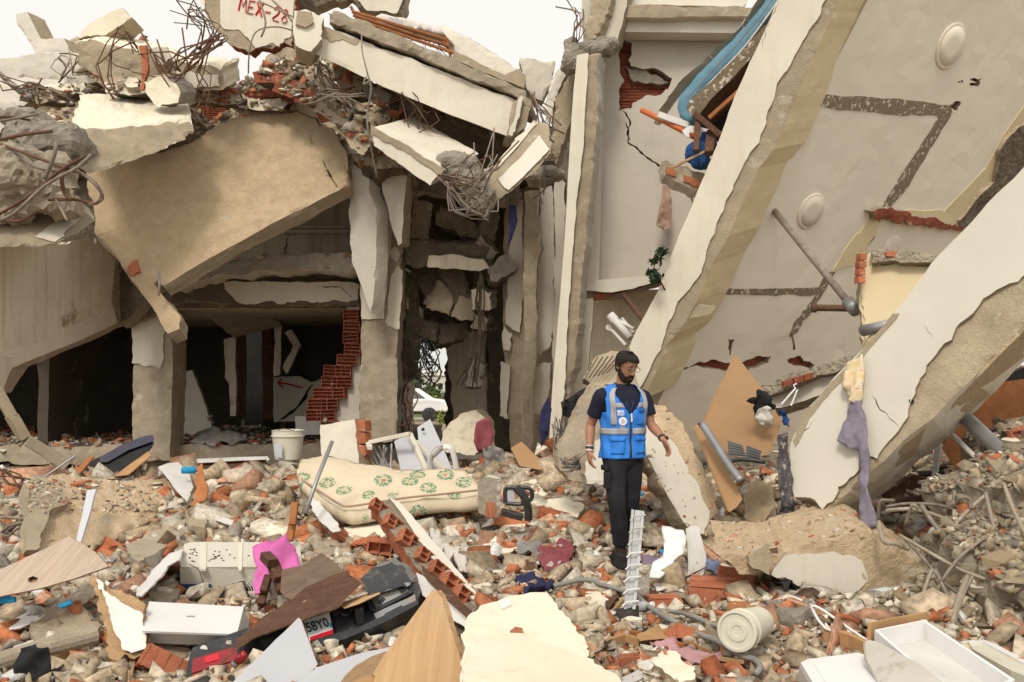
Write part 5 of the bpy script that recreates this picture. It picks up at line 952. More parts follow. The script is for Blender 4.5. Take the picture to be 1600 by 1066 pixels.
slab('top_panel', [(288, 850), (300, 847), (468, 847), (472, 886), (283, 886), (281, 878)], PA1, Vector((0, .01, -.02)), [M['cream_metal']], ac, sp=.08, rough=.001)
slab('front_panel', [(281, 887), (472, 887), (474, 950), (283, 950)], PA2, Vector((0, .4, -.04)), [M['cream_metal']], ac, sp=.08, rough=.001)
for (x0, x1) in ((311, 322), (372, 378)): slab('strap', [(x0+2, 847), (x1+1, 847), (x1, 889), (x0, 889)], Plane(*[(x, y, PA1.Y(x, y)*.997) for x, y in ((286, 849), (470, 848), (281, 886))]), Vector((0, 0, -.015)), [M['cream_metal']], ac, sp=.08, rough=0)
rs = random.Random(2)
for i in range(34):
    x, y = (rs.choice((rs.uniform(296, 308), rs.uniform(326, 345), rs.uniform(326, 392))), rs.uniform(856, 878)); b = MB(); b.lathe(PA1(x, y)+Vector((0, 0, .001)), (0, 0, 1), [(.008, 0), (.008, .003)], 8)
    b.build('screw_hole', M['dark' if i % 5 else 'rust'], ac)
fc = PA2(380, 924); nA = Vector((0, -1, .08)).normalized()
b = MB(); b.lathe(fc+nA*.004, nA, [(.185, 0), (.185, .004)], 40); fo = b.build('fan_recess', M['dark'], ac)
for i in range(9):
    b = MB(); rr = .05+i*.017; b.tube([fc+nA*.018+Vector((math.cos(a)*rr, 0, math.sin(a)*rr)) for a in np.linspace(0, 2*math.pi, 41)], .0035 if i < 8 else .009, 5, caps=False); b.build('ring', M['cream_metal'], fo, smooth=True)
for i in range(6):
    a = i*math.pi/3; b = MB(); b.tube([fc+nA*.016, fc+nA*.016+Vector((math.cos(a)*.19, 0, math.sin(a)*.19))], .004, 5); b.build('spoke', M['cream_metal'], fo)
lb_ = slab('blue_label', [(281, 913), (330, 913), (331, 936), (283, 936)], Plane(*[(x, y, PA2.Y(x, y)*.998) for x, y in ((281, 887), (470, 887), (283, 940))]), Vector((0, .003, 0)), [M['blue']], ac, sp=.2, rough=0)
text_on('ier', PA2(308, 926)*.9965+Vector((0, 0, CZ))*.0035, Vector((-1, 0, 0)), Vector((0, 0, -1)), .10, M['white_dull'], lb_, 'label_text')
tag(tube('wire', [P(296, 882, 6.4), P(310, 890, 6.35), (P(316, 905, 6.35)), P(319, 922, 6.4), P(318, 932, 6.4)], .005, M['steel']), 'thin wire hanging over the cream air conditioner', 'wire')
cloth('pink_cloth', 'bright pink cloth thrown over the right end of the air conditioner', 'cloth', [(394, 851), (410, 847), (430, 843), (446, 840), (463, 852), (466, 868), (470, 882), (455, 886), (440, 890), (425, 905), (412, 926), (398, 928), (396, 900), (402, 887), (396, 870)], up3((394, 851, 6.55), (463, 852, 6.6), (400, 925, 6.2)), M['pink'], .05, 7, dirv=(1, .3), sp=.03)
for pts, w_, mm, lab in (([(414, 868), (426, 880), (436, 905), (442, 925)], .05, 'wood_dark', 'broken brown timber standing over the pink cloth'), ([(420, 900), (412, 925), (408, 945)], .035, 'wood_dark', 'dark timber stump below the pink cloth'), ([(461, 786), (457, 820), (452, 845)], .035, 'wood_orange', 'short orange brown timber upright before the mattress')):
    b = MB(); Yd = 6.25 if w_ != .035 or mm == 'wood_dark' else 6.9
    for i in range(len(pts)-1):
        q0_, q1_ = P(*pts[i], Yd), P(*pts[i+1], Yd-.08); dv = q1_-q0_; b.box((q0_+q1_)/2, (w_*1.5, w_*1.2, dv.length*1.03), dv.to_track_quat('Z', 'Y').to_matrix())
    tag(b.build('timber', M[mm], None, bevel=.004), lab, 'timber')
o = board('curled_sheet', 'white torn sheet curling up left of the air conditioner', [(212, 930), (216, 912), (225, 895), (248, 869), (262, 866), (285, 859), (283, 866), (279, 876), (262, 885), (252, 900), (240, 912), (220, 932)], up3((212, 930, 5.9), (285, 859, 6.7), (248, 900, 6.0)), M['white_paint'], cat='sheet', jag=.015, sp=.03)
board('laminate_board', 'beige wood grain board with a knot hole at the left edge', [(-30, 900), (0, 890), (60, 862), (109, 838), (120, 846), (139, 856), (148, 862), (169, 885), (120, 903), (60, 920), (0, 932), (-30, 938)], up3((0, 890, 5.75), (109, 838, 6.1), (169, 885, 5.7)), [M['laminate'], M['splinter']], jag=.006, holes=[[(44, 903), (51, 900), (59, 903), (57, 909), (49, 911), (43, 908)]])
board('laminate_board_backing', 'brown underside sheet behind the knot hole board', [(0, 895), (109, 845), (160, 882), (0, 928)], up3((0, 890, 5.82), (109, 838, 6.2), (169, 885, 5.78)), M['wood'])
board('broken_board', 'torn white and brown board standing on end left of the white box', [(139, 904), (150, 900), (158, 908), (162, 922), (190, 922), (225, 944), (224, 960), (228, 990), (230, 1015), (210, 1030), (195, 1022), (186, 1034), (169, 1026), (166, 1000), (161, 966), (150, 930)], up3((139, 904, 5.4), (225, 944, 5.2), (190, 1030, 4.9)), [M['splinter'], M['splinter']], jag=.025, sp=.03)
board('paint_skin', 'flaking white skin of the torn board left of the white box', [(150, 905), (158, 908), (164, 924), (180, 932), (224, 962), (228, 990), (230, 1013), (205, 1020), (190, 1012), (178, 985), (170, 950), (160, 925)], up3((139, 904, 5.36), (225, 944, 5.16), (190, 1030, 4.86)), [M['white_dull'], M['splinter']], jag=.015, sp=.03, d=Vector((0, .012, 0)))
board('padded_board', 'slate blue fabric covered panel propped against the first column', [(92, 756), (112, 738), (130, 728), (158, 714), (190, 697), (225, 684), (236, 683), (238, 692), (226, 708), (205, 732), (180, 742), (160, 757), (120, 757)], up3((92, 756, 9.6), (236, 684, 10.6), (180, 750, 9.4)), [M['black_cloth'], M['slate_fabric']], d=Vector((0, .05, -.02)), cat='board', jag=.015, sp=.05, rough=.012)
board('padded_board', 'slate blue upper edge with foam along the propped panel', [(156, 716), (190, 697), (225, 684), (237, 683), (239, 690), (200, 704), (168, 722), (156, 722)], up3((92, 756, 9.5), (236, 684, 10.5), (180, 750, 9.3)), [M['slate_fabric'], M['slate_fabric']], cat='board', d=Vector((0, .05, .02)), jag=.01)
board('plank', 'brown plank beneath the propped slate blue panel', [(176, 745), (232, 705), (236, 712), (200, 742)], up3((176, 745, 9.3), (232, 706, 9.9), (200, 742, 9.2)), M['wood'], cat='plank')
board('plank', 'orange brown plank crossing in front of the propped panel', [(100, 752), (140, 712), (146, 714), (112, 756)], up3((100, 752, 9.2), (143, 712, 9.5), (112, 756, 9.1)), M['wood_orange'], cat='plank')
for (pts, Yd, mm, lab, wd) in (([(-10, 600), (18, 650), (38, 684)], 9.3, 'render', 'broken brown and cream timber slanting down at the left edge', .08), ([(42, 688), (70, 705), (104, 728)], 9.5, 'concrete', 'grey lintel piece lying below the left bay', .09), ([(70, 745), (118, 712)], 9.4, 'grey_metal', 'thin grey rod by the propped panel', .015)):
    b = MB()
    for i in range(len(pts)-1):
        q0_, q1_ = P(*pts[i], Yd+.1*i), P(*pts[i+1], Yd+.1*i+.1); dv = q1_-q0_; b.box((q0_+q1_)/2, (wd*1.6, wd*1.3, dv.length*1.04), dv.to_track_quat('Z', 'Y').to_matrix())
    tag(b.build('timber', M[mm], None, bevel=.01), lab, 'timber')
# ---- low tan wall block at left
PWb = up3((42, 755, 8.0), (275, 757, 9.2), (60, 861, 7.2))
wb = slab('fallen_wall', [(40, 756), (62, 752), (110, 760), (150, 764), (200, 762), (275, 756), (270, 775), (255, 785), (230, 802), (195, 832), (158, 851), (110, 858), (62, 862), (34, 868), (36, 830), (44, 800)], PWb, Vector((.05, .35, .03)), [M['sandy'], M['sandy']], None, jag=.03, sp=.05, rough=.035, chip=.06); tag(wb, 'low sand coloured wall chunk fallen before the left bay', 'wall')
plate(wb, [(38, 758), (60, 753), (96, 772), (104, 790), (78, 800), (60, 860), (36, 868), (38, 820), (44, 800)], up3((42, 755, 7.9), (275, 757, 9.1), (60, 861, 7.1)), .03, [M['render'], M['concrete']], name='broken_corner', back=.1, jag=.04)
o = board('glass_strip', 'dusty glass strip leaning on the low sand coloured wall', [(136, 766), (150, 764), (136, 815), (126, 848), (119, 844), (128, 805)], up3((136, 766, 7.9), (150, 764, 7.9), (122, 846, 7.2)), M['grey_board'], cat='glass'); 
board('long_board', 'long brown board with peeling white edge behind the rubble', [(274, 724), (300, 721), (350, 719), (414, 717), (417, 722), (400, 732), (340, 733), (290, 732)], up3((274, 724, 11.0), (414, 718, 11.2), (350, 733, 10.9)), [M['wood_dark'], M['white_dull']], d=Vector((0, .12, .02)), jag=.01)
board('cream_trim', 'peeling white edge strip on the long brown board', [(274, 722), (300, 718), (350, 716), (414, 714), (416, 718), (350, 721), (290, 725)], up3((274, 724, 10.9), (414, 718, 11.1), (350, 733, 10.8)), M['white_dull'], jag=.008, cat='strip')
board('curved_sheet', 'cream curved panel leaning left of the curled brown wood', [(247, 730), (262, 724), (278, 722), (296, 740), (302, 762), (292, 784), (280, 772), (262, 748)], up3((247, 730, 9.2), (278, 722, 9.5), (292, 784, 8.6)), [M['white_dull'], M['splinter']], jag=.01, cat='board')
board('wood_curl', 'curled reddish brown wood splinter beside the cream curved panel', [(304, 742), (310, 728), (316, 724), (318, 745), (325, 765), (322, 778), (308, 790), (296, 790), (304, 765)], up3((304, 742, 8.8), (318, 730, 8.9), (300, 790, 8.4)), M['wood_orange'], jag=.02, sp=.03, rough=.02, cat='wood')
o = thing('water_bottle', 'small plastic bottle with orange cap by the cream curved panel', 'bottle', P(290, 736, 9)); b = MB(); b.lathe(P(284, 735, 9), (1, .1, 0), [(.03, 0), (.035, .02), (.035, .12), (.015, .15)], 12); b.build('bottle', M['teal'], o, smooth=True); b = MB(); b.lathe(P(284, 735, 9)+Vector((.15, .015, 0)), (1, .1, 0), [(.018, 0), (.018, .03)], 12); b.build('cap', M['orange_pipe'], o)
# ---- mattress with printed wreaths
mm_ = mat('mattress_fabric', (.60, .51, .37), (.56, .47, .335), 3, (.50, .40, .27), .66, 4, bump=.25, bs=26, var=0)
T = mm_.node_tree; L = T.links.new; N = T.nodes.new
tc = N('ShaderNodeTexCoord'); mp = N('ShaderNodeMapping'); mp.inputs['Scale'].default_value = (3.9, 2.9, 3.6); mp.inputs['Rotation'].default_value = (0, 0, .3); L(tc.outputs['Object'], mp.inputs[0])
vo = N('ShaderNodeTexVoronoi'); vo.inputs['Scale'].default_value = 1; vo.inputs['Randomness'].default_value = .35; L(mp.outputs[0], vo.inputs[0])
def rg(f, a, b_, c, d_):
    r = N('ShaderNodeMapRange'); r.inputs[1].default_value = a; r.inputs[2].default_value = b_; L(f, r.inputs[0]); r2 = N('ShaderNodeMapRange'); r2.inputs[1].default_value = c; r2.inputs[2].default_value = d_; r2.inputs[3].default_value = 1; r2.inputs[4].default_value = 0; L(f, r2.inputs[0])
    x = N('ShaderNodeMath'); x.operation = 'MULTIPLY'; L(r.outputs[0], x.inputs[0]); L(r2.outputs[0], x.inputs[1]); return x.outputs[0]
ns = N('ShaderNodeTexNoise'); ns.inputs['Scale'].default_value = 45; L(tc.outputs['Object'], ns.inputs[0]); nr_ = N('ShaderNodeMapRange'); nr_.inputs[1].default_value = .42; nr_.inputs[2].default_value = .52; L(ns.outputs[0], nr_.inputs[0])
ring = rg(vo.outputs['Distance'], .15, .18, .33, .37); x1 = N('ShaderNodeMath'); x1.operation = 'MULTIPLY'; L(ring, x1.inputs[0]); L(nr_.outputs[0], x1.inputs[1])
core = rg(vo.outputs['Distance'], -.1, -.05, .10, .16); x2 = N('ShaderNodeMath'); x2.operation = 'MULTIPLY'; L(core, x2.inputs[0]); L(nr_.outputs[0], x2.inputs[1])
bs_ = T.nodes['Principled BSDF']; src = bs_.inputs['Base Color'].links[0].from_socket
m1 = N('ShaderNodeMix'); m1.data_type = 'RGBA'; m1.inputs[7].default_value = (.11, .22, .12, 1); L(x1.outputs[0], m1.inputs[0]); L(src, m1.inputs[6])
m2_ = N('ShaderNodeMix'); m2_.data_type = 'RGBA'; m2_.inputs[7].default_value = (.33, .14, .06, 1); L(x2.outputs[0], m2_.inputs[0]); L(m1.outputs[2], m2_.inputs[6]); L(m2_.outputs[2], bs_.inputs['Base Color'])
PMa = up3((536, 788, 8.35), (495, 719, 9.8), (754, 762, 8.9))
mt = thing('mattress', 'cream mattress with green wreath print sagging across the rubble', 'mattress', P(610, 790, 9))
def sag(V, c, u, v, nr):
    x = V@u-c@u; V = V.copy(); V[:, 2] += .06*np.sin(x*3.1)+.05*fbm(V*2.2, 5, 3); return V
slab('cover', [(464, 742), (472, 722), (495, 718), (553, 731), (622, 738), (680, 740), (725, 741), (755, 757), (754, 764), (700, 770), (640, 776), (587, 784), (545, 790), (530, 786), (500, 768), (466, 750)], PMa, Vector((.02, -.02, -.13)), [mm_, mm_], mt, sp=.05, rough=.022, smooth=True, bend=sag)
eg = [(464, 744), (500, 768), (530, 787), (545, 791), (587, 785), (640, 777), (700, 771), (754, 765)]
tube('piping', [PMa(x, y)+Vector((0, -.01, .0)) for x, y in eg], .012, M['beige_cloth'], mt)
board('torn_lining', 'white torn lining hanging from the near corner of the wreath mattress', [(484, 775), (500, 785), (529, 818), (532, 830), (520, 832), (500, 815), (488, 800)], up3((484, 775, 8.5), (529, 818, 7.9), (500, 815, 8.0)), M['white_dull'], cat='cloth', jag=.015, sp=.04, rough=.015)
t = tube('metal_tube', [P(519, 690, 8.3), P(497, 745, 8.05), P(477, 802, 7.8)], .018, M['grey_metal'], None, 10, 1); tag(t, 'grey metal tube leaning over the wreath mattress', 'tube')
# ---- hollow brick wall strip lying across the middle
PH = up3((580, 786, 7.6), (752, 940, 5.6), (622, 789, 7.55))
ws = slab('wall_strip', [(580, 786), (606, 779), (622, 789), (660, 832), (705, 885), (752, 940), (744, 952), (734, 966), (700, 930), (656, 892), (625, 850), (598, 813)], PH, Vector((-.02, .12, -.13)), [M['mortar'], M['brick'], M['render']], None, jag=.02, sp=.045, rough=.012, chip=.03); tag(ws, 'long strip of brick wall with white plaster side lying across the middle rubble', 'wall')
plate(ws, [(608, 781), (624, 789), (662, 832), (706, 885), (752, 940), (744, 946), (718, 925), (690, 894), (655, 850), (628, 808)], PH, .025, [M['plaster_clean'], M['render']], jag=.01)
_hb = brick_geo(.26, .16, .12, 2, 2, .012, 9, .004); hb = None
for i, (u, jx, mmn) in enumerate([(.04, -4, 'brick'), (.2, -6, 'brick'), (.36, -7, 'brick'), (.52, -6, 'brick'), (.66, -6, 'brick'), (.79, -6, 'brick'), (.9, -5, 'brick')]):
    px, py = 590+u*158+jx, 789+u*163
    if hb is None: o = _hb.build('brick', M['brick'], ws); hb = o
    else: o = hb.copy(); COL.objects.link(o); o.parent = ws
    o.location = PH(px, py)+Vector((0, -.02, .02))-wloc(ws); o.rotation_euler = (R(-35+i*3), R(40), R(30)); s_ = .55+.05*(i % 3); o.scale = (s_, s_, s_)
board('broken_board', 'dark red brown board lying along the brick wall strip', [(659, 882), (690, 908), (738, 955), (732, 968), (700, 940), (660, 898)], up3((659, 882, 6.0), (738, 955, 5.2), (700, 940, 5.3)), [M['wood_dark'], M['white_dull']], jag=.012, d=Vector((0, .03, -.05)))
board('broken_board', 'cream torn board below the dark red brown board', [(650, 895), (672, 905), (730, 968), (735, 985), (700, 965), (660, 930)], up3((650, 895, 5.8), (730, 968, 5.1), (700, 965, 5.1)), [M['white_dull'], M['splinter']], jag=.015)
lie('tile_slab', 'white tiled slab with brick crumbs lying below the mattress', 'slab', [(537, 824), (565, 816), (594, 813), (612, 830), (626, 853), (622, 860), (590, 852), (553, 846)], [M['plaster_cream'], M['render']], .1, .93, jag=.02, sp=.04, rough=.008, chip=.02)
hbT = brick_geo(.34, .17, .13, 4, 2, .011, 3, .003)
def hollow(px, py, rot, label, m='brick', s=1.0, src=None, up=.05):
    q = G(px, py); b = src or brick_geo(.30, .17, .13, 3, 2, .012, int(px), .004)
    t = b.build('hollow_brick', M[m]); t.location = q+Vector((0, 0, up)); t.rotation_euler = [R(a) for a in rot]; t.scale = (s, s, s); return tag(t, label, 'brick')
hollow(610, 878, (4, 8, 8), 'hollow brick with six open cells below the white tiled slab', src=hbT, up=.08, s=1.1)
hollow(572, 868, (20, -12, -30), 'mortar caked hollow brick at the left of the open celled one', s=.9)
hollow(760, 742, (80, 5, 10), 'dusty beige hollow brick lying flat at the foot of the alley', 'mortar', s=1.2)
hollow(742, 738, (75, 0, -6), 'second dusty hollow brick at the foot of the alley', 'mortar', s=1.2)
hollow(822, 980, (30, 20, 40), 'small brick end with open cell near the big cream slab', s=.55) if 0 else None
hollow(1075, 1012, (50, 20, 20), 'broken red hollow brick by the white tray end of the cable', s=.7)
hollow(260, 1060, (60, 30, 15), 'red hollow brick upright at the bottom edge beside a rock', s=.9)
def ridged(px, py, rot, label, size=(.3, .2, .09), s=1.0, up=.06, cap=None):
    """half of a hollow block: ribbed shell with one caked side"""
    r = random.Random(int(px*7+py)); b = MB(); w_, d_, h_ = size; n = 6
    b.box((0, 0, 0), (w_, d_, h_))
    for i in range(n): b.box((0, -d_/2+d_*(i+.5)/n, h_/2+.004), (w_-.01, d_/n*.62, .012))
    for i in range(3): b.box((w_/2+.002, -d_/2+d_*(i+.5)/3, 0), (.02, d_/3*.7, h_*.7), mi=1)
    b.V = [tuple(c+r.uniform(-.006, .006) for c in v) for v in b.V]
    o = b.build('brick', [M['brick'], M['brick_dark']]); o.location = G(px, py)+Vector((0, 0, up)); o.rotation_euler = [R(a) for a in rot]; o.scale = (s, s, s); tag(o, label, 'brick')
    if cap:
        c_ = MB(); c_.box((0, 0, h_/2+.016), (w_*.4, d_*1.02, .02)); o2 = c_.build('mortar', M['mortar']); o2.parent = o; o2.location = (-.06, 0, h_/2+.014)
    return o
ridged(703, 806, (14, 14, -18), 'ribbed orange brick pair leaning right of the brick strip', s=1.05, up=.12, cap=1)
ridged(732, 812, (18, 14, -16), 'ribbed orange brick next to the leaning pair', s=.95, up=.1, cap=1)
ridged(722, 842, (10, 5, -30), 'flat ribbed brick below the leaning pair', s=.9)
ridged(665, 808, (8, -5, 10), 'brick with plaster top half under the mattress edge', s=.8, up=.1)
ridged(520, 760, (35, 5, 70), 'brick leaning inside the rubble left of the mattress', s=.7) if 0 else None
ridged(545, 855, (40, 30, 40), 'orange brick tipped left of the hollow bricks', s=.8)
ridged(905, 826, (6, 4, 6), 'flat red brick on the rubble between white slab and man', s=1.1, up=.05)
ridged(1130, 932, (6, 2, -14), 'long orange red brick on the rubble before the lying beam', s=1.15, up=.06)
ridged(1045, 952, (6, 2, 14), 'red brick lying near the foot of the lattice strip', s=.7)
ridged(1160, 915, (5, 5, -12), 'orange brick behind the long orange red brick', s=.9, up=.07)
# plaster faced rubble blocks, big ones traced one by one
BIG = [('white topped block', [(750, 848), (770, 835), (793, 815), (820, 815), (838, 818), (830, 835), (800, 862), (785, 866), (755, 860)], 'plaster_cream', .22, 'thick white topped block left of the man'),
       ('w', [(852, 800), (855, 779), (880, 779), (914, 789), (905, 803), (898, 812), (870, 808)], 'plaster_cream', .14, 'square white slab in the middle of the rubble before the man'),
       ('w', [(808, 750), (812, 745), (838, 748), (857, 770), (848, 774), (825, 768)], 'plaster_cream', .1, 'white plate at the rear of the middle rubble'),
       ('w', [(744, 826), (760, 812), (785, 798), (796, 808), (780, 822), (762, 840)], 'plaster_grey', .06, 'pale flat plate left of the white topped block'),
       ('w', [(912, 938), (918, 925), (938, 926), (948, 934), (944, 950), (925, 954)], 'plaster_cream', .12, 'cubic cream block beside the curved cable'),
       ('w', [(900, 890), (925, 893), (940, 912), (932, 924), (905, 912)], 'plaster_cream', .1, 'cream rubble piece between the purple cloths and the lattice'),
       ('w', [(893, 885), (905, 878), (926, 882), (922, 890), (900, 893)], 'render', .08, 'sandy plate by the purple cloths'),
       ('w', [(1010, 1020), (1030, 1008), (1048, 1010), (1080, 1040), (1088, 1060), (1060, 1062), (1040, 1052)], 'plaster_cream', .12, 'long cream block at the bottom right of the big cream slab'),
       ('w', [(995, 1032), (1012, 1020), (1030, 1032), (1020, 1044), (998, 1042)], 'white_dull', .06, 'small white plate next to the long cream block'),
       ('w', [(965, 1056), (1000, 1044), (1008, 1054), (990, 1066), (968, 1068)], 'white_dull', .06, 'white plate at the bottom edge beside the long cream block'),
       ('w', [(1200, 940), (1230, 926), (1262, 935), (1268, 952), (1240, 964), (1212, 956)], 'greyrock', .16, 'rough grey lump in the rubble before the lying beam'),
       ('w', [(50, 970), (75, 950), (110, 946), (140, 958), (160, 975), (140, 995), (90, 1004), (52, 995)], 'render', .25, 'big sandy rock at lower left'),
       ('w', [(232, 915), (250, 904), (275, 902), (282, 922), (270, 940), (240, 942)], 'concrete', .2, 'rough concrete lump beside the white box'),
       ('w', [(200, 855), (235, 828), (262, 824), (292, 808), (290, 830), (250, 860), (215, 878), (203, 870)], 'concrete', .14, 'long grey flat rock above the curled white sheet'),
       ('w', [(290, 800), (312, 795), (324, 812), (318, 826), (296, 822)], 'render', .12, 'squarish sandy rock in the left rubble'),
       ('w', [(190, 1060), (215, 1030), (260, 1000), (290, 998), (294, 1020), (270, 1060), (240, 1085), (190, 1085)], 'sandy', .3, 'large earthy rock at the bottom edge left of the tail light'),
       ('w', [(408, 760), (425, 738), (455, 728), (470, 738), (466, 770), (440, 778), (420, 774)], 'render', .22, 'boulder like rock left of the wreath mattress'),
       ('w', [(412, 735), (432, 718), (455, 722), (450, 738), (428, 746)], 'concrete', .16, 'grey rock above the boulder by the mattress'),
       ('w', [(472, 850), (500, 836), (528, 846), (530, 862), (505, 876), (478, 868)], 'concrete', .16, 'rough lump between pink cloth and white tiled slab'),
       ('w', [(1190, 870), (1200, 850), (1215, 868), (1222, 890), (1200, 898)], 'render', .1, 'sandy shard leaning on the end of the lying beam'),
       ('w', [(1112, 888), (1130, 880), (1150, 892), (1140, 905), (1118, 903)], 'plaster_cream', .08, 'cream shard beside the blue cloth'),
       ('w', [(1115, 760), (1140, 752), (1150, 790), (1148, 822), (1128, 838), (1112, 820)], 'concrete', .25, 'grey concrete lump between leaning slab and lying beam'),
       ('w', [(1160, 770), (1180, 750), (1205, 760), (1212, 790), (1195, 815), (1165, 812)], 'sandy', .25, 'sandy wall lump below the tilted boards'),
       ('w', [(1170, 780), (1190, 776), (1215, 790), (1200, 812), (1178, 806)], 'plaster_grey', .05, 'pale plaster flake on the sandy lump'),
       ('w', [(300, 690), (330, 700), (330, 716), (300, 718)], 'render', .1, 'low sandy piece beneath the first column')]
for i, (_, px, mmn, th, lab) in enumerate(BIG):
    s_ = 'greyrock' if mmn in ('greyrock', 'concrete') else 'render'
    lie('rubble_block', lab, 'rubble', px, [M[mmn], M[s_]], th, .95 if th > .1 else .97, jag=.025, sp=.035, rough=.03 if mmn in ('greyrock', 'concrete', 'sandy', 'render') else .008, chip=.035)
# big cream slab in front
BS = up3((851, 925, 4.9), (731, 1066, 3.55), (968, 1064, 3.65))
cs = slab('wall_slab', [(722, 1100), (721, 1023), (727, 971), (751, 945), (796, 932), (851, 925), (862, 934), (872, 942), (878, 955), (892, 971), (900, 985), (913, 999), (920, 1020), (930, 1043), (968, 1064), (985, 1100)], BS, Vector((.01, .03, -.13)), [M['plaster_cream'], M['render']], None, jag=.02, sp=.04, rough=.006, chip=.015); tag(cs, 'large cream plastered wall slab lying flat in the near foreground', 'wall')
plate(cs, [(726, 1100), (724, 1050), (735, 1020), (762, 996), (790, 994), (817, 995), (832, 1006), (872, 1016), (905, 1032), (940, 1047), (968, 1066), (980, 1100)], BS, .015, [M['plaster_cream'], M['render']], jag=.015)
for (px, nm, lab, mmn, h) in (([(797, 985), (805, 979), (817, 981), (818, 992), (804, 996)], 'brick', 'small red brick piece lying on the large cream slab', 'brick', .05), ([(844, 1012), (852, 1011), (856, 1015), (848, 1017)], 'brick', 'tiny red brick chip on the large cream slab', 'brick', .02), ([(765, 992), (790, 991), (796, 994), (770, 996)], 'brick', 'thin red brick sliver along the step of the cream slab', 'brick', .012), ([(778, 942), (796, 936), (800, 944), (784, 951)], 'paper', 'small white paper on the far end of the cream slab', 'white_paint', .004)):
    o = slab(nm, px, Plane(*[(x, y, BS.Y(x, y)*.99) for x, y in ((851, 925), (731, 1066), (968, 1064))]), Vector((0, .01, -h-.02)), M[mmn], None, jag=.004, sp=.02, rough=.003); tag(o, lab, nm)
# ---- alley foot: panels, window frame, broken chair, bucket, wall piece
PB_ = up3((500, 657, 10.9), (560, 655, 10.9), (505, 735, 10.5))
o = slab('wall_fragment', [(500, 664), (525, 660), (554, 655), (558, 690), (560, 735), (530, 728), (506, 736), (501, 700)], PB_, Vector((.08, .25, 0)), [M['plaster'], M['render']], None, jag=.02, sp=.06, rough=.004); tag(o, 'white plastered wall piece with red brick edge standing beside the bucket', 'wall')
for i in range(4): slab('brick', [(556, 657+i*19), (570, 658+i*19), (571, 674+i*19), (558, 674+i*19)], flat(10.7), back(.15, .05), M['brick'], o, jag=.012, sp=.04, rough=.01)
t = thing('bucket', 'white paint bucket with wire handle on the edge of the left floor', 'bucket', P(450, 716, 11.6))
q = P(450, 717, 11.6)
def bucket(t, q, ax, r0, r1, h, m, lid=None):
    b = MB(); ax = Vector(ax).normalized(); b.lathe(q, ax, [(r0, 0), (r1, h*.78), (r1*1.07, h*.79), (r1*1.07, h*.83), (r1*1.02, h*.84), (r1*1.02, h), (r1*1.05, h*1.0), (r1*.96, h*1.01)]+([(r1*.95, h*.9), (.01, h*.9)] if lid else [(r1*.93, h*.95), (r0*.9, h*.05), (.01, h*.05)]), 36, caps=False); b.build('bucket_body', M[m], t, smooth=False)
    if lid: 
        b = MB(); b.lathe(q+ax*h*.99, ax, [(r1*1.06, 0), (r1*1.06, .012), (r1*.92, .014), (r1*.90, .004), (r1*.55, .004), (r1*.53, .010), (r1*.3, .010), (r1*.28, .004), (.005, .004)], 36, caps=True); b.build('lid', M[m], t)
mat('bucket_white', (.58, .56, .46), (.52, .50, .40), 4, (.40, .36, .28), .66, 4, rough=.5, bump=.05)
bucket(t, q, (0, 0, 1), .165, .2, .37, 'bucket_white')
tube('handle', [q+Vector((-.2, 0, .33)), q+Vector((0, -.22, .40)), q+Vector((.2, 0, .33)), ], .006, M['steel'], t)
slab('label', [(428, 695), (441, 694), (441, 716), (430, 714)], flat(11.36), back(.004), M['grey_board'], t, sp=.1)
t = thing('bucket', 'dim grey bucket standing deep inside the left bay', 'bucket', P(312, 672, 17.5)); bucket(t, P(312, 674, 17.5), (0, 0, 1), .17, .2, .38, 'concrete')
slab('label', [(312, 656), (322, 656), (322, 668), (313, 668)], flat(17.28), back(.004), M['plaster_grey'], t, sp=.1)
o = slab('white_box', [(461, 651), (501, 650), (502, 679), (462, 680)], flat(15.6), back(.4), [M['white_dull'], M['white_dull']], None, sp=.1, rough=.002); tag(o, 'white box lying inside the bay by the broken brick jamb', 'box')
cloth('white_cloth', 'white cloth heap on the floor edge of the bay', 'cloth', [(298, 690), (308, 678), (330, 674), (352, 673), (372, 676), (386, 684), (384, 690), (350, 692), (320, 692)], up3((298, 690, 15.0), (386, 688, 15.0), (340, 674, 15.9)), M['grey_cloth'], .06, 6, dirv=(1, .2), sp=.05)
t = thing('window_frame', 'cream window frame lying tilted at the foot of the gap', 'window', P(630, 720, 10.8))
for a, c in (((574, 692), (640, 678)), ((640, 678), (668, 740)), ((650, 690), (700, 740)), ((574, 692), (578, 700))):
    q0_, q1_ = P(*a, 10.8), P(*c, 10.5); dv = q1_-q0_; b = MB(); b.box((q0_+q1_)/2, (.06, .05, dv.length), dv.to_track_quat('Z', 'Y').to_matrix()); b.build('frame_bar', M['cream_metal'], t, bevel=.006)
for i, (a, c) in enumerate((((576, 700), (602, 745)), ((584, 700), (612, 745)), ((592, 698), (606, 730)), ((600, 696), (598, 745)), ((612, 694), (610, 742)), ((604, 700), (590, 740)))):
    b = MB(); b.tube([P(*a, 10.9), P(*c, 10.6)], .014, 6); tag(b.build('metal_rod', M['grey_metal']), ['first', 'second', 'third', 'fourth', 'fifth', 'sixth'][i]+' bent metal rod under the tilted window frame', 'rod')
o = slab('cabinet_board', [(652, 668), (672, 655), (688, 690), (708, 738), (690, 745), (672, 740), (655, 700)], up3((652, 668, 11.2), (672, 655, 11.3), (700, 740, 10.8)), Vector((0, .03, 0)), M['grey_board'], None, sp=.06, rough=.002); tag(o, 'pale cabinet panel with knob hole leaning at the gap', 'panel')
b = MB(); b.lathe(P(661, 671, 11.1), (0, -1, 0), [(.022, 0), (.022, .01)], 12); b.build('knob', M['black_plastic'], o)
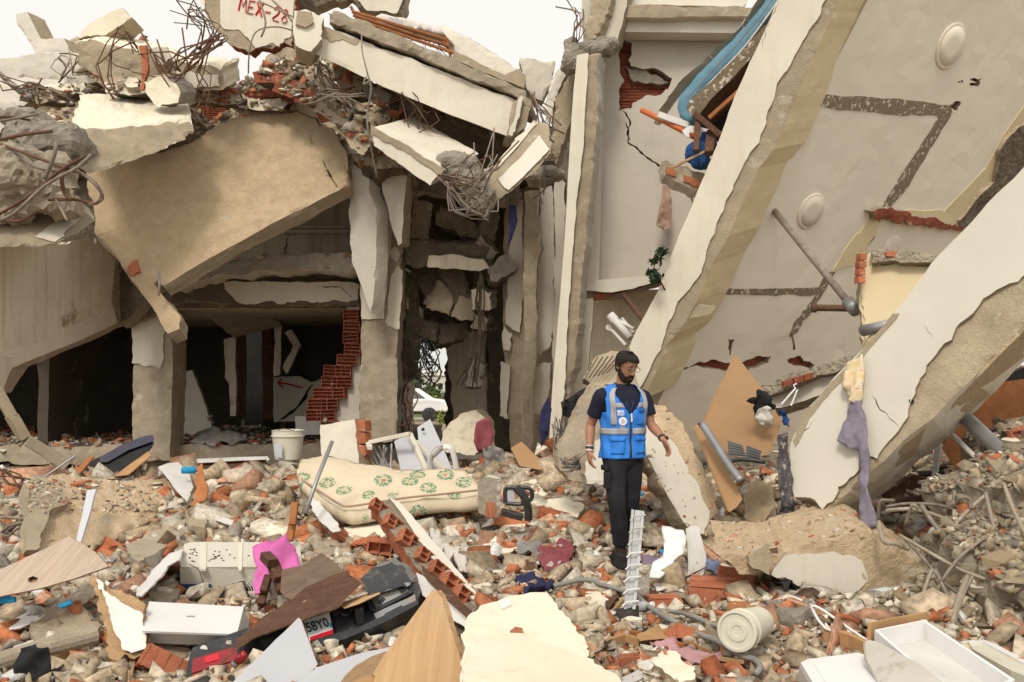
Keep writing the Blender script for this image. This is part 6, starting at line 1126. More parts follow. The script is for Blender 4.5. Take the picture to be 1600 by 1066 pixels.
o = slab('cabinet_board', [(616, 690), (636, 678), (664, 742), (640, 745), (628, 742)], up3((616, 690, 10.9), (636, 678, 10.9), (640, 745, 10.5)), Vector((0, .03, 0)), M['grey_board'], None, sp=.06, rough=.002); tag(o, 'pale narrow panel inside the tilted window frame', 'panel')
t = thing('plastic_chair', 'broken white plastic chair back standing on the rubble', 'chair', P(690, 735, 10.2))
for pts in ([(672, 738), (672, 720), (680, 702), (692, 698)], [(692, 698), (704, 700), (710, 715), (714, 738)], [(676, 712), (684, 704), (690, 699)]):
    b = MB(); b.tube(curve_pts([P(x, y, 10.2) for x, y in pts], 5), .045, 8, flat=.4); b.build('chair_leg', M['white_dull'], t, smooth=True)
board('wooden_board', 'brown board leaning at the foot of the alley', [(798, 700), (815, 690), (848, 722), (846, 735), (812, 728)], up3((798, 700, 11.2), (815, 690, 11.3), (846, 735, 10.6)), M['plywood'])
cloth('cloth', 'dark wine coloured cloth in the alley rubble', 'cloth', [(744, 660), (765, 652), (772, 680), (768, 702), (748, 708), (740, 690)], flat(12.4), M['maroon'], .06, 6, seed=8, sp=.05)
cloth('plastic_bag', 'grey plastic bag bundle at the foot of the alley', 'bag', [(754, 702), (768, 696), (786, 702), (790, 720), (778, 730), (758, 726)], flat(11.3), M['grey_cloth'], .08, 9, seed=9, sp=.04)
cloth('cloth', 'blue dark cloth strip hanging on the wall right of the alley', 'cloth', [(795, 318), (806, 322), (809, 345), (800, 372), (792, 390), (796, 360)], flat(13.2), M['navy'], .06, 8, seed=10, sp=.04)
cloth('cloth', 'dark cloth draped over debris left of the man', 'cloth', [(876, 628), (900, 615), (925, 600), (928, 612), (905, 632), (895, 655), (880, 650)], flat(9.4), M['black_cloth'], .08, 7, seed=11, sp=.04)
cloth('cloth', 'navy cloth hanging by the corner column foot', 'cloth', [(846, 640), (856, 620), (862, 640), (856, 680), (846, 700), (842, 670)], flat(10.9), M['navy'], .06, 8, seed=12, sp=.04)
t = thing('cable_tangle', 'tangle of dark cables hanging left of the man', 'cables', P(890, 700, 9)); rs = random.Random(9)
for i in range(22):
    pts = [P(865+rs.uniform(-4, 30), 660+rs.uniform(-10, 20), 9.1), P(872+rs.uniform(-8, 30), 700+rs.uniform(-12, 12), 9.0), P(895+rs.uniform(-15, 25), 730+rs.uniform(-12, 12), 8.8), P(915+rs.uniform(-25, 10), 715+rs.uniform(-15, 30), 8.8)]
    tube('cable', pts, .006, M['black_plastic' if i % 3 else 'steel'], t, 5, 5)
# ---- middle foreground things
cloth('cloth', 'dusty maroon cloth crumpled in the middle rubble', 'cloth', [(837, 868), (850, 858), (865, 850), (885, 846), (903, 848), (896, 858), (884, 866), (892, 880), (896, 889), (870, 890), (851, 887), (840, 878)], liep([(837, 868), (865, 850), (903, 848), (896, 889), (851, 887)], .95), M['maroon'], .07, 8, seed=21, sp=.03, dirv=(1, .5))
cloth('cloth', 'navy blue cloth crumpled above the big cream slab', 'cloth', [(805, 903), (820, 900), (837, 906), (850, 905), (866, 918), (852, 924), (835, 926), (817, 931), (822, 918), (808, 912)], liep([(805, 903), (837, 906), (866, 918), (817, 931)], .95), M['navy'], .07, 8, seed=22, sp=.03, dirv=(1, .5))
cloth('cloth', 'black cloth between maroon and navy cloths', 'cloth', [(854, 887), (870, 890), (892, 892), (895, 902), (880, 908), (862, 900)], liep([(854, 887), (892, 892), (895, 902), (862, 900)], .95), M['black_cloth'], .05, 8, seed=23, sp=.03, dirv=(1, .5))
cloth('cloth', 'grey cloth wrapped stone left of the maroon cloth', 'cloth', [(806, 856), (820, 844), (840, 842), (850, 852), (846, 862), (825, 862), (808, 864)], liep([(806, 856), (850, 852), (825, 864)], .93), M['grey_cloth'], .05, 8, seed=24, sp=.03)
cloth('cloth', 'long grey rag beside the brick wall strip', 'cloth', [(668, 836), (680, 833), (690, 845), (705, 860), (720, 872), (733, 888), (724, 894), (708, 880), (690, 866), (676, 850)], liep([(668, 836), (705, 860), (733, 888), (690, 866)], .93), M['white_cloth'], .06, 9, seed=25, sp=.03, dirv=(1, -.8))
cloth('cloth', 'lilac grey cloth behind the lattice strip', 'cloth', [(1002, 866), (1018, 868), (1030, 862), (1041, 864), (1038, 878), (1020, 886), (1004, 890)], liep([(1002, 866), (1041, 864), (1004, 890)], .95), M['lilac'], .05, 8, seed=26, sp=.03)
cloth('cloth', 'light blue shirt heap beside the lying beam', 'cloth', [(1096, 876), (1106, 870), (1122, 874), (1136, 886), (1128, 896), (1108, 898), (1098, 892)], liep([(1096, 876), (1136, 886), (1108, 898)], .95), M['blue_cloth'], .06, 8, seed=27, sp=.03)
cloth('cloth', 'dusty pink cloth half buried near the bottom edge', 'cloth', [(1015, 1000), (1040, 998), (1075, 1005), (1110, 1012), (1135, 1025), (1120, 1032), (1085, 1030), (1060, 1018), (1030, 1012)], liep([(1015, 1000), (1075, 1005), (1135, 1028), (1060, 1018)], .95), M['rose_cloth'], .05, 8, seed=28, sp=.03, dirv=(1, .5))
cloth('plastic_bag', 'black plastic bag crumpled in front of the lying beam', 'bag', [(1210, 905), (1225, 898), (1240, 902), (1252, 912), (1245, 922), (1225, 926), (1214, 918)], liep([(1210, 905), (1252, 912), (1225, 926)], .93), M['black_cloth'], .08, 10, seed=29, sp=.03)
cloth('white_sheet', 'white curved plastic sheet leaning behind the lattice strip', 'sheet', [(1034, 822), (1050, 822), (1068, 828), (1074, 840), (1068, 862), (1052, 882), (1030, 900), (1012, 902), (1020, 885), (1036, 868), (1038, 845)], up3((1034, 822, 7.0), (1070, 830, 6.9), (1020, 900, 6.3)), M['white_paint'], .03, 3, seed=30, sp=.03, dirv=(1, .8))
board('cabinet_board', 'curved cream plastic panel upright right of the lattice strip', [(1072, 826), (1090, 820), (1098, 845), (1104, 872), (1100, 895), (1090, 911), (1073, 911), (1076, 880)], up3((1072, 826, 7.0), (1090, 820, 7.0), (1080, 911, 6.5)), M['white_dull'], cat='board', jag=.004)
board('white_paper', 'white crumpled paper below the curved sheet', [(1022, 912), (1045, 902), (1062, 893), (1072, 905), (1050, 918), (1026, 924)], liep([(1022, 912), (1062, 893), (1072, 905), (1026, 924)], .96), M['white_paint'], cat='paper', rough=.015, sp=.04)
mat('clear_plastic', (.40, .41, .40), (.34, .35, .34), 8, (.25, .22, .18), .6, 8, rough=.25, spec=.6, bump=.15)
PL4 = up3((987, 796, 5.95), (1007, 800, 5.95), (975, 952, 5.65))
t = thing('plastic_lattice', 'grey translucent plastic lattice strip standing upright in front of the man', 'plastic strip', PL4(984, 950))
for a, c, e, g in (((987, 796), (991, 797), (979, 952), (975, 952)), ((1003, 798), (1007, 800), (993, 952), (988, 952)), ((992, 797), (1002, 798), (988, 952), (979, 952))):
    slab('rail' if a[0] != 992 else 'web', [a, c, e, g], Plane(*[(x, y, PL4.Y(x, y)+(.02 if a[0] == 992 else 0)) for x, y in ((987, 796), (1007, 800), (975, 952))]), Vector((0, .02 if a[0] != 992 else .004, 0)), M['clear_plastic'], t, sp=.1, rough=0)
for i in range(8):
    y = 806+i*19; x = 989-i*1.5; b = MB(); b.tube([PL4(x-5-i*.3, y+7)-Vector((0, .02, 0)), PL4(x, y)-Vector((0, .03, 0)), PL4(x+19, y-2)-Vector((0, .03, 0))], .006, 5, flat=.5); b.build('rung', M['white_dull'], t)
# buckets and cables right of the man
t = thing('bucket', 'beige lidded bucket lying on its side in the right rubble', 'bucket', P(1168, 985, 5)); kY = G(1168, 1004).y*.95; q = P(1186, 972, kY+.08)
ax = (P(1152, 986, kY-.17)-q); bucket(t, q, ax, .082, .10, ax.length, 'bucket_white', True)
tube('handle', [q+ax*.8+Vector((0, -.02, .1)), q+ax*.35+Vector((.03, -.1, .03)), q+ax*.45+Vector((.04, -.06, -.05)), q+ax*.8+Vector((.0, 0, -.1))], .004, M['steel'], t)
cab = [(848, 927), (875, 917), (906, 909), (925, 911), (940, 918), (965, 928), (992, 937), (1010, 948), (1028, 962), (1045, 972), (1066, 982), (1087, 994), (1120, 1010), (1156, 1030), (1178, 1040), (1188, 1056), (1180, 1064)]
tag(tube('cable', [G(x, y+8)*.98+Vector((0, 0, .075)) for x, y in cab], .017, M['grey_cloth'], None, 8, 5), 'thick dusty grey cable winding through the front right rubble', 'cable')
tag(tube('cable', [G(x, y+6)*.98+Vector((0, 0, .075)) for x, y in [(1028, 962), (1060, 964), (1090, 975), (1130, 990), (1155, 1002)]], .013, M['grey_cloth'], None, 8, 5), 'second dusty cable running beside the thick one to the bucket', 'cable')
for (pts, mmn, w_, lab) in (([(935, 1018), (975, 1002), (1000, 1010)], 'wood', .05, 'brown wood slat lying behind the small white plates'), ([(950, 992), (1010, 1000), (1068, 1018)], 'wood_orange', .045, 'long reddish wood slat at the bottom middle'), ([(930, 990), (960, 960), (980, 938)], 'splinter', .04, 'pale split wood left of the lattice foot'), ([(440, 1010), (452, 1000)], 'splinter', .02, 'tiny pale splinter by the pale lavender board'),
                             ([(1105, 985), (1160, 1000), (1205, 1012)], 'render', .06, 'beam shaped cream strip under the beige bucket'), ([(1290, 1000), (1330, 1015), (1365, 1030)], 'wood', .08, 'brown board end beside the white drawer'), ([(205, 1065), (212, 1030), (206, 1000)], 'splinter', .03, 'split pale wood stake beside the earthy rock'), ([(160, 835), (195, 815), (232, 795)], 'black_plastic', .012, 'thin black rod in the left rubble'), ([(345, 820), (375, 800), (405, 772)], 'wood', .03, 'thin brown plank in the left rubble'), ([(330, 815), (350, 800)], 'splinter', .015, 'small pale splinter in the left rubble'), ([(560, 870), (600, 880)], 'wood', .03, 'small brown slat under the hollow brick'), ([(1300, 1042), (1345, 1050)], 'wood', .04, 'brown slat below the hanger')):
    b = MB(); Q = [G(x, min(y, 1066))*.98+Vector((0, 0, .04)) for x, y in pts]
    for i in range(len(Q)-1): dv = Q[i+1]-Q[i]; b.box((Q[i]+Q[i+1])/2, (w_*.5, w_*1.3, dv.length*1.02), dv.to_track_quat('Z', 'Y').to_matrix())
    tag(b.build('wood_strip', M[mmn], None, bevel=.003), lab, 'wood strip')
lie('cracked_board', 'dark brown broken board in front of the lattice foot', 'board', [(945, 895), (965, 884), (973, 900), (968, 930), (950, 952), (945, 930)], [M['wood_dark'], M['wood_dark']], .02, .95, jag=.01, sp=.04)
lie('cracked_board', 'dusty brown board end beside the thick cable', 'board', [(995, 992), (1030, 975), (1078, 985), (1082, 994), (1040, 998), (1000, 1002)], [M['wood'], M['wood_dark']], .03, .95, jag=.015, sp=.04)
lie('cracked_board', 'dusty reddish board before the lying beam', 'board', [(1136, 935), (1180, 942), (1200, 952), (1205, 968), (1170, 962), (1138, 950)], [M['wood_orange'], M['wood']], .04, .95, jag=.01, sp=.04)
lie('cracked_board', 'small brown board left of the black cloth', 'board', [(820, 866), (834, 864), (838, 898), (828, 902), (822, 885)], [M['wood_dark'], M['wood']], .02, .95, jag=.008, sp=.04)
lie('cracked_board', 'brown board piece right of the lattice foot', 'board', [(998, 920), (1020, 915), (1030, 928), (1015, 934), (1000, 932)], [M['wood_dark'], M['wood']], .02, .95, jag=.008, sp=.04)
lie('vent_grille', 'small grey mesh tile left of the maroon cloth', 'grille', [(753, 880), (775, 872), (786, 884), (782, 892), (764, 892)], [M['grey_metal']], .02, .95, sp=.04)
lie('white_plate', 'oval white plastic cover by the pale split wood', 'cover', [(912, 962), (930, 955), (955, 953), (964, 957), (950, 964), (920, 967)], [M['white_dull']], .02, .95, sp=.04, rough=.006)
for (x, y, lab, mmn) in ((908, 838, 'clear plastic bottle standing in the rubble near the man', 'clear_plastic'), (812, 893, 'crushed clear bottle left of the navy cloth', 'clear_plastic'), (980, 960, 'clear plastic jar at the foot of the lattice strip', 'clear_plastic'), (1355, 940, 'clear plastic cup under the lying beam end', 'clear_plastic')):
    q = G(x, y)+Vector((0, 0, .03)); t = thing('plastic_bottle', lab, 'bottle', q); ax = Vector((.3, -.2, .5 if x == 908 else .12)).normalized()
    b = MB(); b.lathe(q, ax, [(.02, 0), (.034, .01), (.034, .13), (.014, .165), (.014, .18)], 14); b.build('bottle_body', M[mmn], t, smooth=True); b = MB(); b.lathe(q+ax*.18, ax, [(.017, 0), (.017, .018)], 12); b.build('cap', M['white_paint'], t)
# bent black car part
t = thing('car_part', 'bent black and grey car lamp frame in the rear middle rubble', 'car part', P(808, 800, 8.2))
b = MB(); b.tube(curve_pts([P(x, y, 8.1) for x, y in ((806, 762), (818, 775), (825, 795), (826, 813))], 5), .045, 8, flat=.5); b.build('arm', M['black_plastic'], t)
b = MB(); b.tube(curve_pts([P(x, y, 8.15) for x, y in ((790, 786), (790, 764), (805, 762), (828, 764), (830, 780), (812, 788), (790, 786))], 4), .02, 7); b.build('frame', M['black_plastic'], t)
slab('glass', [(792, 766), (804, 764), (804, 784), (793, 784)], flat(8.15), back(.02), M['grey_board'], t, sp=.1, rough=.001); b = MB(); b.box(P(800, 804, 8.05), (.2, .1, .06), Matrix.Rotation(R(15), 3, 'Y')); b.build('bracket', M['black_plastic'], t, bevel=.01)
o = slab('wall_fragment', [(746, 752), (758, 744), (778, 748), (776, 780), (774, 810), (758, 806), (747, 800)], up3((746, 752, 8.6), (778, 748, 8.6), (760, 808, 8.1)), Vector((.03, .12, 0)), [M['mortar'], M['plaster_clean']], None, jag=.015, sp=.04, rough=.01); tag(o, 'upright wall bit with ribbed brick face beside the mattress end', 'wall')
for i in range(3): slab('brick', [(759+i*5.5, 786), (763.5+i*5.5, 786), (763+i*5.5, 809), (758+i*5.5, 808)], flat(8.05), back(.05), M['brick'], o, jag=.003, sp=.05, rough=.002)
# ---- white drawer and trays lower right
t = thing('drawer', 'white wooden drawer lying open at the lower right', 'drawer', P(1480, 1050, 3.9))
A_, B_, C_, D_ = P(1366, 984, 4.35), P(1444, 968, 4.75), P(1586, 1062, 3.95), P(1500, 1100, 3.55)
hz = Vector((0, 0, -.10))
def wallp(a, c, name, m, th=.018):
    n = (c-a).cross(Vector((0, 0, 1))).normalized()*th; b = MB(); b.add([a, c, c+hz, a+hz, a+n, c+n, c+hz+n, a+hz+n], [(0, 1, 2, 3), (7, 6, 5, 4), (0, 4, 5, 1), (1, 5, 6, 2), (2, 6, 7, 3), (3, 7, 4, 0)]); return b.build(name, m, t, bevel=.002)
wallp(A_, B_, 'back_panel', M['white_paint']); wallp(B_, C_, 'side_panel', M['white_paint']); wallp(D_, A_, 'side_panel', M['white_paint']); wallp(C_, D_, 'front_panel', M['white_paint'])
b = MB(); z_ = hz*.96; b.add([A_+z_, B_+z_, C_+z_, D_+z_, A_+hz*1.06, B_+hz*1.06, C_+hz*1.06, D_+hz*1.06], [(3, 2, 1, 0), (4, 5, 6, 7), (0, 1, 5, 4), (1, 2, 6, 5), (2, 3, 7, 6), (3, 0, 4, 7)]); b.build('bottom', M['white_dull'], t)
b = MB(); dv = P(1448, 961, 4.82)-P(1358, 978, 4.4); b.box((P(1448, 961, 4.82)+P(1358, 978, 4.4))/2+Vector((0, 0, -.05)), (dv.length, .02, .13), dv.to_track_quat('X', 'Z').to_matrix()); b.build('wooden_front', M['wood'], t)
b = MB(); b.tube([P(1482, 1050, 3.95)+hz*.9, P(1500, 1058, 3.9)+hz*.9], .01, 5); b.build('chip', M['splinter'], t)
mat('acrylic', (.52, .49, .44), (.45, .42, .36), 4, (.38, .33, .26), .6, 3, rough=.2, spec=.6, bump=.04)
board('acrylic_cover', 'beige translucent cover leaning on the drawer at the bottom edge', [(1352, 1005), (1356, 1000), (1372, 1003), (1440, 1040), (1500, 1085), (1420, 1100), (1380, 1075), (1354, 1030)], up3((1352, 1003, 4.15), (1440, 1040, 3.75), (1380, 1085, 3.7)), M['acrylic'], cat='cover')
t2 = thing('white_tray', 'white plastic lid tray at the bottom edge left of the drawer', 'tray', P(1320, 1055, 3.9))
PT_ = up3((1251, 1035, 4.2), (1352, 1022, 4.3), (1300, 1085, 3.7))
slab('tray_top', [(1251, 1035), (1262, 1030), (1340, 1020), (1354, 1024), (1400, 1060), (1440, 1100), (1290, 1100)], PT_, Vector((0, .01, -.03)), M['white_paint'], t2, sp=.08, rough=.001)
slab('raised_panel', [(1272, 1038), (1340, 1028), (1385, 1062), (1410, 1095), (1310, 1095)], Plane(*[(x, y, PT_.Y(x, y)*.996) for x, y in ((1251, 1035), (1352, 1022), (1300, 1085))]), Vector((0, .0, -.02)), M['white_paint'], t2, sp=.08, rough=.001)
slab('tray_side', [(1250, 1036), (1290, 1100), (1295, 1130), (1246, 1060)], up3((1251, 1035, 4.2), (1290, 1100, 3.6), (1250, 1060, 4.2)), Vector((.02, .02, 0)), M['white_dull'], t2, sp=.08, rough=.001)
t3 = thing('white_tray', 'cream plastic tray with rubble in it right of the drawer', 'tray', P(1550, 1030, 4.6))
PT2 = up3((1505, 1006, 4.8), (1538, 1000, 5.0), (1600, 1035, 4.5))
slab('tray_top', [(1503, 1005), (1538, 1000), (1604, 1036), (1612, 1060), (1580, 1048)], PT2, Vector((0, .01, -.05)), M['bucket_white'], t3, sp=.08, rough=.001)
slab('tray_rim', [(1500, 1003), (1538, 997), (1608, 1034), (1602, 1038), (1537, 1003), (1510, 1008)], Plane(*[(x, y, PT2.Y(x, y)*.99) for x, y in ((1505, 1006), (1538, 1000), (1600, 1035))]), Vector((0, .0, -.03)), M['white_paint'], t3, sp=.08, rough=.001)
board('square_tile', 'white square tile leaning in the rebar right of the lying beam', [(1448, 845), (1458, 824), (1482, 822), (1484, 858), (1456, 858)], up3((1448, 845, 6.2), (1482, 822, 6.3), (1480, 858, 6.1)), M['white_dull'], cat='tile', d=Vector((0, .04, -.01)))
for k, pts in enumerate(([(1267, 947), (1280, 950), (1318, 976), (1358, 1004), (1340, 996), (1290, 982), (1267, 948)], [(1290, 975), (1296, 984), (1304, 982), (1300, 976)])):
    tag(tube('clothes_hanger' if k == 0 else 'hanger_hook', [P(x, y, 5.2-.008*(y-947)) for x, y in pts], .008, M['white_paint'], None, 6, 3), ['white wire hanger loop lying on the pale rubble', 'white hanger hook on the pale rubble'][k], 'hanger')
# lower left odds
b = MB(); b.tube([P(-20, 1040, 4.6), P(60, 1015, 4.8), P(150, 992, 5.0)], .05, 12); tag(b.build('pole', M['concrete'], None), 'grey dusty pole lying at the lower left corner', 'pole')
cloth('cloth', 'dark grey cloth hanging from the dusty pole at lower left', 'cloth', [(30, 1015), (50, 1010), (70, 1014), (74, 1045), (72, 1090), (20, 1090), (24, 1050)], flat(4.55), M['black_cloth'], .05, 12, seed=33, sp=.02)
board('plank', 'orange wood plank upright behind the dusty pole', [(73, 1022), (82, 1016), (106, 1018), (98, 1045), (86, 1085), (70, 1085)], flat(4.95), M['wood'], cat='plank')
board('blue_strip', 'bright blue strip at the left edge', [(-10, 930), (22, 932), (22, 940), (-10, 944)], flat(5.5), M['teal'], cat='strip')
board('blue_strip', 'small bright blue bit above the sandy rock', [(88, 946), (110, 938), (112, 944), (95, 950)], flat(5.3), M['teal'], cat='strip')
lie('white_sheet', 'torn white sheet above the sandy rock at the left edge', 'sheet', [(10, 985), (25, 965), (50, 952), (40, 962), (70, 960), (58, 970), (30, 982)], [M['white_paint']], .01, .95, jag=.01, sp=.03, rough=.01)
lie('white_sheet', 'dull white sheet below the sandy rock at lower left', 'sheet', [(14, 1020), (25, 1004), (60, 998), (76, 1002), (60, 1012), (30, 1016)], [M['white_dull']], .01, .95, jag=.01, sp=.03, rough=.01)
lie('white_sheet', 'pale flat shard in the left rubble by the squarish rock', 'sheet', [(314, 786), (330, 796), (345, 808), (365, 812), (362, 822), (340, 814), (322, 806)], [M['white_dull']], .01, .95, jag=.01, sp=.03, rough=.004)
# ============================================================ HEAP behind the hanging slab, upper left
hp = slab('rubble_heap', [(-60, 128), (60, 122), (125, 66), (200, 66), (260, 88), (330, 100), (350, 145), (470, 60), (560, 100), (580, 150), (640, 200), (640, 262), (585, 262), (540, 250), (480, 220), (400, 230), (300, 250), (150, 250), (-60, 260)],
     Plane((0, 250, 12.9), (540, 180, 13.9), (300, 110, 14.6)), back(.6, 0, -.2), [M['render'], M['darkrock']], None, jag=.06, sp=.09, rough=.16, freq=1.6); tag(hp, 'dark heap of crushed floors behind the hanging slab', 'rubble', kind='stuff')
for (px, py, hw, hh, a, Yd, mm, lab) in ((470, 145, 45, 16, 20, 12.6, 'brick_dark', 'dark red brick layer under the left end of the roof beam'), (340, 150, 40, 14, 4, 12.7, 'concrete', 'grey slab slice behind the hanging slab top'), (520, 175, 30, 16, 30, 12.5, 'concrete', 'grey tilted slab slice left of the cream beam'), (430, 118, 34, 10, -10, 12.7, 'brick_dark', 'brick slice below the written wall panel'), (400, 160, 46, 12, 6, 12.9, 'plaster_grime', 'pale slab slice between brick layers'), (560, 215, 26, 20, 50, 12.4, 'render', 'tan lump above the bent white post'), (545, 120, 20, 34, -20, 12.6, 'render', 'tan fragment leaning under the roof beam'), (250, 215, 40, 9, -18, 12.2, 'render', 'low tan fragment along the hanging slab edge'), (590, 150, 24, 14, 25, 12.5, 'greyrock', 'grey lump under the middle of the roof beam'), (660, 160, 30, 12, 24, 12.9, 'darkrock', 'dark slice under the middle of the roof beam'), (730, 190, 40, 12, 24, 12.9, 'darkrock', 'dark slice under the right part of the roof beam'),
                                        (100, 140, 40, 10, -4, 12.2, 'plaster_cream', 'cream slab slice behind the cream topped beam'), (60, 148, 26, 14, 8, 11.7, 'render', 'sandy lump under the wall strip at upper left'), (200, 138, 40, 10, 2, 12.0, 'plaster_cream', 'flat cream fragment above the cream topped beam')):
    r_ = R(a); ca, sa = math.cos(r_), math.sin(r_); pts = [(px+x*ca-y*sa, py+x*sa+y*ca) for x, y in ((-hw, -hh), (hw*.8, -hh*.9), (hw, hh*.6), (hw*.2, hh), (-hw*.95, hh*.8))]
    o = slab('broken_slab', pts, tilt(Yd, px, py, .2, -.3), back(.4, .1, .05), [M[mm], M['darkrock']], None, jag=.04, sp=.06, rough=.025, chip=.05); tag(o, lab, 'concrete slab')
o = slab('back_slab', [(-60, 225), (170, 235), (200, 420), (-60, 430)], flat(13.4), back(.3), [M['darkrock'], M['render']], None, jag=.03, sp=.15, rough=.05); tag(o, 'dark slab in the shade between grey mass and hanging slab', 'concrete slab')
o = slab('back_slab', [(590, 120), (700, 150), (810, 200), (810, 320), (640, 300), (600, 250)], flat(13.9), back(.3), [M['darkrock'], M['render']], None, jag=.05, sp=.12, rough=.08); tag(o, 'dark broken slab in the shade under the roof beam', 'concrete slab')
# ============================================================ LOOSE RUBBLE
bpy.context.view_layer.update()
DG = bpy.context.evaluated_depsgraph_get()
def hit(px, py):
    d = Vector(((px-CX)/F, 1, -(py-HY)/F)).normalized()
    ok, loc, n, _, ob, _ = S.ray_cast(DG, Vector((0, 0, CZ)), d)
    if ok:
        t = ob
        while t.parent: t = t.parent
        return loc, n, t
    return None, None, None
rg_ = random.Random(77); rn = np.random.RandomState(77)
def hull(npts, flat_=1., seed=0, sharp=.82):
    r = random.Random(seed); bm = bmesh.new()
    for i in range(npts):
        v = Vector((r.uniform(-1, 1), r.uniform(-1, 1), r.uniform(-1, 1)))
        m_ = max(abs(c) for c in v); v = v/m_*r.uniform(sharp, 1); v.z *= flat_; v.x *= 1.2; v.y *= .85
        bm.verts.new(v*.5)
    res = bmesh.ops.convex_hull(bm, input=bm.verts[:]); bmesh.ops.delete(bm, geom=list({g for g in res['geom_interior']+res['geom_unused'] if isinstance(g, bmesh.types.BMVert)}), context='VERTS')
    bmesh.ops.triangulate(bm, faces=bm.faces[:])
    V = np.array([v.co[:] for v in bm.verts]); bm.verts.ensure_lookup_table(); bm.normal_update(); nn = np.array([v.normal[:] for v in bm.verts]); V = V+nn*(.03*fbm(V*3+seed, seed, 3))[:, None]
    me = bpy.data.meshes.new('rubble'); me.from_pydata(V.tolist(), [], [[v.index for v in f.verts] for f in bm.faces]); bm.free(); return me
def flatpiece(seed, th, mats):
    r = random.Random(seed); n = r.choice((4, 5, 5, 6, 7)); a0 = r.uniform(0, 6)
    pts = [Vector((math.cos(a0+6.283*i/n+r.uniform(-.35, .35))*r.uniform(.4, .6), math.sin(a0+6.283*i/n)*r.uniform(.28, .48), 0)) for i in range(n)]
    V, Fc, cl = geo(pts, (0, 0, -th), jag=.05, sp=.2, rough=.012, chip=.02, seed=seed, freq=4)
    if (np.array([(V[f[1]]-V[f[0]]).tolist() for f in Fc[:1]])).size and cl[0] == 0:
        a = V[Fc[0]]; nz = np.cross(a[1]-a[0], a[2]-a[0])[2]
        if nz < 0: V[:, 2] *= -1; Fc = [list(f)[::-1] for f in Fc]
    me = bpy.data.meshes.new('rubble'); me.from_pydata((V-V.mean(0)).tolist(), [], [list(map(int, f)) for f in Fc])
    for m in mats: me.materials.append(m)
    me.polygons.foreach_set('material_index', np.array([min(c, 1) for c in cl], np.int32)); return me
def brickmesh(seed):
    r = random.Random(seed); b = MB(); w_, d_, h_ = r.uniform(.7, 1.1), r.uniform(.45, .75), r.uniform(.12, .4)
    if seed % 3 == 0:
        b = brick_geo(w_, .4, d_*.7, 2, 1, .05, seed, .03, False)
    else:
        b.box((0, 0, 0), (w_, d_, h_)); n = 4
        for i in range(n): b.box((r.uniform(-.03, .03), -d_/2+d_*(i+.5)/n, h_/2+.012), (w_*r.uniform(.7, .98), d_/n*.6, .04))
        b.V = [(x+r.uniform(-.05, .05)+(.12*y if x > 0 else 0), y+r.uniform(-.05, .05), z+r.uniform(-.02, .02)) for x, y, z in b.V]
    me = bpy.data.meshes.new('rubble'); me.from_pydata(b.V, [], b.F); me.materials.append(M['brick']); return me
LIB = {}
for mm in ('render', 'concrete', 'greyrock', 'sandy'):
    LIB['lump_'+mm] = [hull(r_, fl, sd+hash(len(mm))) for sd, (r_, fl) in enumerate(((9, .45), (10, .35), (11, .75), (10, .3), (9, .6), (12, .4)))]
    for me in LIB['lump_'+mm]: me.materials.append(M[mm])
LIB['white'] = [flatpiece(100+i, (.12, .2, .3)[i % 3], [M['plaster_cream'], M['render']]) for i in range(9)]
LIB['grey'] = [flatpiece(130+i, (.08, .2, .3)[i % 3], [M['plaster_grey'], M['concrete']]) for i in range(6)]
LIB['thin'] = [flatpiece(160+i, .035, [M['white_dull'], M['splinter']]) for i in range(5)]
LIB['brick'] = [brickmesh(200+i) for i in range(12)]
LAND = [(100, 940, 'beside the knot hole board'), (60, 1030, 'in the lower left corner'), (300, 820, 'above the air conditioner'), (180, 780, 'on the low sand coloured wall'), (430, 760, 'left of the wreath mattress'), (360, 760, 'below the long brown board'), (560, 870, 'around the white tiled slab'), (690, 850, 'beside the brick wall strip'), (640, 950, 'by the crushed car'),
        (800, 720, 'at the foot of the alley'), (860, 760, 'behind the square white slab'), (850, 830, 'behind the maroon cloth'), (780, 900, 'left of the navy cloth'), (900, 900, 'around the maroon cloth'), (960, 800, 'at the legs of the man'), (960, 980, 'right of the cream slab'), (1050, 930, 'around the lattice strip'), (1060, 1040, 'at the bottom edge past the cream slab'), (1140, 850, 'behind the light blue shirt'),
        (1150, 940, 'before the lying beam'), (1230, 990, 'between bucket and hanger'), (1200, 1040, 'below the beige bucket'), (1320, 960, 'along the foot of the lying beam'), (1500, 720, 'under the grey plastic pipe'), (1540, 880, 'on the rough mass at right'), (1420, 820, 'in the rebar by the square tile'), (1120, 720, 'beside the large wooden board'), (1060, 640, 'under the tilted ceiling'),
        (100, 670, 'on the floor of the dark left bay'), (450, 390, 'on the ledge under the hanging slab'), (250, 170, 'along the top of the hanging slab'), (80, 150, 'on the heap at upper left'), (700, 700, 'by the tilted window frame'), (400, 690, 'on the floor of the middle bay'), (250, 960, 'around the white box'), (880, 680, 'by the cable tangle')]
ADJ = {'lump_render': ('sandy lump', 'rubble'), 'lump_concrete': ('grey brown concrete lump', 'rubble'), 'lump_greyrock': ('rough grey concrete lump', 'rubble'), 'lump_sandy': ('yellowish lump', 'rubble'), 'white': ('white faced plaster chunk', 'plaster'), 'grey': ('grey plaster flake', 'plaster'), 'thin': ('thin pale board scrap', 'scrap'), 'brick': ('red brick piece', 'brick')}
NM = {'white': 'plaster_chunk', 'grey': 'plaster_flake', 'thin': 'board_scrap', 'brick': 'brick_piece'}
count = {}; placed = [(305, 925, 150), (380, 915, 150), (497, 990, 60), (600, 945, 60), (560, 975, 50), (1250, 890, 40), (1150, 985, 50)]
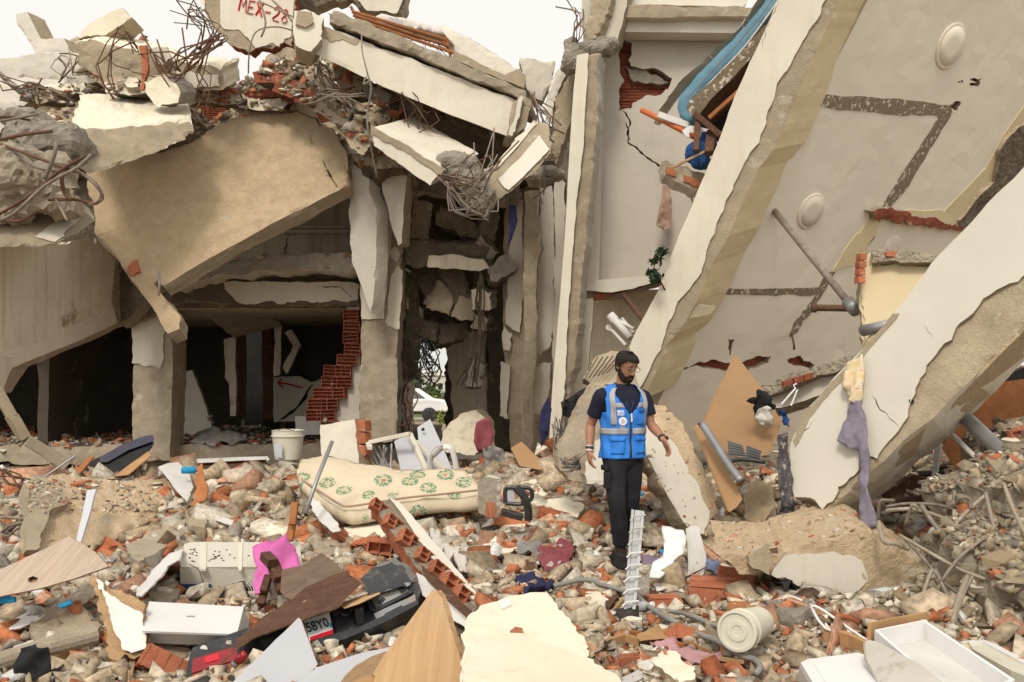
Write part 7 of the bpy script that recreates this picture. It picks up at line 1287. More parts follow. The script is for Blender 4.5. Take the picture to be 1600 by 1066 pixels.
def put(kind, q, n, size, px, py, sink=.25):
    me = rg_.choice(LIB[kind]); nm = NM.get(kind, 'concrete_lump')
    if count.get(nm, 0) >= 290: return False
    count[nm] = count.get(nm, 0)+1
    o = bpy.data.objects.new(nm, me); COL.objects.link(o)
    s_ = size*rg_.uniform(.85, 1.15); o.scale = (s_*rg_.uniform(.85, 1.2), s_*rg_.uniform(.8, 1.1), s_*rg_.uniform(.75, 1.1))
    up = (n*.5+Vector((rg_.gauss(0, .28), rg_.gauss(0, .28)-.12, .8))).normalized()
    rot = up.to_track_quat('Z', 'Y') @ Quaternion((0, 0, 1), rg_.uniform(0, 6.283))
    o.rotation_euler = rot.to_euler(); o.location = q+Vector((0, 0, s_*.12*(1 if kind.startswith('lump') else .5)))
    ld = min(LAND, key=lambda l: (l[0]-px)**2+((l[1]-py)*1.3)**2)[2]; pxs = size*F/q.y; sz = 'large' if pxs > 38 else ('mid sized' if pxs > 22 else 'small')
    lab = sz+' '+ADJ[kind][0]+' '+ld; lab = lab.replace('white faced plaster chunk', 'white plaster chunk') if len(lab.split()) > 12 else lab; tag(o, lab, ADJ[kind][1], ADJ[kind][0]+'s '+ld+', '+sz); placed.append((px, py, pxs)); return True
OKG = {'ground'}
def region(poly, n, smin, smax, kinds, allow=('ground',), seed=1, minsep=.55):
    r = random.Random(seed); xs_ = [p_[0] for p_ in poly]; ys_ = [p_[1] for p_ in poly]; done = 0; tries = 0
    while done < n and tries < n*12:
        tries += 1; x, y = r.uniform(min(xs_), max(xs_)), r.uniform(min(ys_), max(ys_))
        if not inpoly(np.array([[x, y]]), poly)[0]: continue
        q, nn, ob = hit(x, y)
        if ob is None or nn.z < .2 or not any(ob.name.startswith(a) for a in allow): continue
        ps = smin*(smax/smin)**(r.random()**1.8)
        if any((x-a)**2+((y-b_)*1.5)**2 < (minsep*(ps+c)/2)**2 for a, b_, c in placed): continue
        ks = r.choices([k for k, _ in kinds], [w_ for _, w_ in kinds])[0]
        if put(ks, q, nn, ps/F*q.y, x, y): done += 1
MIX = [('lump_render', 2.6), ('lump_concrete', .6), ('lump_greyrock', .15), ('lump_sandy', 1.8), ('white', 4.0), ('grey', 1.0), ('brick', 2.6), ('thin', 1.1)]
PALE = [('lump_render', 4), ('lump_concrete', 1.5), ('lump_sandy', 2), ('white', 1.8), ('grey', 1), ('brick', 1.5)]
region([(120, 740), (480, 730), (600, 850), (480, 860), (280, 850), (200, 890), (130, 860)], 85, 14, 44, MIX, seed=1)
region([(0, 900), (300, 850), (330, 1066), (0, 1066)], 55, 16, 50, MIX, seed=2)
region([(520, 800), (800, 740), (960, 740), (960, 900), (860, 930), (740, 950), (600, 900)], 150, 12, 36, MIX, seed=3)
region([(850, 880), (1250, 860), (1320, 960), (1240, 1066), (960, 1066), (880, 960)], 190, 13, 42, MIX, seed=4)
region([(1150, 900), (1450, 930), (1450, 990), (1260, 1030)], 75, 14, 42, PALE, seed=5)
region([(700, 690), (960, 690), (1010, 760), (960, 780), (740, 750)], 55, 12, 34, MIX, seed=6)
region([(1000, 720), (1260, 640), (1260, 860), (1100, 880)], 60, 12, 36, PALE, seed=7)
region([(1380, 780), (1600, 620), (1600, 1000), (1440, 960)], 45, 14, 46, PALE[:5], ('ground', 'concrete_mass'), seed=8)
region([(1450, 640), (1600, 590), (1600, 720), (1480, 740)], 35, 12, 34, PALE, ('ground', 'concrete_mass', 'fallen_board', 'dark_hollow'), seed=9)
region([(0, 630), (205, 650), (205, 700), (0, 705)], 34, 10, 26, [('lump_concrete', 2), ('brick', 2), ('grey', 2)], ('ruined_building', 'ground'), seed=10)
region([(285, 660), (560, 660), (560, 700), (285, 700)], 22, 8, 20, [('lump_concrete', 2), ('brick', 1), ('lump_render', 2)], ('ruined_building',), seed=11)
region([(280, 380), (545, 360), (548, 410), (280, 430)], 30, 9, 24, [('lump_concrete', 2), ('brick', 1.5), ('lump_render', 2), ('white', 1)], ('ruined_building',), seed=12)
region([(-10, 120), (330, 60), (600, 110), (640, 260), (540, 230), (400, 165), (290, 200), (200, 150), (0, 230)], 95, 12, 38, [('lump_concrete', 2), ('lump_greyrock', 1), ('brick', 1.1), ('lump_render', 2.5), ('white', 1.5), ('grey', 1)], ('rubble_heap', 'broken_slab'), seed=13)
region([(0, 700), (130, 700), (100, 760), (0, 900)], 22, 14, 34, MIX, seed=14)
region([(60, 752), (290, 752), (290, 770), (60, 775)], 14, 10, 22, MIX, ('ground', 'fallen_wall'), seed=15)
print('rubble counts', count)
# ---- the finer grit: one mass, nobody could count it
def grit(name, pts, nrm, sizes, pal, seed=1, flatk=.55):
    r = np.random.RandomState(seed); n = len(pts)
    base = np.array([(-1, -1, -1), (1, -1, -1), (1, 1, -1), (-1, 1, -1), (-1, -1, 1), (1, -1, 1), (1, 1, 1), (-1, 1, 1)], float)*.5
    V = base[None]*np.stack([r.uniform(.6, 1.9, n), r.uniform(.4, 1.1, n), r.uniform(.15, .15+flatk, n)], 1)[:, None, :]; V = V+r.uniform(-.2, .2, V.shape)
    q = r.normal(size=(n, 4)); q[:, 0] += 1.0; q[:, 1:3] *= .45; q[:, 3] *= 2; q /= np.linalg.norm(q, axis=1)[:, None]; w_, x, y, z = q.T
    Rm = np.stack([1-2*(y*y+z*z), 2*(x*y-z*w_), 2*(x*z+y*w_), 2*(x*y+z*w_), 1-2*(x*x+z*z), 2*(y*z-x*w_), 2*(x*z-y*w_), 2*(y*z+x*w_), 1-2*(x*x+y*y)], 1).reshape(n, 3, 3)
    V = np.einsum('nij,nkj->nki', Rm, V)*sizes[:, None, None]+pts[:, None, :]; V = V.reshape(-1, 3)
    f = np.array([(3, 2, 1, 0), (4, 5, 6, 7), (0, 1, 5, 4), (1, 2, 6, 5), (2, 3, 7, 6), (3, 0, 4, 7)]); Fc = (f[None]+np.arange(n)[:, None, None]*8).reshape(-1)
    me = bpy.data.meshes.new(name); me.vertices.add(len(V)); me.vertices.foreach_set('co', V.ravel()); nf = n*6; me.loops.add(nf*4); me.loops.foreach_set('vertex_index', Fc.astype(np.int32)); me.polygons.add(nf); me.polygons.foreach_set('loop_start', np.arange(0, nf*4, 4, dtype=np.int32)); me.update()
    pal = np.array(pal); ci = r.choice(len(pal), n, p=pal[:, 3]/pal[:, 3].sum()); c = pal[ci, :3]*r.uniform(.7, 1.25, (n, 1)); ca = me.color_attributes.new('piece', 'FLOAT_COLOR', 'POINT'); ca.data.foreach_set('color', np.repeat(np.concatenate([c, np.ones((n, 1))], 1), 8, 0).ravel())
    me.materials.append(M['grit']); o = bpy.data.objects.new(name, me); COL.objects.link(o); return tag(o, kind='stuff')
gm_ = mat('grit', (.4, .4, .4), bump=.7, bs=60, var=0); T = gm_.node_tree; at = T.nodes.new('ShaderNodeAttribute'); at.attribute_name = 'piece'
nz = T.nodes.new('ShaderNodeTexNoise'); nz.inputs['Scale'].default_value = 25; nz.inputs['Detail'].default_value = 6; mr = T.nodes.new('ShaderNodeMapRange'); mr.inputs[1].default_value = .3; mr.inputs[2].default_value = .7; mr.inputs[3].default_value = .6; mr.inputs[4].default_value = 1.2
tcg = T.nodes.new('ShaderNodeTexCoord'); T.links.new(tcg.outputs['Object'], nz.inputs[0]); T.links.new(nz.outputs[0], mr.inputs[0]); sc_ = T.nodes.new('ShaderNodeVectorMath'); sc_.operation = 'SCALE'; T.links.new(at.outputs['Color'], sc_.inputs[0]); T.links.new(mr.outputs[0], sc_.inputs[3]); T.links.new(sc_.outputs[0], T.nodes['Principled BSDF'].inputs['Base Color'])
PAL = [(.50, .395, .27, 6), (.40, .305, .2, 3), (.54, .455, .34, 5), (.68, .61, .49, 4), (.42, .37, .3, 1.2), (.50, .18, .08, 2.2), (.42, .13, .06, 1), (.54, .30, .19, 1.6), (.16, .10, .065, .5), (.07, .06, .055, .3), (.70, .68, .64, .5)]
PALD = [(.38, .30, .2, 4), (.30, .24, .165, 3), (.33, .30, .26, 2), (.38, .14, .07, 1.6), (.55, .48, .38, 1.6)]
def gpts(n, x0, x1, y0, y1, s0, s1, seed):
    r = np.random.RandomState(seed); u = r.uniform(size=n); y = y0*(y1/y0)**u; x = r.uniform(-1, 1, n); x = (x0+x1)/2+x*(x1-x0)/2
    k = np.abs(x) < y*.62+.8; x, y = x[k], y[k]; s_ = s0*(s1/s0)**(r.uniform(size=len(x))**1.5)*np.clip(y/6, .6, 1.6); z = gh(x, y)+.05*np.abs(fbm(np.stack([x, y, gh(x, y)], 1)*6, 9, 4))+s_*.15
    return np.stack([x, y, z], 1), s_
p_, s_ = gpts(120000, -8.5, 8, 3.0, 14.5, .010, .085, 5); k_ = (p_[:, 0]/p_[:, 1] > .41) & (p_[:, 1] > 5.3); grit('rubble_grit', p_[~k_], None, s_[~k_], PAL, 5); PALR = [(.46, .39, .28, 5), (.38, .32, .235, 4), (.52, .46, .35, 3), (.45, .17, .08, .4)]; grit('crushed_concrete', p_[k_], None, s_[k_], PALR, 7)
p_, s_ = gpts(6500, -8, 7.5, 3.4, 13, .07, .19, 6); grit('rubble_fragments', p_, None, s_, PAL, 6, .4)
def gritrays(name, poly, n, s0, s1, allow, pal, seed):
    r = random.Random(seed); xs_ = [a[0] for a in poly]; ys_ = [a[1] for a in poly]; out = []; sz = []
    P_ = np.array([[r.uniform(min(xs_), max(xs_)), r.uniform(min(ys_), max(ys_))] for _ in range(n)]); P_ = P_[inpoly(P_, poly)]
    for x, y in P_:
        q, nn, ob = hit(x, y)
        if ob is not None and nn.z > .3 and any(ob.name.startswith(a) for a in allow): out.append(q[:]); sz.append(s0*(s1/s0)**(r.random()**1.6))
    if out: grit(name, np.array(out), None, np.array(sz), pal, seed)
gritrays('heap_grit', [(-10, 60), (360, 40), (600, 100), (640, 270), (0, 260)], 4500, .03, .14, ('rubble_heap', 'broken_slab', 'brick_wall'), PALD, 21)
gritrays('ledge_grit', [(260, 360), (548, 350), (548, 412), (260, 440)], 2200, .02, .08, ('ruined_building',), PALD+[(.6, .55, .45, 1)], 22)
gritrays('bay_grit', [(0, 630), (560, 650), (560, 705), (0, 710)], 3500, .03, .12, ('ruined_building', 'ground'), PALD, 23)
gritrays('mass_grit', [(1380, 590), (1600, 560), (1600, 1000), (1400, 1000)], 3000, .02, .09, ('concrete_mass', 'fallen_board', 'dark_hollow'), [(.38, .30, .2, 5), (.3, .26, .2, 3), (.45, .38, .28, 3), (.42, .15, .07, 1)], 24)
gritrays('beam_grit', [(1120, 770), (1340, 770), (1350, 870), (1120, 870)], 260, .01, .04, ('fallen_beam',), PAL, 25)
gritrays('wall_grit', [(40, 750), (290, 745), (290, 800), (40, 800)], 500, .015, .05, ('fallen_wall',), PAL, 26)
gritrays('slab_grit', [(1000, 630), (1130, 630), (1130, 840), (1000, 800)], 110, .01, .035, ('leaning_slab',), PAL, 27)
# wood splinters
sp_ = 0
for i in range(170):
    x, y = rg_.uniform(60, 1420), rg_.uniform(735, 1055); q, nn, ob = hit(x, y)
    if ob is None or ob.name != 'ground': continue
    L_ = rg_.uniform(.1, .38); a = rg_.uniform(0, 3.14); d_ = Vector((math.cos(a), math.sin(a)*.6, rg_.uniform(-.1, .35))).normalized(); b = MB(); b.box(q+Vector((0, 0, .04)), (rg_.uniform(.008, .03), rg_.uniform(.006, .02), L_), d_.to_track_quat('Z', 'Y').to_matrix(), taper=rg_.uniform(.2, 1)); ld = min(LAND, key=lambda l: (l[0]-x)**2+((l[1]-y)*1.3)**2)[2]
    mm = rg_.choice(('splinter', 'wood', 'wood_dark', 'wood_orange')); nm_ = {'splinter': 'pale', 'wood': 'brown', 'wood_dark': 'dark', 'wood_orange': 'reddish'}[mm]
    tag(b.build('wood_splinter', M[mm]), nm_+' wood splinter '+ld, 'wood splinter', nm_+' splinters '+ld)
# scraps of cloth, paper and plastic
sc0 = 0
for i in range(95):
    x, y = rg_.uniform(60, 1400), rg_.uniform(740, 1055); q, nn, ob = hit(x, y)
    if ob is None or ob.name != 'ground': continue
    ps = rg_.uniform(9, 22); n_ = 6; a0 = rg_.random()*6; pts = [(x+math.cos(a0+k)*ps*rg_.uniform(.5, 1), y+math.sin(a0+k)*ps*.5*rg_.uniform(.5, 1)) for k in np.linspace(0, 5.4, n_)]
    mm, w_ = rg_.choice((('white_paint', 'white paper'), ('white_cloth', 'dirty white rag'), ('grey_cloth', 'grey rag'), ('teal', 'blue plastic'), ('purple', 'purple plastic'), ('lilac', 'lilac rag'), ('clear_plastic', 'clear plastic'), ('black_cloth', 'black plastic'))); ld = min(LAND, key=lambda l: (l[0]-x)**2+((l[1]-y)*1.3)**2)[2]
    if mm in ('teal', 'purple'): pts = [(x+(a-x)*.45, y+(b_-y)*.45) for a, b_ in pts]
    k = q.y*.985; cloth('scrap', w_+' scrap in the rubble '+ld, 'scrap', pts, up3((x, y, k), (x+20, y, k), (x, y-10, k+.22)), M[mm], .03, 10, seed=i, sp=.03, jag=.01, group=w_+' scraps '+ld)
# ---- REBAR
def tangle(name, label, rods, m='rust', r0=.011, kk=4, seed=1, nm='rebar'):
    t = thing(name, label, 'rebar', P(*rods[0][0])); r = random.Random(seed)
    for i, pts in enumerate(rods): tube(nm, [P(*q) for q in pts], r0*r.uniform(.8, 1.3), M[m if not isinstance(m, tuple) else m[i % len(m)]], t, 6, kk)
    return t
def bundle(name, label, a, mids, c, n, spread, m, r0=.01, seed=1):
    r = random.Random(seed); rods = []; n = int(n*.72); r0 *= .85
    for i in range(n):
        e = lambda q, k=1: (q[0]+r.gauss(0, spread)*k, q[1]+r.gauss(0, spread)*k, q[2]+r.gauss(0, .12)*k); rods.append([e(a, .35)]+[e(q) for q in mids]+[e(c, 1.5)])
    return tangle(name, label, rods, m, r0, 2, seed)
tangle('rebar_tangle', 'thick rusty rebar loop sweeping over the grey mass at left edge', [[(-20, 345, 9.4), (40, 310, 9.3), (90, 270, 9.25), (140, 240, 9.3)], [(-20, 350, 9.3), (20, 335, 9.2), (70, 290, 9.2), (120, 262, 9.2), (142, 242, 9.3)], [(0, 225, 9.6), (40, 240, 9.4), (100, 262, 9.3), (135, 275, 9.3), (158, 300, 9.4), (150, 318, 9.4), (120, 312, 9.4), (75, 312, 9.4)], [(10, 228, 9.6), (60, 262, 9.4), (120, 268, 9.3), (150, 290, 9.3), (160, 310, 9.4), (140, 320, 9.4)],
       [(0, 218, 9.7), (40, 210, 9.6), (82, 205, 9.7)], [(-10, 190, 9.8), (20, 186, 9.7), (60, 178, 9.8)], [(-10, 186, 9.8), (10, 182, 9.7), (48, 188, 9.8)], [(70, 280, 9.2), (84, 245, 9.1), (88, 225, 9.1)], [(0, 342, 9.4), (30, 346, 9.3), (60, 330, 9.3)], [(88, 312, 9.4), (105, 345, 9.3)], [(96, 276, 9.2), (100, 300, 9.3), (112, 312, 9.3)]], ('rust', 'steel'), .017, seed=3)
bundle('rebar_tangle', 'wild rusty rebar sprouting at the top left against the sky', (310, 80, 12.2), [(330, 50, 12.1), (305, 30, 12)], (290, 15, 12), 16, 12, ('rust', 'steel'), .010, 4)
bundle('rebar_tangle', 'bent rods arching in front of the ochre beam', (345, 60, 12), [(300, 90, 11.8), (270, 110, 11.7)], (240, 70, 11.8), 14, 12, 'rust', .011, 5)
bundle('rebar_tangle', 'rods hanging over the heap right of the ochre beam', (330, 60, 12), [(315, 110, 11.8), (322, 140, 11.8)], (320, 175, 11.8), 8, 9, 'rust', .009, 6)
bundle('rebar_tangle', 'rusty rod loops above the cream topped beam', (215, 80, 12), [(185, 60, 11.8), (160, 110, 11.6)], (180, 145, 11.7), 8, 12, 'rust', .011, 7)
bundle('rebar_tangle', 'rods sticking out left under the parapet', (90, 85, 12.6), [(100, 100, 12.3), (108, 118, 12.2)], (120, 95, 12.2), 8, 9, ('steel', 'rust'), .010, 8)
bundle('rebar_tangle', 'rods and wires at the upper left edge', (0, 118, 11.6), [(20, 130, 11.4), (50, 140, 11.4)], (70, 150, 11.5), 14, 10, ('steel', 'rust'), .010, 9)
bundle('rebar_comb', 'row of bent grey rods sticking out at the top of the hanging slab', (480, 165, 12.4), [(505, 150, 12.2), (530, 150, 12.1)], (560, 160, 12.2), 12, 9, 'steel', .012, 10)
bundle('rebar_comb', 'rods under the left part of the roof beam', (490, 90, 12.5), [(510, 130, 12.4), (540, 140, 12.4)], (555, 150, 12.4), 12, 12, ('rust', 'steel'), .010, 11)
tangle('bent_rod', 'bent rod curling before the written wall panel', [[(388, 115, 12.3), (390, 80, 12.1), (400, 50, 12.1), (430, 42, 12.1), (458, 48, 12.2)], [(408, 58, 12.1), (415, 35, 12.1), (405, 0, 12.2)], [(425, 0, 12.3), (450, 25, 12.2), (470, 55, 12.3)], [(405, 2, 12.3), (440, 18, 12.2), (465, 30, 12.2)]], 'steel', .012)
tangle('hanging_wire', 'black cable and thin wire hanging down from the roof beam', [[(565, 50, 11.7), (566, 80, 11.5), (575, 118, 11.5)], [(575, 118, 11.5), (580, 140, 11.5), (574, 175, 11.6), (576, 210, 11.6), (590, 280, 11.8)], [(578, 126, 11.5), (568, 132, 11.5), (572, 120, 11.5)]], 'steel', .011)
bundle('rebar_knot', 'thick bundle of bent rods round the rebar knuckle', (690, 275, 10.7), [(720, 290, 10.5), (745, 270, 10.5)], (765, 250, 10.7), 22, 13, ('steel', 'rust'), .009, 12)
bundle('rebar_knot', 'loops of rods hanging below the rebar knuckle', (700, 285, 10.6), [(720, 325, 10.5), (750, 330, 10.5)], (765, 300, 10.6), 16, 8, 'steel', .010, 13)
bundle('rebar_tangle', 'rods at the upper end of the tan and white beam', (830, 145, 12.1), [(838, 165, 11.9), (850, 185, 11.8)], (858, 215, 11.8), 16, 9, ('steel', 'rust'), .010, 14)
bundle('rebar_tangle', 'rods rising to the sky from the crumbled column head', (898, 70, 11.9), [(900, 50, 11.8), (905, 30, 11.8)], (902, 10, 11.9), 9, 7, ('steel', 'rust'), .009, 15)
bundle('rebar_tangle', 'rods hanging from the slab underside above the alley', (640, 150, 12.3), [(650, 165, 12.2), (655, 175, 12.2)], (650, 190, 12.3), 10, 22, 'rust', .010, 16)
bundle('rebar_tangle', 'dark rods hanging down into the gap to the sea', (668, 530, 14.7), [(662, 550, 14.6), (672, 570, 14.6)], (668, 588, 14.7), 26, 9, 'black_plastic', .010, 17)
tangle('hanging_lamp', 'black cable with a square lamp end hanging in the gap', [[(648, 565, 14.5), (657, 568, 14.5), (656, 585, 14.5), (655, 600, 14.5)]], 'black_plastic', .02, nm='cable')
b = MB(); b.box(P(655, 602, 14.4), (.08, .06, .07)); tag(b.build('lamp_end', M['black_plastic']), 'black square box hanging on the cable in the gap', 'lamp')
bundle('rebar_tangle', 'mesh of dark rods at the left of the gap', (634, 600, 14.2), [(636, 630, 14.0), (640, 650, 14.0)], (630, 680, 14.0), 14, 8, ('black_plastic', 'rust'), .012, 18)
bundle('rebar_tangle', 'vertical rods in the dark right alley wall', (752, 430, 14.0), [(750, 470, 13.9), (748, 520, 13.9)], (735, 600, 14), 12, 6, 'darkrock', .012, 19)
bundle('rebar_tangle', 'rods poking from the joint halfway down the alley wall', (850, 262, 12.4), [(848, 275, 12.3), (845, 285, 12.3)], (842, 300, 12.3), 8, 8, 'steel', .010, 20)
tangle('rebar_tangle', 'thick bent rods fanning over the rubble below the big white beam', [[(a, b_, c*.94) for a, b_, c in l] for l in [[(1372, 815, 6.4), (1375, 785, 6.3), (1385, 782, 6.3), (1396, 783, 6.4)], [(1373, 815, 6.3), (1380, 845, 6.2), (1400, 850, 6.2), (1420, 858, 6.2)], [(1385, 792, 6.6), (1420, 787, 6.5), (1470, 790, 6.5), (1505, 802, 6.5)], [(1385, 798, 6.5), (1430, 796, 6.4), (1480, 812, 6.4)], [(1410, 838, 6.2), (1440, 870, 5.9), (1480, 915, 5.7), (1520, 938, 5.6)], [(1405, 836, 6.2), (1450, 862, 5.9), (1500, 890, 5.7), (1540, 905, 5.6)], [(1440, 790, 6.4), (1470, 830, 6.2), (1520, 845, 6.0), (1600, 830, 5.9)], [(1490, 880, 5.9), (1520, 862, 5.8), (1560, 858, 5.8), (1620, 862, 5.8)], [(1485, 860, 6.0), (1510, 890, 5.8), (1560, 890, 5.7), (1620, 886, 5.7)],
       [(1545, 770, 6.2), (1510, 800, 6.1), (1485, 830, 6.1)], [(1540, 770, 6.1), (1555, 830, 5.9), (1575, 880, 5.7), (1580, 895, 5.7)], [(1568, 755, 6.1), (1585, 800, 5.9), (1610, 850, 5.8)], [(1520, 900, 5.6), (1500, 940, 5.5), (1490, 985, 5.4)], [(1512, 900, 5.6), (1496, 940, 5.5), (1488, 975, 5.4)], [(1462, 890, 5.8), (1480, 930, 5.6), (1505, 975, 5.4)], [(1456, 890, 5.8), (1445, 920, 5.7), (1436, 958, 5.6)], [(1470, 910, 5.7), (1500, 870, 5.7), (1540, 840, 5.8)], [(1415, 820, 6.2), (1425, 790, 6.1), (1435, 795, 6.1)], [(1495, 790, 6.2), (1500, 778, 6.1), (1515, 780, 6.1), (1516, 795, 6.1)]]], ('steel', 'concrete'), .0125, seed=8)
bundle('rebar_tangle', 'pale bent rods at the left edge beside the low wall', (-5, 840, 8), [(20, 820, 7.8), (45, 815, 7.7)], (52, 830, 7.7), 10, 9, 'steel', .014, 21)
bundle('rebar_tangle', 'rusty thin rods below the left bay', (0, 735, 9), [(20, 745, 8.8), (45, 760, 8.7)], (60, 800, 8.5), 7, 10, 'rust', .012, 22)
# ============================================================ PERSON
bx0, by0 = (973-CX)/F*7.5, 7.5
YAW = R(20); RZ = Matrix.Rotation(YAW, 3, 'Z'); RZi = RZ.transposed(); BASE = Vector((bx0, by0, -.03))
def L2(x, z, y=0): return RZi @ Vector((x, y, z))       # offsets seen from the camera -> body frame
def Wd(v): return BASE+RZ @ Vector(v)
mat('skin', (.36, .175, .105), (.31, .145, .085), 8, rough=.55, bump=.08, bs=120, var=0, spec=.4); mat('skin_lip', (.30, .10, .075), bump=0, var=0)
mat('hair', (.012, .010, .009), (.02, .016, .014), 30, bump=.6, bs=150, rough=.7, var=0); mat('beard', (.022, .016, .013), (.045, .03, .022), 60, bump=.7, bs=200, var=0)
mat('shirt', (.016, .018, .032), (.011, .012, .024), 8, bump=.3, bs=60, var=0); mat('vest', (.035, .22, .70), (.028, .18, .60), 6, bump=.25, bs=30, var=0, rough=.65)
mat('vest_dark', (.022, .13, .45), bump=.2, var=0); mat('reflective', (.36, .35, .34), (.31, .30, .29), 12, rough=.4, bump=.1, var=0); mat('id_window', (.30, .42, .68), (.55, .62, .75), 40, rough=.2, bump=0, var=0)
mat('trousers', (.020, .020, .023), (.013, .013, .015), 6, bump=.5, bs=18, var=0); mat('boot', (.045, .028, .02), (.03, .018, .013), 10, rough=.6, bump=.3, bs=60, var=0)
def ring(c, ax, ref, rx, ry, n=20, e=2.0):
    ax = ax.normalized(); u = (ref-ax*ref.dot(ax)).normalized(); v = ax.cross(u); out = []
    for k in range(n):
        a = 2*math.pi*k/n; ca, sa = math.cos(a), math.sin(a)
        out.append(c+u*(math.copysign(abs(ca)**(2/e), ca)*rx)+v*(math.copysign(abs(sa)**(2/e), sa)*ry))
    return out
def loft(b, pts, ref=Vector((1, 0, 0)), n=20, e=2.0, k=3, ax=None):
    """pts: (centre, rx, ry); smooth tapered limb with closed ends"""
    P_ = [Vector(p[0]) for p in pts]; idx = np.linspace(0, len(pts)-1, (len(pts)-1)*k+1); C_ = curve_pts(P_, k)
    rx = np.interp(idx, range(len(pts)), [p[1] for p in pts]); ry = np.interp(idx, range(len(pts)), [p[2] for p in pts]); V = []
    for i, c in enumerate(C_):
        t = ax or (C_[min(i+1, len(C_)-1)]-C_[max(i-1, 0)]); V += ring(c, t, ref, rx[i], ry[i], n, e)
    m = len(C_); Fc = [(i*n+q, i*n+(q+1) % n, (i+1)*n+(q+1) % n, (i+1)*n+q) for i in range(m-1) for q in range(n)]+[tuple(range(n-1, -1, -1)), tuple((m-1)*n+q for q in range(n))]
    b.add(V, Fc)
def ball(b, c, r, n=10):
    c = Vector(c); r = Vector(r) if not isinstance(r, (int, float)) else Vector((r, r, r)); V = [c+Vector((0, 0, r.z))]; 
    for i in range(1, n):
        th = math.pi*i/n
        for k in range(n*2): a = math.pi*k/n; V.append(c+Vector((r.x*math.sin(th)*math.cos(a), r.y*math.sin(th)*math.sin(a), r.z*math.cos(th))))
    V.append(c-Vector((0, 0, r.z))); m = n*2
    Fc = [(0, 1+k, 1+(k+1) % m) for k in range(m)]+[(1+i*m+k, 1+(i+1)*m+k, 1+(i+1)*m+(k+1) % m, 1+i*m+(k+1) % m) for i in range(n-2) for k in range(m)]+[(len(V)-1, 1+(n-2)*m+(k+1) % m, 1+(n-2)*m+k) for k in range(m)]
    b.add(V, Fc)
def remesh(name, b, m, parent, vox, sm=4, wr=0, wf=14, world=True):
    V = [Wd(v) for v in b.V] if world else b.V
    me = bpy.data.meshes.new(name); me.from_pydata([tuple(v) for v in V], [], b.F); me.update(); bm = bmesh.new(); bm.from_mesh(me); bmesh.ops.recalc_face_normals(bm, faces=bm.faces[:]); bm.to_mesh(me); bm.free()
    o = bpy.data.objects.new(name, me); COL.objects.link(o); r_ = o.modifiers.new('r', 'REMESH'); r_.mode = 'VOXEL'; r_.voxel_size = vox
    s_ = o.modifiers.new('s', 'SMOOTH'); s_.iterations = sm; s_.factor = .5
    bpy.context.view_layer.update(); m2 = bpy.data.meshes.new_from_object(o.evaluated_get(bpy.context.evaluated_depsgraph_get())); n = len(m2.vertices); Q = np.zeros(n*3); m2.vertices.foreach_get('co', Q); Q = Q.reshape(-1, 3); nv = np.zeros(n*3); m2.vertex_normals.foreach_get('vector', nv); nv = nv.reshape(-1, 3)
    if wr: Q = Q+nv*(wr*(fbm(Q*np.array([wf, wf, wf*.45])+3, 9, 3)))[:, None]
    Fc = [list(q.vertices) for q in m2.polygons]; bpy.data.objects.remove(o); return obj(name, Q, Fc, m, parent, None, True)
man = thing('person', 'bearded man in blue reflective vest and dark trousers walking over the rubble looking down', 'person', Wd((0, 0, 0)))
# joints in body frame (front is -y, +x is the right side of the picture)
sL, eL, wL = Vector((-.195, .0, 1.40)), L2(-.268, 1.15, .02), L2(-.285, .94, -.06)
sR, eR, wR = Vector((.195, .0, 1.385)), L2(.245, 1.155, .04), L2(.315, 1.045, -.16)
hL, kL, aL = Vector((-.085, 0, .93)), L2(-.065, .53, -.17), L2(-.03, .14, -.08)
hR, kR, aR = Vector((.085, .01, .93)), L2(.065, .50, .0), L2(.075, .22, .33)
HC = Vector((.01, -.045, 1.645)); HR = Euler((R(24), 0, R(10))).to_matrix()
def H(v): return HC+HR @ Vector(v)
HP = [(-.118, -.050, .020, .022), (-.112, -.046, .034, .036), (-.095, -.034, .050, .052), (-.065, -.018, .061, .072), (-.03, -.008, .068, .086), (.01, 0, .073, .094), (.045, .004, .075, .097), (.075, .006, .070, .091), (.098, .008, .055, .072), (.113, .01, .033, .044), (.120, .01, .010, .014)]
def headpt(th, z, off=0):
    zs = [p[0] for p in HP]; cy = np.interp(z, zs, [p[1] for p in HP]); rx = np.interp(z, zs, [p[2] for p in HP])+off; ry = np.interp(z, zs, [p[3] for p in HP])+off
    return H((math.sin(th)*rx, cy-math.cos(th)*ry, z))
b = MB()
V = [headpt(2*math.pi*k/28, z) for z in [p[0] for p in HP] for k in range(28)]; m_ = len(HP)
b.add(V, [(i*28+q, i*28+(q+1) % 28, (i+1)*28+(q+1) % 28, (i+1)*28+q) for i in range(m_-1) for q in range(28)]+[tuple(range(27, -1, -1)), tuple((m_-1)*28+q for q in range(28))])
loft(b, [(H((0, -.094, .022)), .010, .008), (H((0, -.108, -.006)), .012, .011), (H((0, -.116, -.022)), .016, .012), (H((0, -.098, -.034)), .014, .010)])   # nose
for s in (-1, 1):
    ball(b, H((s*.080, .010, .0)), (.011, .021, .033)); ball(b, H((s*.030, -.082, .035)), (.022, .014, .009))
loft(b, [(Vector((0, .02, 1.43)), .062, .060), (Vector((0, .005, 1.50)), .055, .055), (H((0, .01, -.05)), .054, .058)])            # neck
loft(b, [(Vector((0, 0, .90)), .14, .10), (Vector((0, 0, 1.1)), .135, .09), (Vector((0, 0, 1.3)), .16, .10), (Vector((0, 0, 1.43)), .13, .07), (Vector((0, .01, 1.47)), .06, .05)], e=2.3)
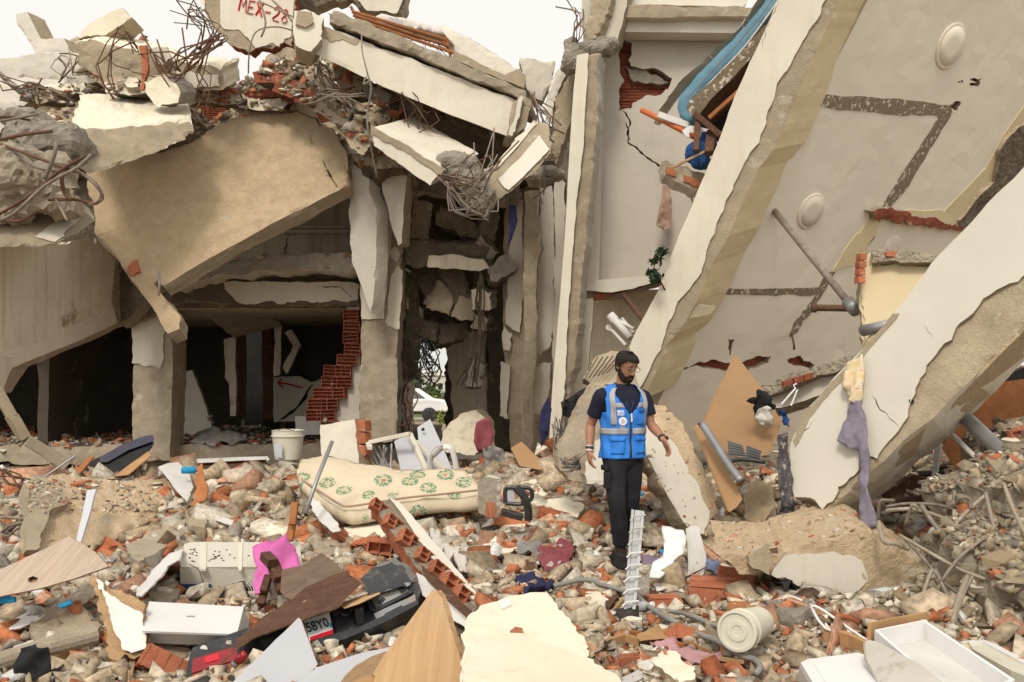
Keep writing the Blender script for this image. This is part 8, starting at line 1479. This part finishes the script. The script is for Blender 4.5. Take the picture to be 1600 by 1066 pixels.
for s0, e0, w0 in ((sL, eL, wL), (sR, eR, wR)):
    loft(b, [(s0, .058, .058), (s0.lerp(e0, .35), .050, .052), (s0.lerp(e0, .8), .040, .043), (e0, .039, .041), (e0.lerp(w0, .3), .042, .040), (e0.lerp(w0, .75), .030, .027), (w0, .027, .021)])
for h0, k0, a0 in ((hL, kL, aL), (hR, kR, aR)): loft(b, [(h0, .085, .09), (h0.lerp(k0, .5), .068, .072), (k0, .052, .055), (k0.lerp(a0, .35), .05, .055), (a0, .035, .038)])
def hand(w0, d, palm_n, out, curl):
    """w0 wrist, d along the hand, palm_n where the palm faces, out towards the thumb"""
    d = d.normalized(); out = (out-d*out.dot(d)).normalized(); palm_n = d.cross(out) if d.cross(out).dot(palm_n) > 0 else -d.cross(out)
    loft(b, [(w0, .022, .028), (w0+d*.04, .017, .038), (w0+d*.085, .014, .041)], ref=palm_n)
    for i, (o_, ln, r_) in enumerate(((.031, .072, .0088), (.011, .082, .0092), (-.010, .076, .0088), (-.030, .060, .0078))):
        p0 = w0+d*.078+out*o_; c1 = curl[i]; d1 = (d*math.cos(c1*.5)+palm_n*math.sin(c1*.5)+out*o_*2).normalized(); d2 = (d*math.cos(c1*1.4)+palm_n*math.sin(c1*1.4)).normalized(); d3 = (d*math.cos(c1*2.1)+palm_n*math.sin(c1*2.1)).normalized()
        p1 = p0+d1*ln*.45; p2 = p1+d2*ln*.32; p3 = p2+d3*ln*.24; loft(b, [(p0-d*.01, r_, r_), (p1, r_, r_), (p2, r_*.92, r_*.92), (p3, r_*.7, r_*.7)], ref=out, n=10, k=2)
    t0 = w0+d*.025+out*.022; t1 = t0+(out*.75+d*.6+palm_n*.35).normalized()*.038; t2 = t1+(out*.3+d*.9+palm_n*.4).normalized()*.032; loft(b, [(t0, .013, .013), (t1, .0115, .0115), (t2, .008, .008)], ref=palm_n, n=10, k=2)
hand(wL, L2(.06, -.98, -.1), L2(.9, 0, .4), L2(.3, 0, -1), (.45, .55, .65, .7))
hand(wR, L2(.33, -.80, -.35), L2(-.7, 0, .3), L2(.35, .1, -1), (.25, .35, .45, .5))
remesh('body', b, M['skin'], man, .0052, 2)
# face
def hpatch(name, t0, t1, z0, z1, off, m, nt=16, nz_=8, cut=None, th=.004):
    V = []; Fc = []
    for j in range(nz_+1):
        for i in range(nt+1):
            t_, z_ = t0+(t1-t0)*i/nt, z0+(z1-z0)*j/nz_; V.append(Wd(headpt(t_, z_, off+.0015*math.sin(t_*37+z_*300))))
    for j in range(nz_):
        for i in range(nt):
            t_, z_ = t0+(t1-t0)*(i+.5)/nt, z0+(z1-z0)*(j+.5)/nz_
            if cut and not cut(t_, z_): continue
            Fc.append([j*(nt+1)+i, j*(nt+1)+i+1, (j+1)*(nt+1)+i+1, (j+1)*(nt+1)+i])
    o = obj(name, V, Fc, m, man, None, True); s_ = o.modifiers.new('s', 'SOLIDIFY'); s_.thickness = th; s_.offset = 0; return o
hpatch('hair', 0, 2*math.pi, -.06, .1205, .013, M['hair'], 64, 36, lambda t, z: z > .005*math.sin(t*23)+.004*math.sin(t*41)+float(np.interp(abs((t+math.pi) % (2*math.pi)-math.pi), (0, .8, 1.1, 1.35, 1.6, 1.85, 2.1), (.080, .076, .056, .025, -.02, -.03, -.06))), .012)
b = MB(); ball(b, H((0, .010, .122)), (.034, .042, .013)); b.V = [Wd(v) for v in b.V]; b.build('hair_crown', M['hair'], man, True)
hpatch('beard', -1.75, 1.75, -.118, -.005, .006, M['beard'], 36, 20, lambda t, z: (z < -.058+.05*max(0, abs(t)-.75)*1.3 and not (abs(t) < .26 and -.078 < z < -.064)) or (abs(t) < .36 and -.060 < z < -.044) or (abs(t) > 1.3 and z < -.01), .008)
hpatch('mouth', -.24, .24, -.078, -.064, .006, M['skin_lip'], 8, 3, None, .005)
for s in (-1, 1):
    hpatch('eyebrow', s*.2, s*.62, .040, .047, .006, M['hair'], 6, 2, None, .004)
    b = MB(); ball(b, Wd(headpt(s*.42, .018, -.004)), (.011, .011, .006), 8); b.build('eye', M['white_dull'], man, True)
    b = MB(); ball(b, Wd(headpt(s*.40, .016, .004)), (.005, .005, .005), 8); b.build('iris', M['hair'], man, True)
b = MB()
for s in (-1, 1):
    c = H((s*.034, -.112, .016)); b.tube([Wd(c+HR @ Vector((math.cos(a)*.026, 0, math.sin(a)*.019))) for a in np.linspace(0, 2*math.pi, 25)], .0022, 5, caps=False)
    b.tube([Wd(H((s*.060, -.108, .020))), Wd(H((s*.080, -.05, .020))), Wd(H((s*.082, .01, .012)))], .002, 5)
b.tube([Wd(H((-.009, -.113, .020))), Wd(H((0, -.116, .023))), Wd(H((.009, -.113, .020)))], .0022, 5); b.build('glasses', M['black_plastic'], man, True)
# clothes on the torso
TP = [(.87, .0, .0, .185, .128), (.93, 0, 0, .180, .125), (1.02, 0, 0, .172, .120), (1.12, 0, 0, .172, .122), (1.22, 0, -.005, .182, .128), (1.31, 0, -.005, .192, .130), (1.37, 0, 0, .196, .122), (1.42, 0, .005, .188, .104), (1.455, 0, .012, .150, .088), (1.485, 0, .016, .105, .076), (1.505, 0, .018, .075, .068)]
def tor(th, z, off=0):
    zs = [p[0] for p in TP]; cx, cy, rx, ry = [np.interp(z, zs, [p[i] for p in TP]) for i in (1, 2, 3, 4)]; e = .82; s_, c_ = math.sin(th), math.cos(th)
    return Vector((cx+math.copysign(abs(s_)**e, s_)*(rx+off), cy-math.copysign(abs(c_)**e, c_)*(ry+off), z))
def tpatch(name, t0, t1, z0, z1, off, m, nt=12, nz_=8, cut=None, th=.004, wr=.004, par=None, shear=0):
    V = []; Fc = []; t0, t1 = R(t0), R(t1)
    for j in range(nz_+1):
        for i in range(nt+1):
            z_ = z0+(z1-z0)*j/nz_; t_ = t0+(t1-t0)*i/nt+shear*(j/nz_); q = tor(t_, z_, off); w_ = wr*(math.sin(t_*9+z_*14)+.8*math.sin(z_*41+t_*5)+.6*math.sin(z_*23-t_*13)); n_ = Vector((math.sin(t_), -math.cos(t_), 0)); V.append(Wd(q+n_*w_))
    for j in range(nz_):
        for i in range(nt):
            t_, z_ = t0+(t1-t0)*(i+.5)/nt, z0+(z1-z0)*(j+.5)/nz_
            if cut and not cut(math.degrees((t_+math.pi) % (2*math.pi)-math.pi), z_): continue
            Fc.append([j*(nt+1)+i, j*(nt+1)+i+1, (j+1)*(nt+1)+i+1, (j+1)*(nt+1)+i])
    o = obj(name, V, Fc, m, par or man, None, True); s_ = o.modifiers.new('s', 'SOLIDIFY'); s_.thickness = th; s_.offset = 1 if th > .006 else 0; return o
b = MB(); V = [tor(2*math.pi*k/32, z, -.004) for z in np.linspace(.9, 1.50, 18) for k in range(32)]
b.add(V, [(i*32+q, i*32+(q+1) % 32, (i+1)*32+(q+1) % 32, (i+1)*32+q) for i in range(17) for q in range(32)]+[tuple(range(31, -1, -1)), tuple(17*32+q for q in range(32))])
for s0, e0 in ((sL, eL), (sR, eR)): loft(b, [(s0+Vector((-s0.x*.3, 0, .0)), .060, .066), (s0, .068, .072), (s0.lerp(e0, .35), .068, .070), (s0.lerp(e0, .68), .067, .069)])
remesh('t_shirt', b, M['shirt'], man, .009, 4, .006, 12)
def vneck(t, z): return not (z > 1.25 and abs(t) < (z-1.25)/.25*46+1) and not (64 < abs(t) < 116 and 1.26 < z < 1.435)
vest = tpatch('vest', -180, 180, .885, 1.495, .014, M['vest'], 96, 48, vneck, .004)
for s in (-1, 1):
    tpatch('reflective_stripe', s*33, s*50, 1.16, 1.47, .019, M['reflective'], 6, 16, None, .002, par=vest)
    tpatch('reflective_stripe', s*118, s*150, 1.16, 1.44, .019, M['reflective'], 6, 16, None, .002, par=vest)
    tpatch('reflective_stripe', s*14, s*33, 1.305, 1.345, .019, M['reflective'], 6, 3, lambda t, z: vneck(t, z), .002, par=vest)
    tpatch('pocket', s*12, s*50, .925, 1.05, .020, M['vest'], 10, 8, None, .006, par=vest); tpatch('pocket_flap', s*11, s*51, 1.03, 1.065, .027, M['vest'], 10, 3, None, .004, par=vest)
tpatch('reflective_stripe', -180, 180, 1.085, 1.135, .020, M['reflective'], 96, 4, lambda t, z: abs(t) > 3, .002, par=vest)
tpatch('pocket', 14, 34, 1.165, 1.29, .021, M['vest'], 6, 8, None, .006, par=vest); tpatch('pocket_flap', 13, 35, 1.265, 1.30, .028, M['vest_dark'], 6, 3, None, .004, par=vest)
tpatch('id_window', -31, -13, 1.235, 1.285, .021, M['id_window'], 6, 4, None, .002, par=vest, wr=.002); tpatch('zip', -1.3, 1.3, .89, 1.25, .017, M['black_plastic'], 2, 16, None, .004, par=vest)
q = tor(R(-17), 1.195, .024); n_ = Vector((math.sin(R(-17)), -math.cos(R(-17)), 0)); b = MB(); b.lathe(Wd(q), RZ @ n_, [(.034, 0), (.034, .004), (.031, .005)], 28); bd = b.build('round_badge', M['white_paint'], vest)
b = MB(); rt = Vector((math.cos(R(-17)), math.sin(R(-17)), 0)); cc = q+n_*.007
b.tube([Wd(cc+rt*math.cos(a)*.017+Vector((0, 0, math.sin(a)*.017))) for a in np.linspace(0, 6.283, 21)], .0012, 4); b.tube([Wd(cc+Vector((0, 0, .016))), Wd(cc-Vector((0, 0, .016)))], .002, 4); b.tube([Wd(cc+rt*.012), Wd(cc-rt*.012)], .0015, 4); b.build('emblem', M['grey_metal'], bd)
for i in range(2): tpatch('white_text_line', -26+i*2, -9-i*2, 1.150-i*.010, 1.154-i*.010, .021, M['white_paint'], 6, 1, None, .001, par=vest, wr=.001)
b = MB()
for s in (-1, 1): b.tube([Wd(v) for v in (Vector((s*.060, .03, 1.515)), Vector((s*.065, -.05, 1.46)), Vector((s*.03, -.125, 1.34)), Vector((.0, -.142, 1.26)))], .006, 6, flat=.4)
b.build('lanyard', M['blue'], man, True); b = MB(); b.box(Wd((.004, -.152, 1.225)), (.012, .006, .07), RZ); b.build('badge_holder', M['white_paint'], man)
# trousers and boots
b = MB(); loft(b, [(Vector((0, 0, .99)), .168, .118), (Vector((0, 0, .92)), .178, .125), (Vector((0, .005, .85)), .170, .122), (Vector((0, .01, .80)), .11, .09)], e=2.3)
for h0, k0, a0 in ((hL, kL, aL), (hR, kR, aR)):
    en = a0+Vector((0, 0, .03)); loft(b, [(h0, .100, .115), (h0.lerp(k0, .3), .095, .105), (h0.lerp(k0, .7), .080, .088), (k0, .073, .078), (k0.lerp(en, .4), .068, .074), (k0.lerp(en, .85), .060, .066), (en, .060, .068)], e=2.2)
tr = remesh('trousers', b, M['trousers'], man, .011, 3, .014, 9)
for c_, sz in ((hL.lerp(kL, .55)+L2(-.075, 0, -.045), (.03, .09, .14)), (hL.lerp(kL, .30)+L2(-.085, 0, -.045), (.035, .10, .045))):
    b = MB(); b.box(Wd(c_), sz, RZ); b.build('cargo_pocket', M['trousers'], tr, bevel=.008)
for a0, yw in ((aL, R(-12)), (aR, 0)):
    f_ = Vector((math.sin(yw), -math.cos(yw), 0)); b = MB(); g0 = a0.z-.14
    loft(b, [(a0+Vector((0, 0, .08)), .048, .054), (a0, .046, .052), (a0-Vector((0, 0, .05)), .046, .058), (a0-Vector((0, 0, .09))+f_*.01, .045, .06)], ref=Vector((1, 0, 0)))
    loft(b, [(a0-f_*.07+Vector((0, 0, -.09)), .032, .036), (a0+Vector((0, 0, -.088)), .045, .048), (a0+f_*.09+Vector((0, 0, -.10)), .048, .036), (a0+f_*.17+Vector((0, 0, -.112)), .042, .026), (a0+f_*.20+Vector((0, 0, -.115)), .025, .018)], ref=Vector((1, 0, 0)))
    remesh('boot', b, M['boot'], man, .009, 3)
for w0, e0, m_, k_ in ((wL, eL, 'black_plastic', .10), (wL, eL, 'white_paint', .0), (wL, eL, 'white_paint', .16), (wR, eR, 'black_plastic', .08)):
    c_ = w0.lerp(e0, k_); d_ = (e0-w0).normalized(); b = MB(); b.lathe(Wd(c_), RZ @ d_, [(.031, 0), (.034, .003), (.034, .018 if m_ != 'white_paint' else .007), (.031, .022 if m_ != 'white_paint' else .01)], 20); b.build('watch' if m_ != 'white_paint' else 'bracelet', M[m_], man)
b = MB(); q = wR.lerp(eR, .10)+L2(.03, 0, -.02); b.lathe(Wd(q), RZ @ L2(.6, 0, -1), [(.018, 0), (.018, .008)], 16); b.build('watch_face', M['black_plastic'], man)
cloth('plastic_bag', 'black plastic bag caught round the boot of the man', 'bag', [(950, 868), (958, 862), (972, 868), (985, 864), (994, 872), (988, 888), (975, 894), (958, 886)], flat(7.1), M['black_cloth'], .07, 10, seed=41, sp=.03)
# ---- labels of look-alike rubble: each told by its place in its own little group
ORD = 'leftmost second third fourth fifth sixth seventh eighth ninth tenth eleventh twelfth thirteenth fourteenth fifteenth sixteenth seventeenth eighteenth nineteenth twentieth twenty-first twenty-second twenty-third twenty-fourth twenty-fifth twenty-sixth twenty-seventh twenty-eighth twenty-ninth thirtieth'.split()
from collections import defaultdict
gd = defaultdict(list)
for o in COL.objects:
    if o.parent is None and o.get('group') and o.get('label'): gd[(o['group'], o['label'])].append(o)
for (g, l), os_ in gd.items():
    if len(os_) < 2: del os_[0]['group']; continue
    os_.sort(key=lambda o: o.location.x/o.location.y)
    for i, o in enumerate(os_[:30]): o['label'] = (l+(', leftmost of '+str(len(os_)) if i == 0 else ', '+ORD[i]+' from left'))
